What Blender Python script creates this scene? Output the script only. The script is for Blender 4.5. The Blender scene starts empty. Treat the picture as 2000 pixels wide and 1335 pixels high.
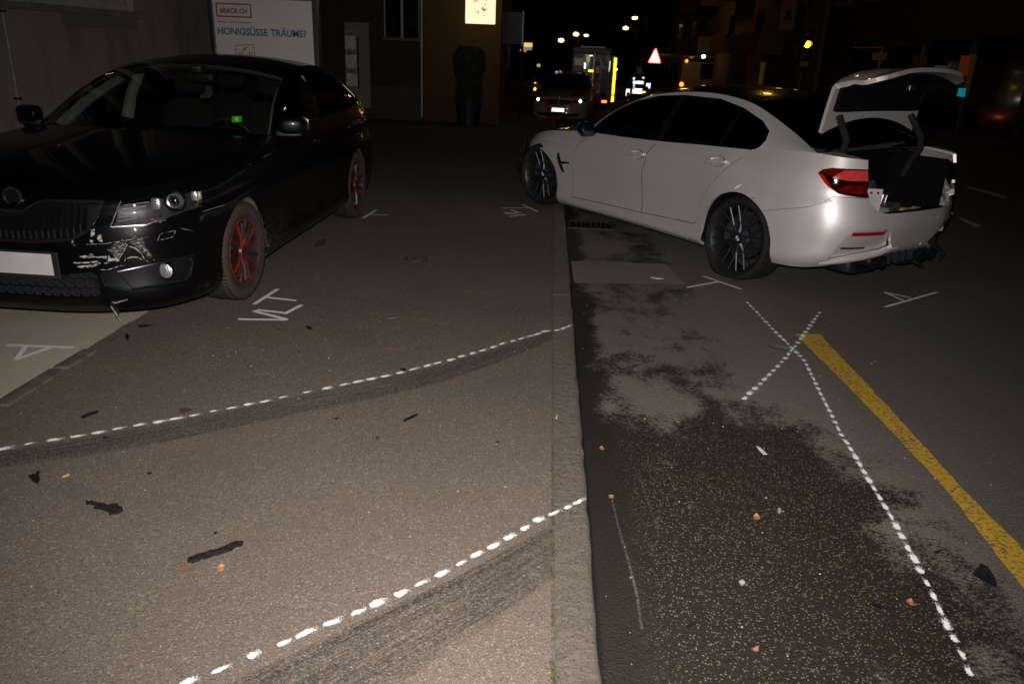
import bpy, bmesh, math, random
from mathutils import Vector, Matrix
from mathutils.bvhtree import BVHTree
random.seed(7)
R = math.radians
scene = bpy.context.scene
col = scene.collection
# ------------------------------------------------------------------ camera
CAM_H = 1.718
TH, PH, FPX = R(20.5717), R(2.209), 1530.16          # pitch, roll, focal length in photo pixels
fwd = Vector((0, math.cos(TH), -math.sin(TH)))
r0 = Vector((1, 0, 0)); u0 = r0.cross(fwd)
rgt = r0*math.cos(PH) + u0*math.sin(PH); upv = -r0*math.sin(PH) + u0*math.cos(PH)
cd = bpy.data.cameras.new('camera'); cam = bpy.data.objects.new('camera', cd); col.objects.link(cam)
m = Matrix((rgt, upv, -fwd)).transposed().to_4x4(); m.translation = (0, 0, CAM_H)
cam.matrix_world = m
cd.sensor_width = 36; cd.lens = FPX/2000*36; cd.clip_start = .05; cd.clip_end = 2000
cd.dof.use_dof = True; cd.dof.focus_distance = 4.6; cd.dof.aperture_fstop = 6.3
scene.camera = cam
# ------------------------------------------------------------------ night sky
w = bpy.data.worlds.new('World'); scene.world = w; w.use_nodes = True
wn = w.node_tree; bg = wn.nodes['Background']
sky = wn.nodes.new('ShaderNodeTexSky'); sky.sky_type = 'NISHITA'; sky.sun_disc = False
sky.sun_elevation = R(-6); sky.sun_rotation = R(200)
wn.links.new(sky.outputs[0], bg.inputs[0]); bg.inputs[1].default_value = .004
# ------------------------------------------------------------------ the photographer's flash, beside the lens
fl = bpy.data.lights.new('camera_flash', 'SPOT'); fl.energy = 1150; fl.spot_size = R(100); fl.spot_blend = 1
fl.shadow_soft_size = .028; fl.color = (1, .93, .885)
flo = bpy.data.objects.new('camera_flash', fl); col.objects.link(flo)
m = Matrix((rgt, upv, -fwd)).transposed().to_4x4(); m.translation = Vector((0, 0, CAM_H)) + upv*.13 - rgt*.02
flo.matrix_world = m @ Matrix.Rotation(R(-2), 4, 'X')
# ------------------------------------------------------------------ exposure
scene.view_settings.view_transform = 'Standard'; scene.view_settings.look = 'None'
scene.view_settings.exposure = 0; scene.view_settings.gamma = 1; scene.view_settings.use_curve_mapping = False
cy = scene.cycles
cy.use_denoising = True; cy.max_bounces = 8; cy.glossy_bounces = 6; cy.transparent_max_bounces = 24
cy.sample_clamp_indirect = 6; cy.caustics_reflective = True; cy.blur_glossy = 0

# ------------------------------------------------------------------ measuring: a photo pixel on a horizontal plane / at a depth
KZ = .0995
def ray(px, py): return fwd + rgt*((px-1000)/FPX) - upv*((py-667.5)/FPX)
def gp(px, py, z=0.):
    d = ray(px, py); t = (z-CAM_H)/d.z; return Vector((d.x*t, d.y*t, z))
def at(px, py, Y):
    d = ray(px, py); t = Y/d.y; return Vector((d.x*t, Y, CAM_H + d.z*t))
def kx(y): return .225 + .034*y                     # the kerb's road edge
def gz(y): return 0 if y < 10 else (-.0075*(y-10)**2 if y < 12 else -.03 - .03*(y-12))   # street falls away

# ------------------------------------------------------------------ objects
def tag(o, label=None, cat=None, group=None, kind=None):
    if label: o['label'] = label
    if cat: o['category'] = cat
    if group: o['group'] = group
    if kind: o['kind'] = kind
    return o
def thing(name, label, cat, loc=(0, 0, 0), rz=0, group=None):
    o = bpy.data.objects.new(name, None); col.objects.link(o); o.empty_display_size = .2
    o.location = loc; o.rotation_euler = (0, 0, rz)
    return tag(o, label, cat, group)
def link(name, me, mat=None, parent=None):
    o = bpy.data.objects.new(name, me); col.objects.link(o)
    if mat is not None:
        for mm in (mat if isinstance(mat, (list, tuple)) else [mat]): me.materials.append(mm)
    if parent is not None: o.parent = parent
    return o
def copy_tree(o, parent=None):
    c = o.copy(); col.objects.link(c); c.parent = parent
    for ch in list(o.children): copy_tree(ch, c)
    return c

class MB:
    """collects faces; build() links them as one mesh object"""
    def __init__(s): s.v = []; s.f = []; s.m = []; s.mi = 0
    def add(s, vs, fs):
        b = len(s.v); s.v += [tuple(v) for v in vs]
        for f in fs: s.f.append(tuple(i+b for i in f)); s.m.append(s.mi)
        return s
    def box(s, c, d, rot=None):
        x, y, z = d[0]/2, d[1]/2, d[2]/2
        vs = [Vector((i, j, k)) for k in (-z, z) for j in (-y, y) for i in (-x, x)]
        if rot is not None: vs = [rot @ v for v in vs]
        c = Vector(c)
        return s.add([v+c for v in vs], [(0, 2, 3, 1), (4, 5, 7, 6), (0, 1, 5, 4), (2, 6, 7, 3), (0, 4, 6, 2), (1, 3, 7, 5)])
    def bb(s, a, b):
        return s.box([(a[i]+b[i])/2 for i in range(3)], [abs(b[i]-a[i]) for i in range(3)])
    def tube(s, pts, r, n=8, cap=True):
        pts = [Vector(p) for p in pts]; rs = r if isinstance(r, (list, tuple)) else [r]*len(pts)
        rings = []; prev = None
        for i, p in enumerate(pts):
            d = (pts[min(i+1, len(pts)-1)] - pts[max(i-1, 0)]).normalized()
            a = prev - d*prev.dot(d) if prev is not None else d.orthogonal()
            a.normalize(); prev = a; b = d.cross(a)
            rings.append([p + (a*math.cos(2*math.pi*k/n) + b*math.sin(2*math.pi*k/n))*rs[i] for k in range(n)])
        vs = [v for rg in rings for v in rg]; fs = []
        for i in range(len(pts)-1):
            for k in range(n):
                fs.append((i*n+k, i*n+(k+1) % n, (i+1)*n+(k+1) % n, (i+1)*n+k))
        if cap: fs += [tuple(range(n))[::-1], tuple((len(pts)-1)*n+k for k in range(n))]
        return s.add(vs, fs)
    def lathe(s, prof, n=32, o=(0, 0, 0), ax='Y', ang=2*math.pi, a0=0, close=False):
        """prof: (radius, along axis)"""
        full = abs(ang-2*math.pi) < 1e-6; cnt = n if full else n+1
        o = Vector(o); vs = []
        for k in range(cnt):
            a = a0+ang*k/n; c, si = math.cos(a), math.sin(a)
            for r_, h in prof:
                v = {'Y': (r_*c, h, r_*si), 'Z': (r_*c, r_*si, h), 'X': (h, r_*c, r_*si)}[ax]
                vs.append(Vector(v)+o)
        p = len(prof); fs = []
        for k in range(n):
            k2 = (k+1) % cnt
            for j in range(p if close else p-1):
                j2 = (j+1) % p
                fs.append((k*p+j, k2*p+j, k2*p+j2, k*p+j2))
        return s.add(vs, fs)
    def prism(s, poly, M_, t):
        """poly 2D points; M_ maps (u,v,0) to space; t thickness along local w"""
        n = len(poly)
        vs = [M_ @ Vector((p[0], p[1], 0)) for p in poly] + [M_ @ Vector((p[0], p[1], t)) for p in poly]
        fs = [tuple(range(n))[::-1], tuple(range(n, 2*n))] + [(i, (i+1) % n, n+(i+1) % n, n+i) for i in range(n)]
        return s.add(vs, fs)
    def mesh(s, name, smooth=False, bevel=0, seg=2, angle=35, tri=False):
        me = bpy.data.meshes.new(name); me.from_pydata(s.v, [], s.f); me.update()
        if any(s.m):
            for p, i in zip(me.polygons, s.m): p.material_index = i
        bm = bmesh.new(); bm.from_mesh(me)
        bmesh.ops.remove_doubles(bm, verts=bm.verts, dist=1e-5)
        bmesh.ops.recalc_face_normals(bm, faces=bm.faces)
        if bevel:
            es = [e for e in bm.edges if len(e.link_faces) == 2 and e.calc_face_angle() > .5]
            bmesh.ops.bevel(bm, geom=es, offset=bevel, segments=seg, affect='EDGES', profile=.5, clamp_overlap=True)
        bm.to_mesh(me); bm.free()
        if smooth:
            for p in me.polygons: p.use_smooth = True
            me.set_sharp_from_angle(angle=R(angle))
        return me
    def build(s, name, mat, parent=None, **k):
        return link(name, s.mesh(name, **k), mat, parent)

# ------------------------------------------------------------------ shader helpers
def newmat(name):
    mt = bpy.data.materials.new(name); mt.use_nodes = True
    nt = mt.node_tree; return mt, nt, nt.nodes['Principled BSDF'], nt.nodes['Material Output']
def put(nt, sock, v):
    if isinstance(v, bpy.types.NodeSocket): nt.links.new(v, sock)
    else: sock.default_value = v
def MT(nt, op, a, b=None, c=None, clamp=False):
    n = nt.nodes.new('ShaderNodeMath'); n.operation = op; n.use_clamp = clamp
    for i, v in enumerate((a, b, c)):
        if v is not None: put(nt, n.inputs[i], v)
    return n.outputs[0]
def NZ(nt, vec, scale, detail=3, rough=.55, dist=0., out='Fac'):
    n = nt.nodes.new('ShaderNodeTexNoise'); put(nt, n.inputs['Scale'], scale)
    n.inputs['Detail'].default_value = detail; n.inputs['Roughness'].default_value = rough; n.inputs['Distortion'].default_value = dist
    if vec is not None: nt.links.new(vec, n.inputs['Vector'])
    return n.outputs[out]
def VOR(nt, vec, scale, feat='F1', out='Distance'):
    n = nt.nodes.new('ShaderNodeTexVoronoi'); n.feature = feat; n.inputs['Scale'].default_value = scale
    if vec is not None: nt.links.new(vec, n.inputs['Vector'])
    return n.outputs[out]
def SM(nt, v, lo, hi):
    n = nt.nodes.new('ShaderNodeMapRange'); n.interpolation_type = 'SMOOTHSTEP'
    put(nt, n.inputs[0], v); n.inputs[1].default_value = lo; n.inputs[2].default_value = hi
    return n.outputs[0]
def MIX(nt, f, a, b):
    n = nt.nodes.new('ShaderNodeMix'); n.data_type = 'RGBA'
    put(nt, n.inputs[0], f)
    for i, v in ((6, a), (7, b)): put(nt, n.inputs[i], v if isinstance(v, bpy.types.NodeSocket) else (*v, 1) if len(v) == 3 else v)
    return n.outputs[2]
def POS(nt):
    g = nt.nodes.new('ShaderNodeNewGeometry'); return g.outputs['Position']
def OBJ(nt):
    g = nt.nodes.new('ShaderNodeTexCoord'); return g.outputs['Object']
def XYZ(nt, v):
    s = nt.nodes.new('ShaderNodeSeparateXYZ'); nt.links.new(v, s.inputs[0]); return s.outputs
def SCL(nt, v, sc):
    n = nt.nodes.new('ShaderNodeMapping'); nt.links.new(v, n.inputs[0]); n.inputs['Scale'].default_value = sc; return n.outputs[0]
def BUMP(nt, bs, h, strength=.3, dist=.01, sock='Normal'):
    n = nt.nodes.new('ShaderNodeBump'); n.inputs['Strength'].default_value = strength; n.inputs['Distance'].default_value = dist
    nt.links.new(h, n.inputs['Height']); nt.links.new(n.outputs[0], bs.inputs[sock])
def PM(name, c, rough=.5, metal=0., coat=0., var=0., vscale=8., bump=0., bscale=60., spec=.5, coat_r=.05, trans=0., emis=None, es=0.):
    mt, nt, b, o = newmat(name)
    b.inputs['Base Color'].default_value = (*c, 1); b.inputs['Roughness'].default_value = rough; b.inputs['Metallic'].default_value = metal
    b.inputs['Coat Weight'].default_value = coat; b.inputs['Coat Roughness'].default_value = coat_r; b.inputs['Specular IOR Level'].default_value = spec
    b.inputs['Transmission Weight'].default_value = trans
    v = OBJ(nt)
    if var:
        f = NZ(nt, v, vscale, 4)
        nt.links.new(MIX(nt, SM(nt, f, .3, .7), [x*(1-var) for x in c], [min(1, x*(1+var)) for x in c]), b.inputs['Base Color'])
        nt.links.new(MT(nt, 'ADD', MT(nt, 'MULTIPLY', f, .25*var), rough-.1*var, clamp=True), b.inputs['Roughness'])
    if bump: BUMP(nt, b, NZ(nt, v, bscale, 3), bump, .004)
    if emis: b.inputs['Emission Color'].default_value = (*emis, 1); b.inputs['Emission Strength'].default_value = es
    return mt
def EM(name, c, s):
    mt, nt, b, o = newmat(name); b.inputs['Base Color'].default_value = (*[x*.3 for x in c], 1)
    b.inputs['Emission Color'].default_value = (*c, 1); b.inputs['Emission Strength'].default_value = s
    return mt
def GLASS(name, tint, gl=.08, rough=.02):
    """thin sheet of tinted glass"""
    mt, nt, b, o = newmat(name); nt.nodes.remove(b)
    t = nt.nodes.new('ShaderNodeBsdfTransparent'); t.inputs[0].default_value = (*tint, 1)
    g = nt.nodes.new('ShaderNodeBsdfGlossy'); g.inputs['Roughness'].default_value = rough
    fr = nt.nodes.new('ShaderNodeLayerWeight'); fr.inputs[0].default_value = .5
    mx = nt.nodes.new('ShaderNodeMixShader')
    nt.links.new(MT(nt, 'MULTIPLY_ADD', MT(nt, 'POWER', fr.outputs['Facing'], 5), .9, gl*.7, clamp=True), mx.inputs[0]); nt.links.new(t.outputs[0], mx.inputs[1]); nt.links.new(g.outputs[0], mx.inputs[2])
    nt.links.new(mx.outputs[0], o.inputs[0]); return mt
def ALPHA(mt, nt, b, sock): nt.links.new(sock, b.inputs['Alpha'])

# ------------------------------------------------------------------ shared materials
MAT = {}
MAT['rubber'] = PM('rubber', (.014, .013, .013), .8, var=.3, vscale=30, bump=.3, bscale=120, spec=.2)
MAT['black_plastic'] = PM('black_plastic', (.014, .014, .015), .5, var=.25, vscale=20)
MAT['black_gloss'] = PM('black_gloss', (.006, .006, .007), .15, coat=.5)
MAT['dark_metal'] = PM('dark_metal', (.06, .06, .065), .32, .9, var=.2)
MAT['steel'] = PM('steel', (.40, .40, .41), .36, 1., var=.25, vscale=25)
MAT['chrome'] = PM('chrome', (.75, .75, .77), .12, 1.)
MAT['cabin'] = PM('cabin_trim', (.008, .008, .009), .85, var=.3, spec=.08)
MAT['seat_fabric'] = PM('seat_fabric', (.006, .006, .0065), .9, var=.3, vscale=40, bump=.3, bscale=200)
MAT['liner'] = PM('grey_headliner', (.19, .195, .18), .9, var=.1)
MAT['carpet'] = PM('black_carpet', (.0055, .0055, .0055), .95, var=.4, vscale=60, bump=.5, bscale=250, spec=.05)
MAT['white_plate'] = PM('plate_white', (.52, .51, .5), .4, var=.05)
MAT['red_print'] = PM('red_print', (.27, .02, .032), .6)
MAT['green_sticker'] = PM('green_sticker', (.02, .38, .04), .5)
MAT['grey_print'] = PM('grey_print', (.16, .16, .17), .6)
# ================================================================== GROUND
def asphalt_pavement():
    mt, nt, b, o = newmat('pavement_asphalt'); p = POS(nt)
    fine = NZ(nt, p, 330, 4, .75); grain = VOR(nt, p, 170, out='Color'); blotch = NZ(nt, p, 1.3, 5, .6); mid = NZ(nt, p, 9, 4, .6)
    gx = nt.nodes.new('ShaderNodeSeparateColor'); nt.links.new(grain, gx.inputs[0])
    c = MIX(nt, SM(nt, fine, .33, .67), (.044, .0335, .027), (.198, .161, .131))
    c = MIX(nt, MT(nt, 'MULTIPLY', SM(nt, gx.outputs[0], .86, .95), .38), c, (.33, .285, .245))
    c = MIX(nt, MT(nt, 'MULTIPLY', SM(nt, gx.outputs[1], .86, .95), .55), c, (.035, .032, .03))
    c = MIX(nt, MT(nt, 'MULTIPLY', SM(nt, blotch, .42, .72), .35), c, (.085, .066, .053))
    c = MIX(nt, MT(nt, 'MULTIPLY', SM(nt, mid, .6, .8), .22), c, (.17, .128, .098))
    rust = NZ(nt, SCL(nt, p, (.7, 1.6, 1)), 7.5, 3, .5)
    zone = MT(nt, 'MULTIPLY', SM(nt, XYZ(nt, p)[1], 3.0, 3.8), MT(nt, 'SUBTRACT', 1, SM(nt, XYZ(nt, p)[1], 5.2, 6.2)))
    c = MIX(nt, MT(nt, 'MULTIPLY', MT(nt, 'MULTIPLY', SM(nt, rust, .64, .74), zone), .45), c, (.26, .15, .09))
    vs_ = nt.nodes.new('ShaderNodeTexVoronoi'); vs_.inputs['Scale'].default_value = 1.9; nt.links.new(SCL(nt, p, (1, 1, .0)), vs_.inputs['Vector'])
    sp_ = nt.nodes.new('ShaderNodeSeparateColor'); nt.links.new(vs_.outputs['Color'], sp_.inputs[0])
    rad = MT(nt, 'MULTIPLY_ADD', sp_.outputs[0], .05, .012); gum = MT(nt, 'MULTIPLY', SM(nt, MT(nt, 'SUBTRACT', rad, MT(nt, 'ADD', vs_.outputs['Distance'], MT(nt, 'MULTIPLY', MT(nt, 'SUBTRACT', NZ(nt, p, 30, 3), .5), .03))), -.004, .006), SM(nt, sp_.outputs[1], .45, .55))
    c = MIX(nt, MT(nt, 'MULTIPLY', gum, .5), c, (.035, .03, .027))
    crk = VOR(nt, SCL(nt, p, (1, 1, 0)), .55, 'DISTANCE_TO_EDGE'); nt.links.new(c, b.inputs['Base Color']); b.inputs['Roughness'].default_value = .88; b.inputs['Specular IOR Level'].default_value = .3
    BUMP(nt, b, MT(nt, 'ADD', fine, MT(nt, 'MULTIPLY', VOR(nt, p, 170), 1.2)), .55, .004); return mt
def asphalt_road():
    mt, nt, b, o = newmat('road_asphalt'); p = POS(nt); x, y, z = XYZ(nt, p)
    d = MT(nt, 'SUBTRACT', x, MT(nt, 'MULTIPLY_ADD', y, .034, .225))          # metres from the kerb
    fine = NZ(nt, p, 300, 4, .75); vc = VOR(nt, p, 120, out='Color'); sc = nt.nodes.new('ShaderNodeSeparateColor'); nt.links.new(vc, sc.inputs[0])
    vd = VOR(nt, p, 120)
    n1 = NZ(nt, p, 2.1, 6, .62, .4); n2 = NZ(nt, SCL(nt, p, (1, .55, 1)), 5.5, 5, .65)
    nn = MT(nt, 'ADD', MT(nt, 'MULTIPLY', MT(nt, 'SUBTRACT', n1, .5), 1.9), MT(nt, 'MULTIPLY', MT(nt, 'SUBTRACT', n2, .5), 1.1)); nn = MT(nt, 'ADD', nn, MT(nt, 'MULTIPLY', MT(nt, 'SUBTRACT', NZ(nt, SCL(nt, p, (.6, 1, 1)), 70, 6, .75), .5), 1.6))
    # damp ground along the gutter: whole width near, drying in patches further on
    far = SM(nt, y, 3.1, 4.0); lim = MT(nt, 'SUBTRACT', 1.38, MT(nt, 'MULTIPLY', SM(nt, y, 2.0, 5.2), .15))
    body = MT(nt, 'MULTIPLY', MT(nt, 'SUBTRACT', lim, d), 1.5)
    body = MT(nt, 'MINIMUM', body, .62)
    body = MT(nt, 'SUBTRACT', body, MT(nt, 'MULTIPLY', far, .62))
    gut = MT(nt, 'MULTIPLY', MT(nt, 'SUBTRACT', .2, d), 4.0)
    field = MT(nt, 'ADD', MT(nt, 'MAXIMUM', body, gut), nn)
    wet = MT(nt, 'MULTIPLY', SM(nt, field, -.08, .3), SM(nt, d, -.05, 0))
    wet = MT(nt, 'MULTIPLY', wet, MT(nt, 'SUBTRACT', 1, SM(nt, y, 9, 12)))
    dry = MIX(nt, SM(nt, fine, .33, .68), (.034, .029, .026), (.185, .158, .14))
    pale = MT(nt, 'MULTIPLY', MT(nt, 'SUBTRACT', 1, SM(nt, d, 1.15, 1.7)), MT(nt, 'SUBTRACT', 1, SM(nt, y, 7, 10)))
    dry = MIX(nt, MT(nt, 'MULTIPLY', pale, .75), dry, MIX(nt, SM(nt, fine, .33, .68), (.06, .05, .042), (.25, .215, .185)))
    wc = MIX(nt, SM(nt, fine, .35, .7), (.0095, .0072, .0053), (.035, .027, .0205))
    c = MIX(nt, wet, dry, wc)
    near = MT(nt, 'MULTIPLY_ADD', MT(nt, 'SUBTRACT', 1, SM(nt, y, 2.6, 4.4)), .75, .25)
    peb = MT(nt, 'MULTIPLY', SM(nt, sc.outputs[0], .52, .66), MT(nt, 'SUBTRACT', 1, SM(nt, vd, .25, .45)))
    peb = MT(nt, 'MULTIPLY', MT(nt, 'MULTIPLY', peb, near), SM(nt, d, .1, .3))
    pc = MIX(nt, sc.outputs[1], (.13, .075, .035), (.24, .205, .165))
    c = MIX(nt, MT(nt, 'MULTIPLY', peb, .9), c, pc)
    c = MIX(nt, SM(nt, MT(nt, 'SUBTRACT', .028, d), 0, .012), c, (.008, .007, .006))
    nt.links.new(c, b.inputs['Base Color'])
    nt.links.new(MT(nt, 'MULTIPLY_ADD', wet, -.3, .88), b.inputs['Roughness']); b.inputs['Specular IOR Level'].default_value = .35
    BUMP(nt, b, MT(nt, 'ADD', fine, MT(nt, 'MULTIPLY', vd, 1.5)), .5, .005); return mt
def concrete(name, c, crack=True):
    mt, nt, b, o = newmat(name); p = POS(nt)
    f = NZ(nt, p, 220, 4, .7); g = NZ(nt, p, 3, 5, .6); h = VOR(nt, p, 45)
    cc = MIX(nt, SM(nt, f, .3, .7), [x*.68 for x in c], [x*1.3 for x in c])
    cc = MIX(nt, MT(nt, 'MULTIPLY', SM(nt, g, .45, .75), .4), cc, [x*.6 for x in c])
    cc = MIX(nt, MT(nt, 'MULTIPLY', MT(nt, 'SUBTRACT', 1, SM(nt, h, .02, .1)), .5), cc, [x*.35 for x in c])
    nt.links.new(cc, b.inputs['Base Color']); b.inputs['Roughness'].default_value = .9; b.inputs['Specular IOR Level'].default_value = .3
    BUMP(nt, b, MT(nt, 'ADD', f, g), .5, .005); return mt
M_PAVE, M_ROAD = asphalt_pavement(), asphalt_road()
M_CONC = concrete('forecourt_concrete', (.43, .38, .31)); M_PATCH = concrete('patch_mortar', (.19, .165, .14))
def granite():
    mt, nt, b, o = newmat('kerb_granite'); p = POS(nt)
    f = NZ(nt, p, 260, 4, .75); g = NZ(nt, p, 26, 5, .65); l = NZ(nt, p, 4, 4)
    cc = MIX(nt, SM(nt, f, .3, .7), (.06, .049, .039), (.25, .212, .172))
    cc = MIX(nt, MT(nt, 'MULTIPLY', SM(nt, g, .5, .7), .45), cc, (.11, .092, .072))
    cc = MIX(nt, MT(nt, 'MULTIPLY', SM(nt, l, .5, .75), .5), cc, (.19, .165, .13))
    pit = MT(nt, 'SUBTRACT', 1, SM(nt, VOR(nt, SCL(nt, p, (1, .6, 1)), 55), .05, .2)); pm = SM(nt, NZ(nt, p, 8, 3), .5, .6)
    cc = MIX(nt, MT(nt, 'MULTIPLY', MT(nt, 'MULTIPLY', pit, pm), .7), cc, (.045, .037, .03))
    nt.links.new(cc, b.inputs['Base Color']); b.inputs['Roughness'].default_value = .9; b.inputs['Specular IOR Level'].default_value = .3
    BUMP(nt, b, MT(nt, 'ADD', MT(nt, 'ADD', f, MT(nt, 'MULTIPLY', g, 2.5)), MT(nt, 'MULTIPLY', pit, -1.2)), .95, .011); return mt
M_KERB = granite()

def strip(name, xl, xr, ys, dz, mat, extra=0):
    mb = MB(); vs = []
    for y in ys: vs += [(xl(y), y, gz(y)+dz), (xr(y), y, gz(y)+dz)]
    mb.add(vs, [(2*i, 2*i+1, 2*i+3, 2*i+2) for i in range(len(ys)-1)])
    return mb.build(name, mat)
ys = [-40, -5] + [i for i in range(0, 10)] + [10, 10.5, 11, 11.5, 12, 20, 40, 80, 160, 320]
tag(strip('road', lambda y: -300, lambda y: 300, ys, 0, M_ROAD), kind='structure')
XB = lambda y: -2.37 + .08*(y-3.29)
tag(strip('pavement', lambda y: -80, lambda y: kx(y)-.132, ys, KZ, M_PAVE), kind='structure')
# forecourt of lighter concrete in front of the houses, its edge a little ragged
yy = [-3 + .12*i for i in range(85)]
rg = random.Random(3); jit = {y: rg.uniform(-.012, .012) for y in yy}
tag(strip('forecourt', lambda y: -6, lambda y: XB(y)+jit[y], yy, KZ+.004, M_CONC), kind='structure')
# repaired rectangle in the road surface
a = [gp(1113, 510), gp(1300, 516), gp(1338, 556), gp(1118, 553)]
mb = MB(); mb.add([(p.x+(.0 if i not in (0, 3) else .012), p.y, .004) for i, p in enumerate(a)], [(3, 2, 1, 0)])
tag(mb.build('repair_patch', M_PATCH), kind='structure')
# kerb of granite stones
kerb = bpy.data.objects.new('kerb', None); col.objects.link(kerb); tag(kerb, kind='structure')
KA = math.atan(.034)
def kerb_stone(y0, y1, seed, n=26):
    rr = random.Random(seed); mb = MB(); vs = []
    for i in range(n+1):
        y = y0 + (y1-y0)*i/n; e = rr.uniform(-.005, .004)
        e2 = rr.uniform(-.002, .002); rnd = .006 if 0 < i < n else .012
        x1, x0_, zt = kx(y)+e, kx(y)-.130, KZ+gz(y)
        vs += [(x0_+.002, y, -.1+gz(y)), (x0_, y, zt-.004), (x0_+.006, y, zt+e2*.5+.002), (x1-.022, y, zt+.002+e2), (x1-.008, y, zt-.004+e2), (x1, y, zt-.018), (x1+.004, y, -.1+gz(y))]
    k = 7
    fs = [(i*k+j, (i+1)*k+j, (i+1)*k+j+1, i*k+j+1) for i in range(n) for j in range(k-1)]
    fs += [tuple(range(k)), tuple(n*k+j for j in range(k))[::-1]]
    mb.add(vs, fs); mb.build('kerb_stone', M_KERB, kerb, smooth=True, angle=50)
jy = [-1.55, .73, 3.01, 5.29, 7.57, 9.85] + [12.1+2.28*i for i in range(10)]
for i in range(len(jy)-1): kerb_stone(jy[i]+.007, jy[i+1]-.007, i, 26 if i < 5 else 8)
# moss in the seam between kerb and pavement
M_MOSS = PM('moss', (.055, .048, .012), .95, var=.6, vscale=40, bump=.6, bscale=150)
M_SEAM = PM('seam_dirt', (.075, .063, .052), .95, var=.4, vscale=60)
mb = MB(); rr = random.Random(5); n = 300
for i in range(n):
    y = .9 + 9*i/n; x = kx(y)-.133; wd = .0045+.003*rr.random()
    mb.add([(x-wd, y, KZ+.0025), (x+.004, y, KZ+.0035), (x+.004, y+.031, KZ+.0035), (x-wd, y+.031, KZ+.0025)], [(0, 1, 2, 3)])
tag(mb.build('seam_dirt', M_SEAM), 'dark dirt filling the seam between kerb and pavement', 'dirt', kind='stuff')
mb = MB()
def tuft(x, y, s):
    k = rr.randint(4, 6); a0 = rr.random()*6
    ring = [(x+math.cos(a0+6.283*j/k)*s*.5*rr.uniform(.6, 1.2), y+math.sin(a0+6.283*j/k)*s*1.3*rr.uniform(.6, 1.2), KZ+.003) for j in range(k)]
    mb.add(ring+[(x, y, KZ+.003+s*.5)], [(j, (j+1) % k, k) for j in range(k)])
for i in range(420):
    y = rr.uniform(1.0, 3.0); y = y if rr.random() < .7 else rr.uniform(1.2, 2.2)
    if math.sin(y*9)+math.sin(y*23+1) > -.6: tuft(kx(y)-.134+rr.gauss(0, .003), y, rr.uniform(.004, .011))
for i in range(40): tuft(kx(3.01)-.13*rr.random(), 3.01+rr.gauss(0, .002), rr.uniform(.004, .007))
tag(mb.build('moss', M_MOSS), 'yellow green moss growing along the kerb joint', 'moss', kind='stuff')
# stone edging where the forecourt meets the pavement
edg = bpy.data.objects.new('edging', None); col.objects.link(edg); tag(edg, kind='structure')
M_EDG = PM('edging_stone', (.085, .07, .055), .9, var=.35, vscale=14, bump=.6, bscale=60)
y = 1.2
for L in (.42, .36, .5, .4, .33, .45, .28):
    mb = MB(); mb.box((0, 0, 0), (.085, L-.02, .05)); o = mb.build('edging_stone', M_EDG, edg, bevel=.008)
    o.location = (XB(y+L/2)+.04, y+L/2, KZ-.014+rr.uniform(-.002, .002)); o.rotation_euler = (0, rr.uniform(-.03, .03), -.08+rr.uniform(-.02, .02)); y += L
    if y > 3.75: break
# drain grate and small cover
M_IRON = PM('cast_iron', (.05, .04, .034), .7, .5, var=.35, vscale=30, bump=.5, bscale=120)
g0 = (gp(1105, 430)+gp(1195, 458))/2
t = thing('drain_grate', 'rusty slotted street drain grate beside the kerb under the white car', 'drain', (kx(8.15)+.27, 8.15, 0), -KA)
mb = MB(); mb.bb((-.24, -.2, -.02), (.24, -.16, .012)); mb.bb((-.24, .16, -.02), (.24, .2, .012)); mb.bb((-.24, -.16, -.02), (-.2, .16, .012)); mb.bb((.2, -.16, -.02), (.24, .16, .012))
mb.build('frame', M_IRON, t, bevel=.004)
for i in range(7):
    mb = MB(); mb.tube([(-.155+.052*i-.012, -.155, .004), (-.155+.052*i+.01, -.05, .006), (-.155+.052*i+.01, .05, .006), (-.155+.052*i-.012, .155, .004)], .012, 6); mb.build('bar', M_IRON, t, smooth=True)
mb = MB(); mb.bb((-.2, -.155, -.03), (.2, .155, .002)); mb.build('pit', MAT['cabin'], t)
c = gp(813, 506, KZ)
t = thing('valve_cover', 'small round rusty iron cover set flush in the pavement', 'cover', (c.x, c.y, KZ))
mb = MB(); mb.lathe([(.001, .006), (.07, .006), (.072, .003)], 28, ax='Z'); mb.build('lid', PM('rusty_lid', (.13, .08, .045), .85, .2, var=.4, vscale=40), t)
mb = MB(); mb.lathe([(.078, .001), (.08, .007), (.095, .007), (.097, .001)], 28, ax='Z'); mb.build('rim', M_IRON, t)
for i in range(3):
    mb = MB(); mb.box((-.03+.03*i, 0, .008), (.008, .07, .004)); mb.build('rib', M_IRON, t)

# ================================================================== HOUSES ON THE LEFT
def plaster(name, c, c2, bump=.4, stain=.5):
    mt, nt, b, o = newmat(name); p = POS(nt)
    f = NZ(nt, p, 90, 4, .7); g = NZ(nt, SCL(nt, p, (1, 1, .35)), 2.6, 5, .65); h = NZ(nt, p, .9, 4)
    cc = MIX(nt, SM(nt, f, .3, .7), [x*.8 for x in c], [x*1.15 for x in c])
    cc = MIX(nt, MT(nt, 'MULTIPLY', SM(nt, g, .42, .72), stain), cc, c2)
    cc = MIX(nt, MT(nt, 'MULTIPLY', SM(nt, h, .5, .8), stain*.5), cc, [x*.75 for x in c2])
    nt.links.new(cc, b.inputs['Base Color']); b.inputs['Roughness'].default_value = .93; b.inputs['Specular IOR Level'].default_value = .2
    BUMP(nt, b, MT(nt, 'ADD', f, g), bump, .01); return mt
M_PLA = plaster('rough_grey_plaster', (.22, .182, .165), (.115, .094, .083), .7, .8)
M_PLB = plaster('dark_plaster', (.055, .047, .037), (.036, .03, .023))
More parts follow.
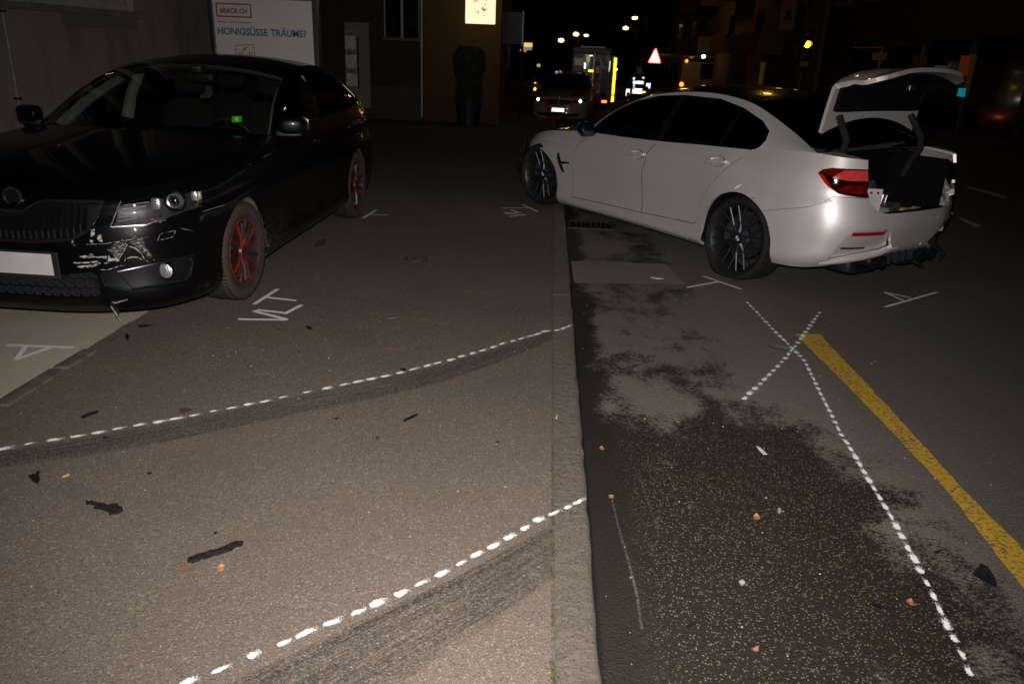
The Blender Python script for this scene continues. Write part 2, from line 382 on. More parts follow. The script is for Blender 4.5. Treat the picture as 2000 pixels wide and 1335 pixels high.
M_OCHRE = plaster('ochre_plaster', (.10, .057, .025), (.07, .04, .017), .3, .4)
M_FRAME = PM('window_frame', (.30, .27, .24), .6, var=.12)
M_SILL = PM('window_sill', (.13, .10, .11), .7, var=.2)
M_DGLASS = GLASS('house_glass', (.35, .37, .38)); M_DARKROOM = PM('dark_room', (.02, .022, .025), .9, var=.5, vscale=2)
WX = -4.62
def wl(px, py):
    d = ray(px, py); t_ = WX/(d.x-.034*d.y); return d.y*t_, CAM_H+d.z*t_      # (y, z) on the street wall
def wx(y): return WX+.034*y
yw, zs = wl(262, 30)[0], wl(262, 30)[1]
H1 = thing('plaster_house', 'grey rough plastered house wall with a wide window above the black car', 'house', (wx(10), 10, 0))
def wpt(y, z, d=0): return Vector((wx(y)-wx(10)+d, y-10, z))
def wbox(y0, y1, z0, z1, d0, d1):
    mb = MB(); vs = [wpt(y, z, d) for z in (z0, z1) for y in (y0, y1) for d in (d0, d1)]
    return mb.add(vs, [(0, 2, 3, 1), (4, 5, 7, 6), (0, 1, 5, 4), (2, 6, 7, 3), (0, 4, 6, 2), (1, 3, 7, 5)])
zw = zs+.02; YE = 16.8
wbox(.5, YE, -.8, zw, -.4, 0).build('wall', M_PLA, H1)
wbox(yw, YE, zw, 9, -.4, 0).build('wall', M_PLA, H1)
wbox(.5, yw, zw+1.75, 9, -.4, 0).build('wall', M_PLA, H1)
wbox(.5, yw+.12, zw-.05, zw+.012, -.1, .07).build('window_sill', M_SILL, H1, bevel=.006)
za = wl(290, 60)[1]
wbox(wl(120, 45)[0], yw+.05, za, zw-.055, -.05, .005).build('apron_panel', plaster('apron_plaster', (.15, .125, .11), (.11, .09, .08)), H1)
wf = wbox(.5, yw, zw+.012, zw+.1, -.16, -.06).build('window', M_FRAME, H1, bevel=.008)
for px in (0, 81, 190, 257):
    y_ = wl(px, 22)[0]
    wbox(y_-.05, y_+.05, zw+.1, zw+1.7, -.155, -.062).build('frame', M_FRAME, wf, bevel=.008)
ylist = [wl(px, 22)[0] for px in (0, 81, 190, 257)]
for i in range(3):
    wbox(ylist[i]+.05, ylist[i+1]-.05, zw+.1, zw+.17, -.15, -.07).build('sash', M_FRAME, wf, bevel=.006)
    wbox(ylist[i]+.05, ylist[i+1]-.05, zw+.17, zw+1.7, -.115, -.108).build('pane', M_DGLASS, wf)
wbox(.5, yw, zw-.02, zw+1.8, -.395, -.38).build('room', M_DARKROOM, H1)
wbox(.5, YE, KZ-.9, KZ+.42, 0, .03).build('plinth', plaster('plinth_plaster', (.18, .155, .145), (.11, .095, .085)), H1)
# conduit running down the wall
yc = (wl(10, 90)[0]+wl(44, 262)[0])/2
t = thing('wall_conduit', 'thin grey metal conduit clipped to the plaster wall', 'pipe', (wx(yc)+.02, yc, KZ))
mb = MB(); mb.tube([(0, 0, 0), (0, 0, 2.6), (0, .02, 3.2)], .014, 10); mb.build('pipe', PM('conduit_grey', (.14, .14, .15), .5, .3, var=.2), t, smooth=True)
for z in (.35, 1.05, 1.75, 2.4):
    mb = MB(); mb.box((0, 0, z), (.045, .055, .02)); mb.build('clip', MAT['dark_metal'], t, bevel=.003)

# poster stand on the forecourt behind the black car
PY = 10.2
pl, pr = at(420, 60, PY).x, at(612, 60, PY).x; zt = at(510, -1, PY).z; zb = .75
t = thing('poster_stand', 'framed street poster with blue and red lettering behind the black car', 'poster', ((pl+pr)/2, PY, KZ))
W2 = (pr-pl)/2; M_POST = PM('poster_paper', (.48, .45, .44), .45, var=.04, vscale=2)
M_PFR = PM('poster_frame', (.012, .012, .014), .4)
mb = MB(); mb.bb((-W2, .012, zb-KZ), (W2, .05, zt-KZ)); mb.build('backing', M_PFR, t)
mb = MB(); mb.bb((-W2, 0, zb-KZ), (W2, .010, zt-KZ)); pap = mb.build('paper', M_POST, t)
for sx in (-1, 1):
    mb = MB(); mb.bb((sx*W2, -.03, zb-KZ-.05), (sx*(W2+.06), .09, zt-KZ+.06)); mb.build('frame', M_PFR, t, bevel=.005)
    mb = MB(); mb.bb((sx*(W2-.14)-.04, .055, -.02), (sx*(W2-.14)+.04, .13, zb-KZ+.2)); mb.build('leg', M_PFR, t)
mb = MB(); mb.bb((-W2, -.03, zt-KZ), (W2, .09, zt-KZ+.06)); mb.build('frame', M_PFR, t, bevel=.005)
mb = MB(); mb.bb((-W2, -.03, zb-KZ-.05), (W2, .09, zb-KZ)); mb.build('frame', M_PFR, t, bevel=.005)
def text(name, s, size, mat, parent, loc, rot=(R(90), 0, 0), width=None, bold=0, ext=.0008, align='LEFT'):
    cu = bpy.data.curves.new(name, 'FONT'); cu.body = s; cu.size = size; cu.extrude = ext; cu.offset = bold; cu.align_x = align; cu.resolution_u = 3
    tmp = bpy.data.objects.new('tmp', cu); col.objects.link(tmp)
    dg = bpy.context.evaluated_depsgraph_get(); me = bpy.data.meshes.new_from_object(tmp.evaluated_get(dg)); bpy.data.objects.remove(tmp)
    if width:
        xs = [v.co.x for v in me.vertices]; k = width/(max(xs)-min(xs)); x0 = min(xs)
        for v in me.vertices: v.co.x = (v.co.x-x0)*k
    me.materials.clear()
    o = link(name, me, mat, parent); o.location = loc; o.rotation_euler = rot; return o
def pp(px, py):
    q = at(px, py, PY); return (q.x-(pl+pr)/2, -.0015, q.z-KZ)
M_BLUE = PM('blue_print', (.02, .085, .15), .6); M_RED = MAT['red_print']
a, b_ = pp(426, 67), pp(598, 67)
text('headline', 'HONIGSÜSSE TRÄUME?', .112, M_BLUE, pap, a, width=b_[0]-a[0], bold=.0028)
a, b_ = pp(430, 25), pp(483, 25)
text('brand_word', 'BRACK.CH', .075, M_RED, pap, a, width=b_[0]-a[0], bold=.0025)
a, b_ = pp(425, 44), pp(491, 44)
text('tag_line', 'Besser online einkaufen', .034, M_RED, pap, a, width=b_[0]-a[0], bold=.0006)
a, c = pp(423, 33), pp(490, 8); mb = MB(); th = .016
for (x0, x1, z0, z1) in ((a[0], c[0], a[2], a[2]+th), (a[0], c[0], c[2]-th, c[2]), (a[0], a[0]+th, a[2]+th, c[2]-th), (c[0]-th, c[0], a[2]+th, c[2]-th)): mb.bb((x0, -.0018, z0), (x1, -.0002, z1))
mb.build('brand_box', M_RED, pap)
a, c = pp(465, 140), pp(497, 89); mb = MB(); th = .008; rot = Matrix.Rotation(R(4), 3, 'Y')
cxm, czm = (a[0]+c[0])/2, (a[2]+c[2])/2; hw, hh = (c[0]-a[0])/2, (c[2]-a[2])/2
for (x, z, dx, dz) in ((0, hh, 2*hw, th), (0, -hh, 2*hw, th), (-hw, 0, th, 2*hh-th), (hw, 0, th, 2*hh-th)):
    mb.box(rot.inverted() @ Vector((x, 0, z)) + Vector((cxm, -.001, czm)), (dx, .0016, dz), rot.inverted())
mb.build('stamp_frame', M_RED, pap)
q = pp(478, 97); mb = MB()
mb.prism([(-.03, .005), (-.018, .017), (-.006, .004), (.024, .034), (.034, .024), (-.006, -.018)], Matrix.Translation((q[0], -.001, q[2])) @ Matrix.Rotation(R(90), 4, 'X'), .0012); mb.build('tick', M_RED, pap)
text('stamp_number', 'N°    47', .05, M_RED, pap, pp(467, 107), width=pp(494, 107)[0]-pp(467, 107)[0], bold=.001)

# ------------------------------------------------------------------ corner house facing the camera, with mailboxes and the lit inn sign
FY = 22.0
H2 = thing('corner_house', 'ochre and brown corner house with mailboxes and a lit hanging sign', 'house', (at(828, 200, FY).x, FY, gz(FY)+KZ))
def h2(px, py): q = at(px, py, FY); return q.x-H2.location.x, q.z-H2.location.z
xl, xm, xr = wx(22)-H2.location.x-2.5, 0, h2(975, 200)[0]
wl0, wl1, wz0 = h2(750, 72)[0], h2(820, 72)[0], h2(780, 74)[1]
for (x0, x1, z0, z1) in ((xl, wl0, -.6, 9), (wl1, xm, -.6, 9), (wl0, wl1, -.6, wz0), (wl0, wl1, wz0+1.7, 9)):
    mb = MB(); mb.bb((x0, 0, z0), (x1, .3, z1)); mb.build('wall', M_PLB, H2)
mb = MB(); mb.bb((xm, -.02, -.6), (xr, 8, 9)); mb.build('painted_wall', M_OCHRE, H2)
mb = MB(); mb.bb((xl, .5, -.6), (xm-.002, 8, 9)); mb.build('inner_wall', M_DARKROOM, H2)
mb = MB(); mb.bb((xl+.5, -.03, -.6), (xm-.08, 0, .85)); mb.build('plinth', plaster('dark_plinth', (.08, .07, .06), (.05, .045, .04)), H2)
win = MB().bb((wl0-.03, -.06, wz0-.07), (wl1+.03, .1, wz0)).build('window', M_SILL, H2, bevel=.01)
for x in (wl0, (wl0+wl1)/2, wl1):
    MB().bb((x-.035, .05, wz0), (x+.035, .12, wz0+1.7)).build('frame', M_FRAME, win)
MB().bb((wl0, .08, wz0), (wl1, .086, wz0+1.7)).build('pane', M_DGLASS, win)
for (fx0, fx1, c, e) in ((.03, .3, (.4, .25, .02), .011), (.33, .46, (.12, .13, .14), .0), (.62, .80, (.25, .26, .28), .004), (.82, .97, (.25, .11, .03), .006)):
    mb = MB(); n = 10; W = wl1-wl0
    vs = []
    for i in range(n+1):
        x = wl0+W*(fx0+(fx1-fx0)*i/n); vs += [(x, .2+.015*math.sin(i*2.1), wz0+.02), (x, .2+.015*math.sin(i*2.1), wz0+1.68)]
    mb.add(vs, [(2*i, 2*i+2, 2*i+3, 2*i+1) for i in range(n)]); mb.build('curtain', PM('curtain', c, .9, emis=c, es=e), win, smooth=True)  # faint emission stands in for room light behind the curtains
# downpipe between the two colours
q0 = h2(829, 205)
MB().tube([(-.05, -.07, .1), (-.05, -.07, 9)], .045, 10).build('downpipe', PM('zinc', (.2, .19, .2), .45, .5, var=.2), H2, smooth=True)
# mailbox panel
a, c = h2(679, 209), h2(721, 45)
t = thing('mailbox_panel', 'pale panel with three stacked metal mailboxes on the dark house wall', 'mailboxes', (H2.location.x+(a[0]+c[0])/2, FY-.05, H2.location.z+a[1]))
pw, ph = (c[0]-a[0])/2, c[1]-a[1]
MB().bb((-pw, -.02, 0), (pw, .05, ph)).build('panel', PM('panel_grey', (.21, .19, .19), .7, var=.08), t, bevel=.006)
M_MB = PM('mailbox_metal', (.5, .48, .44), .38, .7, var=.2, vscale=12)
for i in range(3):
    z0 = ph*(.255+.215*i); bx = -pw*.42
    b0 = MB().bb((bx-.155, -.2, z0), (bx+.155, -.02, z0+.46)).build('mailbox', M_MB, t, bevel=.01)
    MB().bb((bx-.145, -.212, z0+.33), (bx+.145, -.2, z0+.44)).build('flap', PM('mailbox_flap', (.2, .19, .18), .4, .6), b0, bevel=.004)
    MB().bb((bx-.06, -.219, z0+.375), (bx+.06, -.212, z0+.40)).build('name_plate', MAT['black_plastic'], b0)
    MB().bb((bx-.145, -.208, z0+.02), (bx+.145, -.2, z0+.30)).build('door', M_MB, b0, bevel=.004)
    MB().lathe([(.001, -.216), (.012, -.216), (.012, -.205)], 10, (bx-.1, 0, z0+.15)).build('lock', MAT['dark_metal'], b0)
MB().bb((-pw*.42+.165, -.21, ph*.24), (-pw*.42+.20, -.02, ph*.83)).build('side_rail', MAT['chrome'], t, bevel=.004)
# lit sign with a heraldic eagle
sg = at(938, 47, 20.8)
M_SIGN = EM('sign_lit_opal', (1, .86, .52), 1.2); M_SIGNO = EM('sign_print_orange', (1, .26, .01), .6)
t = thing('inn_sign', 'glowing cream box sign with an orange heraldic eagle on the ochre wall', 'sign', (sg.x, 20.8, sg.z))
sw = (at(967, 46, 20.8).x-at(909, 46, 20.8).x)/2; sh = 1.05
sb = MB().bb((-sw, -.09, 0), (sw, .09, sh)).build('light_box', M_SIGN, t, bevel=.02, seg=3)
MB().bb((-sw*.5, .0, sh-.02), (sw*.5, .04, sh+.06)).build('top_bracket', MAT['dark_metal'], t)
MB().tube([(0, .02, sh+.03), (0, FY-20.8+.1, sh+.03)], .02, 8).build('arm', MAT['dark_metal'], t)
def emb(poly, name='emblem_piece'):
    MB().prism([(x*sw*1.3, z*sw*1.25) for x, z in poly], Matrix.Translation((0, -.0915, sh*.5)) @ Matrix.Rotation(R(90), 4, 'X'), .002).build(name, M_SIGNO, sb)
emb([(-.08, .2), (-.08, .95), (-.2, 1.05), (-.3, .85), (-.2, .55), (-.28, .2), (-.3, -.02), (-.1, -.02)])
for i in range(7):
    a_ = R(150+i*13); c0 = (-.22, .45-.08*i); l = .42-.02*i
    dx, dz = math.cos(a_)*l, math.sin(a_)*l; nx, nz = -math.sin(a_)*.03, math.cos(a_)*.03
    emb([(c0[0]+nx, c0[1]+nz), (c0[0]+dx, c0[1]+dz), (c0[0]-nx, c0[1]-nz)], 'feather')
for i in range(6):
    x, z = .36-.012*i*i, .6-.19*i; emb([(x, z), (x+.09, z+.03), (x+.07, z-.05), (x+.01, z-.05)], 'feather')
emb([(.1, -.28), (.22, -.42), (.32, -.36), (.26, -.55), (.14, -.50), (.06, -.46)]); emb([(.14, -.72), (.24, -.66), (.2, -.78)])
emb([(-.16, -.55), (-.06, -.5), (-.1, -.72)]); emb([(-.28, -.5), (-.2, -.48), (-.22, -.58)])
for i in range(10):
    a_ = R(200+i*15); x, z = .02+.42*math.cos(a_), -.35+.5*math.sin(a_)
    emb([(x-.02, z), (x+.02, z+.01), (x+.015, z-.02)], 'shield_edge')
# clipped bush in a tall planter
bx = at(915, 213, 20.9); bt = at(915, 92, 20.9)
t = thing('clipped_bush', 'dark clipped bush in a tall planter against the ochre wall', 'bush', (bx.x, 20.9, gz(20.9)+KZ))
hh = bt.z-t.location.z
mb = MB(); mb.lathe([(.001, 0), (.27, 0), (.34, .55), (.35, .6), (.31, .6), (.30, .56), (.001, .54)], 20, ax='Z'); mb.build('planter', MAT['black_plastic'], t, smooth=True)
mb = MB(); mb.tube([(0, 0, .5), (.02, .01, 1.0), (0, 0, hh*.8)], [.05, .04, .02], 8); mb.build('trunk', PM('bark', (.06, .045, .03), .9, var=.3), t)
mb = MB(); rr = random.Random(11); M_LEAF = PM('dark_leaf', (.018, .024, .010), .8, var=.4, vscale=5)
def leaf(mb, c, s, rr):
    n = Vector((rr.gauss(0, 1), rr.gauss(0, 1), rr.gauss(0, 1))).normalized(); a_ = n.orthogonal().normalized(); b_ = n.cross(a_); c = Vector(c)
    mb.add([c-a_*s*.5, c-b_*s*.28+n*s*.06, c+a_*s*.6, c+b_*s*.28+n*s*.06], [(0, 1, 2, 3)])
for i in range(3600):
    z = .55+(hh-.55)*rr.random(); rad = .36+.05*math.sin(z*5); 
    if z > hh-.15: rad *= .75+.25*(hh-z)/.15
    a_ = rr.random()*6.283; k = rad*(1-.35*rr.random()**2)
    leaf(mb, (k*math.cos(a_), k*math.sin(a_), z), rr.uniform(.05, .09), rr)
mb.build('crown', M_LEAF, t)
for (px, py, w_, h_) in ((1000, 55, .55, .8),):
    q = at(px, py, 22.6); t = thing('wall_notice', 'dark grey notice board beside the corner house', 'notice board', (q.x, 22.6, q.z-.4))
    MB().bb((-w_/2, 0, 0), (w_/2, .05, h_)).build('board', PM('notice_grey', (.025, .025, .03), .6), t, bevel=.01)
    MB().bb((-w_/2-.03, -.01, -.03), (-w_/2, .06, h_+.03)).build('frame', MAT['dark_metal'], t); MB().bb((w_/2, -.01, -.03), (w_/2+.03, .06, h_+.03)).build('frame', MAT['dark_metal'], t)
    MB().tube([(w_/2+.015, .03, -q.z+.4+gz(22.6)+KZ), (w_/2+.015, .03, 0)], .03, 8).build('post', MAT['dark_metal'], t)
# ================================================================== CAR BUILDER
def herm(pts, m_, g0=None, g1=None):
    """smooth curve through points, m_ pieces per span; g0/g1 ghost neighbours"""
    P = [Vector(p) for p in pts]; n = len(P)
    E0 = Vector(g0) if g0 is not None else P[0]*2-P[1]; E1 = Vector(g1) if g1 is not None else P[-1]*2-P[-2]
    Q = [E0]+P+[E1]; T = []
    for i in range(1, n+1):
        h0 = max((Q[i]-Q[i-1]).length, 1e-6); h1 = max((Q[i+1]-Q[i]).length, 1e-6)
        d0 = (Q[i]-Q[i-1])/h0; d1 = (Q[i+1]-Q[i])/h1
        T.append((d0*h1+d1*h0)/(h0+h1))
    out = []
    for i in range(n-1):
        h = (P[i+1]-P[i]).length
        for k in range(m_):
            t = k/m_; t2, t3 = t*t, t*t*t
            out.append(P[i]*(2*t3-3*t2+1)+T[i]*h*(t3-2*t2+t)+P[i+1]*(3*t2-2*t3)+T[i+1]*h*(t3-t2))
    out.append(P[-1]); return out
def mir(p): return Vector((p[0], -p[1], p[2]))
def resample(c, n):
    L = [0.]
    for i in range(1, len(c)): L.append(L[-1]+(c[i]-c[i-1]).length)
    out = []; j = 0
    for k in range(n):
        s = L[-1]*k/(n-1)
        while j < len(L)-2 and L[j+1] < s: j += 1
        t = (s-L[j])/max(L[j+1]-L[j], 1e-9); out.append(c[j].lerp(c[j+1], min(max(t, 0), 1)))
    return out
def superq(mb, c, d, e=.55, n=14, rot=None):
    """rounded block"""
    def f(w, p): return math.copysign(abs(w)**p, w)
    vs = []; c = Vector(c); nv = n
    for i in range(nv+1):
        a = -math.pi/2+math.pi*i/nv
        for j in range(2*n):
            b = 2*math.pi*j/(2*n)
            v = Vector((d[0]/2*f(math.cos(a), e)*f(math.cos(b), e), d[1]/2*f(math.cos(a), e)*f(math.sin(b), e), d[2]/2*f(math.sin(a), e)))
            vs.append((rot @ v if rot else v)+c)
    N = 2*n
    return mb.add(vs, [(i*N+j, i*N+(j+1) % N, (i+1)*N+(j+1) % N, (i+1)*N+j) for i in range(nv) for j in range(N)])
def inpoly(x, y, poly):
    r_ = False; j = len(poly)-1
    for i in range(len(poly)):
        xi, yi = poly[i]; xj, yj = poly[j]
        if (yi > y) != (yj > y) and x < (xj-xi)*(y-yi)/(yj-yi)+xi: r_ = not r_
        j = i
    return r_
class Shell:
    def __init__(s): s.bm = bmesh.new(); s.ly = s.bm.faces.layers.int.new('part'); s.names = []
    def key(s, n):
        if n not in s.names: s.names.append(n)
        return s.names.index(n)
    def grid(s, rows, name, flip=False):
        k = s.key(name); V = [[s.bm.verts.new(p) for p in r_] for r_ in rows]
        for i in range(len(V)-1):
            for j in range(len(V[0])-1):
                q = [V[i][j], V[i][j+1], V[i+1][j+1], V[i+1][j]]
                if flip: q.reverse()
                p = [x.co for x in q]
                if (p[2]-p[0]).cross(p[3]-p[1]).length < 1e-9: continue
                try: f = s.bm.faces.new(q); f[s.ly] = k
                except ValueError: pass
    def both(s, rows, name):
        s.grid(rows, name); s.grid([[mir(p) for p in r_] for r_ in rows], name, True)
    def finish(s):
        bmesh.ops.remove_doubles(s.bm, verts=s.bm.verts, dist=2e-4)
        bmesh.ops.dissolve_degenerate(s.bm, edges=s.bm.edges, dist=1e-5)
        s.bm.normal_update()
        bad = [f for f in s.bm.faces if f.normal.dot(f.calc_center_median()-Vector((min(2.6, max(-.1, f.calc_center_median().x)), 0, .55))) < 0]
        bmesh.ops.reverse_faces(s.bm, faces=bad); s.bm.faces.ensure_lookup_table(); s.bm.normal_update()
        s.bvh = BVHTree.FromBMesh(s.bm)
    def cut(s, poly, ax, src, new, cond=None):
        """cut a polygon (in the two axes ax) into the parts src; faces inside become part new"""
        a, b = ax; ks = {s.names.index(n) for n in src if n in s.names}; bm = s.bm
        for i in range(len(poly)):
            p, q = poly[i], poly[(i+1) % len(poly)]
            x0, x1 = min(p[0], q[0])-.004, max(p[0], q[0])+.004; y0, y1 = min(p[1], q[1])-.004, max(p[1], q[1])+.004
            fs = []
            for f in bm.faces:
                if f[s.ly] not in ks or (cond and not cond(f.calc_center_median())): continue
                xs = [v.co[a] for v in f.verts]; ysv = [v.co[b] for v in f.verts]
                if max(xs) < x0 or min(xs) > x1 or max(ysv) < y0 or min(ysv) > y1: continue
                fs.append(f)
            if not fs: continue
            co = Vector((0, 0, 0)); co[a], co[b] = p; no = Vector((0, 0, 0)); no[a], no[b] = q[1]-p[1], -(q[0]-p[0])
            if no.length < 1e-7: continue
            es = {e for f in fs for e in f.edges}; vs = {v for f in fs for v in f.verts}
            bmesh.ops.bisect_plane(bm, geom=list(vs)+list(es)+fs, dist=1e-5, plane_co=co, plane_no=no.normalized())
        cnt = 0
        for f in bm.faces:
            if f[s.ly] in ks:
                c = f.calc_center_median()
                if (not cond or cond(c)) and inpoly(c[a], c[b], poly):
                    f[s.ly] = s.key(new(c) if callable(new) else new); cnt += 1
        return cnt
    def faces(s, names): ks = {s.names.index(n) for n in names if n in s.names}; return [f for f in s.bm.faces if f[s.ly] in ks]
    def mesh(s, names, label, gap=0., flange=.0, off=0., thick=0., flip=False, fn=None, keep=None):
        fs = s.faces(names if isinstance(names, (list, tuple)) else [names])
        if keep: fs = [f for f in fs if keep(f.calc_center_median())]
        if not fs: return None
        bm = bmesh.new(); vm = {}
        for f in fs:
            for v in f.verts:
                if v not in vm: vm[v] = bm.verts.new(v.co - v.normal*off)
            try: bm.faces.new([vm[v] for v in (reversed(f.verts) if flip else f.verts)])
            except ValueError: pass
        bm.normal_update()
        be = [e for e in bm.edges if len(e.link_faces) == 1]
        if gap:
            mv = {}
            for e in be:
                f = e.link_faces[0]; mid = (e.verts[0].co+e.verts[1].co)/2; d = f.calc_center_median()-mid
                t = (e.verts[1].co-e.verts[0].co)
                if t.length < 1e-7: continue
                t.normalize(); d = d-t*d.dot(t)
                if d.length < 1e-7: continue
                for v in e.verts: mv[v] = mv.get(v, Vector())+d.normalized()
            for v, d in mv.items():
                if d.length > 1e-6: v.co += d.normalized()*gap
        if flange:
            nm = {v: v.normal.copy() for e in be for v in e.verts}
            src = [v for v in nm]; co = {v.co.copy().freeze(): nm[v] for v in src}
            r_ = bmesh.ops.extrude_edge_only(bm, edges=be)
            for v in [g for g in r_['geom'] if isinstance(g, bmesh.types.BMVert)]:
                n_ = co.get(v.co.copy().freeze())
                if n_: v.co -= n_*flange
        if fn:
            for v in bm.verts: v.co = fn(v.co)
        me = bpy.data.meshes.new(label); bm.to_mesh(me); bm.free()
        for p in me.polygons: p.use_smooth = True
        me.set_sharp_from_angle(angle=R(38)); return me
    def part(s, names, label, mat, parent, **k):
        me = s.mesh(names, label, **k)
        return link(label, me, mat, parent) if me else None
    def hit(s, a, b, side):
        o, d = {'front': ((6, a, b), (-1, 0, 0)), 'rear': ((-6, a, b), (1, 0, 0)), 'left': ((a, 3, b), (0, -1, 0)), 'right': ((a, -3, b), (0, 1, 0)), 'top': ((a, b, 4), (0, 0, -1))}[side]
        h = s.bvh.ray_cast(Vector(o), Vector(d)); return (h[0], h[1]) if h[0] is not None else (None, None)
    def decal(s, poly, side, t, name, mat, parent, lift=.0015, fn=None):
        """a thin piece lying on the bodywork, outlined in the side's two axes"""
        dn = {'front': Vector((1, 0, 0)), 'rear': Vector((-1, 0, 0)), 'left': Vector((0, 1, 0)), 'right': Vector((0, -1, 0)), 'top': Vector((0, 0, 1))}[side]
        pts = []
        for i in range(len(poly)):
            p, q = poly[i], poly[(i+1) % len(poly)]; L = math.hypot(q[0]-p[0], q[1]-p[1]); k = max(1, int(L/.04))
            pts += [(p[0]+(q[0]-p[0])*j/k, p[1]+(q[1]-p[1])*j/k) for j in range(k)]
        cx, cy_ = sum(p[0] for p in pts)/len(pts), sum(p[1] for p in pts)/len(pts)
        ring = []
        for p in pts+[(cx, cy_)]:
            h, n = s.hit(p[0], p[1], side)
            if h is None: return None
            ring.append(h)
        n = len(pts); mb = MB()
        lo = [h+dn*lift for h in ring]; hi = [h+dn*(lift+t) for h in ring]
        vs = lo[:n]+hi
        if fn: vs = [fn(v) for v in vs]
        mb.add(vs, [(i, (i+1) % n, n+(i+1) % n, n+i) for i in range(n)]+[(n+i, n+(i+1) % n, 2*n) for i in range(n)])
        return mb.build(name, mat, parent, smooth=True, angle=50)

def make_shell(S):
    """S: plan stations, key columns, belt heights, rail, centre points -> Shell with named patches"""
    sh = Shell(); st = S['plan']; ns = len(st); keys = S['cols']; m = S.get('m', 5); mr = S.get('mr', 4)
    keys = {k: c[:5]+[((c[4][0]+c[5][0])/2+.011, c[4][1]*.42+c[5][1]*.58)]+c[5:] for k, c in keys.items()}   # hollow under the shoulder crease
    ki = sorted(keys); nr = len(keys[ki[0]])
    def colm(i):
        for a, b in zip(ki, ki[1:]):
            if a <= i <= b:
                t = (i-a)/(b-a); return [((1-t)*p[0]+t*q[0], (1-t)*p[1]+t*q[1]) for p, q in zip(keys[a], keys[b])]
    P2 = [Vector((x, y)) for x, y in st]; net = [[] for _ in range(nr)]
    for i in range(ns):
        pa = P2[i-1] if i else Vector((P2[1].x, -P2[1].y)); pb = P2[i+1] if i < ns-1 else Vector((P2[-2].x, -P2[-2].y))
        t = (pb-pa).normalized(); n = Vector((-t.y, t.x))
        if n.dot(P2[i]-Vector((1.3, 0))) < 0: n = -n
        for k, (ins, z) in enumerate(colm(i)):
            if k == nr-1 and S.get('belt'): z = S['belt'][i]
            net[k].append(Vector((P2[i].x-n.x*ins, P2[i].y-n.y*ins, z)))
    rows = [herm(r_, m, mir(r_[1]), mir(r_[-2])) for r_ in net]
    cols_ = [herm([rows[k][j] for k in range(nr)], mr) for j in range(len(rows[0]))]
    grid = [[cols_[j][i] for j in range(len(cols_))] for i in range(len(cols_[0]))]
    sh.both(grid, 'body')
    belt = grid[-1]; iA, iC, iE, iR = [k*m for k in S['idx']]      # hood corner, cowl corner, rear pillar end, boot corner
    def lat(e, c, n=20, p=2.2):
        out = []
        for k in range(n+1):
            u = 1-2*k/n; w_ = abs(u)**p
            out.append(Vector((c[0]+(e.x-c[0])*w_, e.y*u, c[1]+(e.z-c[1])*w_)))
        return out
    def coons(L, F, B, name):
        """L left edge front->back; F, B curves left->right"""
        n, k = len(L), len(F); Rr = [mir(p) for p in L]; rows = []
        for i in range(n):
            v = i/(n-1); r_ = []
            for j in range(k):
                u = j/(k-1)
                p = F[j]*(1-v)+B[j]*v+L[i]*(1-u)+Rr[i]*u-(F[0]*(1-u)+F[-1]*u)*(1-v)-(B[0]*(1-u)+B[-1]*u)*v
                r_.append(p)
            rows.append(r_)
        sh.grid(rows, name, True)
    # hood
    Fh = [p.copy() for p in belt[iA::-1]]; Fh = resample(Fh + [mir(p) for p in belt[1:iA+1]], 25)
    cowl = lat(belt[iC], S['cowl'], 24)
    coons(belt[iA:iC+1], Fh, cowl, 'hood')
    # greenhouse
    rail = herm([belt[iC]]+[Vector(p) for p in S['rail']]+[belt[iE]], 6); kb, kt = S['rail_idx']; jb, jt = kb*6, kt*6
    hd = lat(rail[jb], S['head'], 24); rh = lat(rail[jt], S['rhead'], 24); rb = lat(belt[iE], S['rbase'], 24)
    sh.rail = rail; sh.jb = jb; sh.hd = hd; coons(rail[:jb+1], cowl, hd, 'windscreen'); coons(rail[jb:jt+1], hd, rh, 'roof'); coons(rail[jt:], rh, rb, 'rear_window')
    nb = iE-iC+1; rl = resample(rail, nb); bl = resample(belt[iC:iE+1], nb); rows = []
    for i in range(11):
        v = i/10; rows.append([bl[j].lerp(rl[j], v)+Vector((0, .035*4*v*(1-v)*min(1, (rl[j]-bl[j]).length/.3), 0)) for j in range(nb)])
    sh.both(rows, 'side')
    Bd = resample([p.copy() for p in belt[iR:]]+[mir(p) for p in belt[-2:iR-1:-1]], 25)
    coons(belt[iE:iR+1], rb, Bd, 'deck')
    sh.finish(); sh.S = S; return sh
def circ(c, r_, n=36, legs=None):
    """wheel arch outline: arc with straight legs to below the sill"""
    a = [(c[0]+r_*math.cos(t), c[1]+r_*math.sin(t)) for t in [math.pi*i/(n-1) for i in range(n)]]
    l0, l1 = legs or (1.0, 1.0)
    return [(c[0]+r_*l0, -.1)]+a+[(c[0]-r_*l1, -.1)]
def mirror_x(poly): return [(-a, b) for a, b in poly]

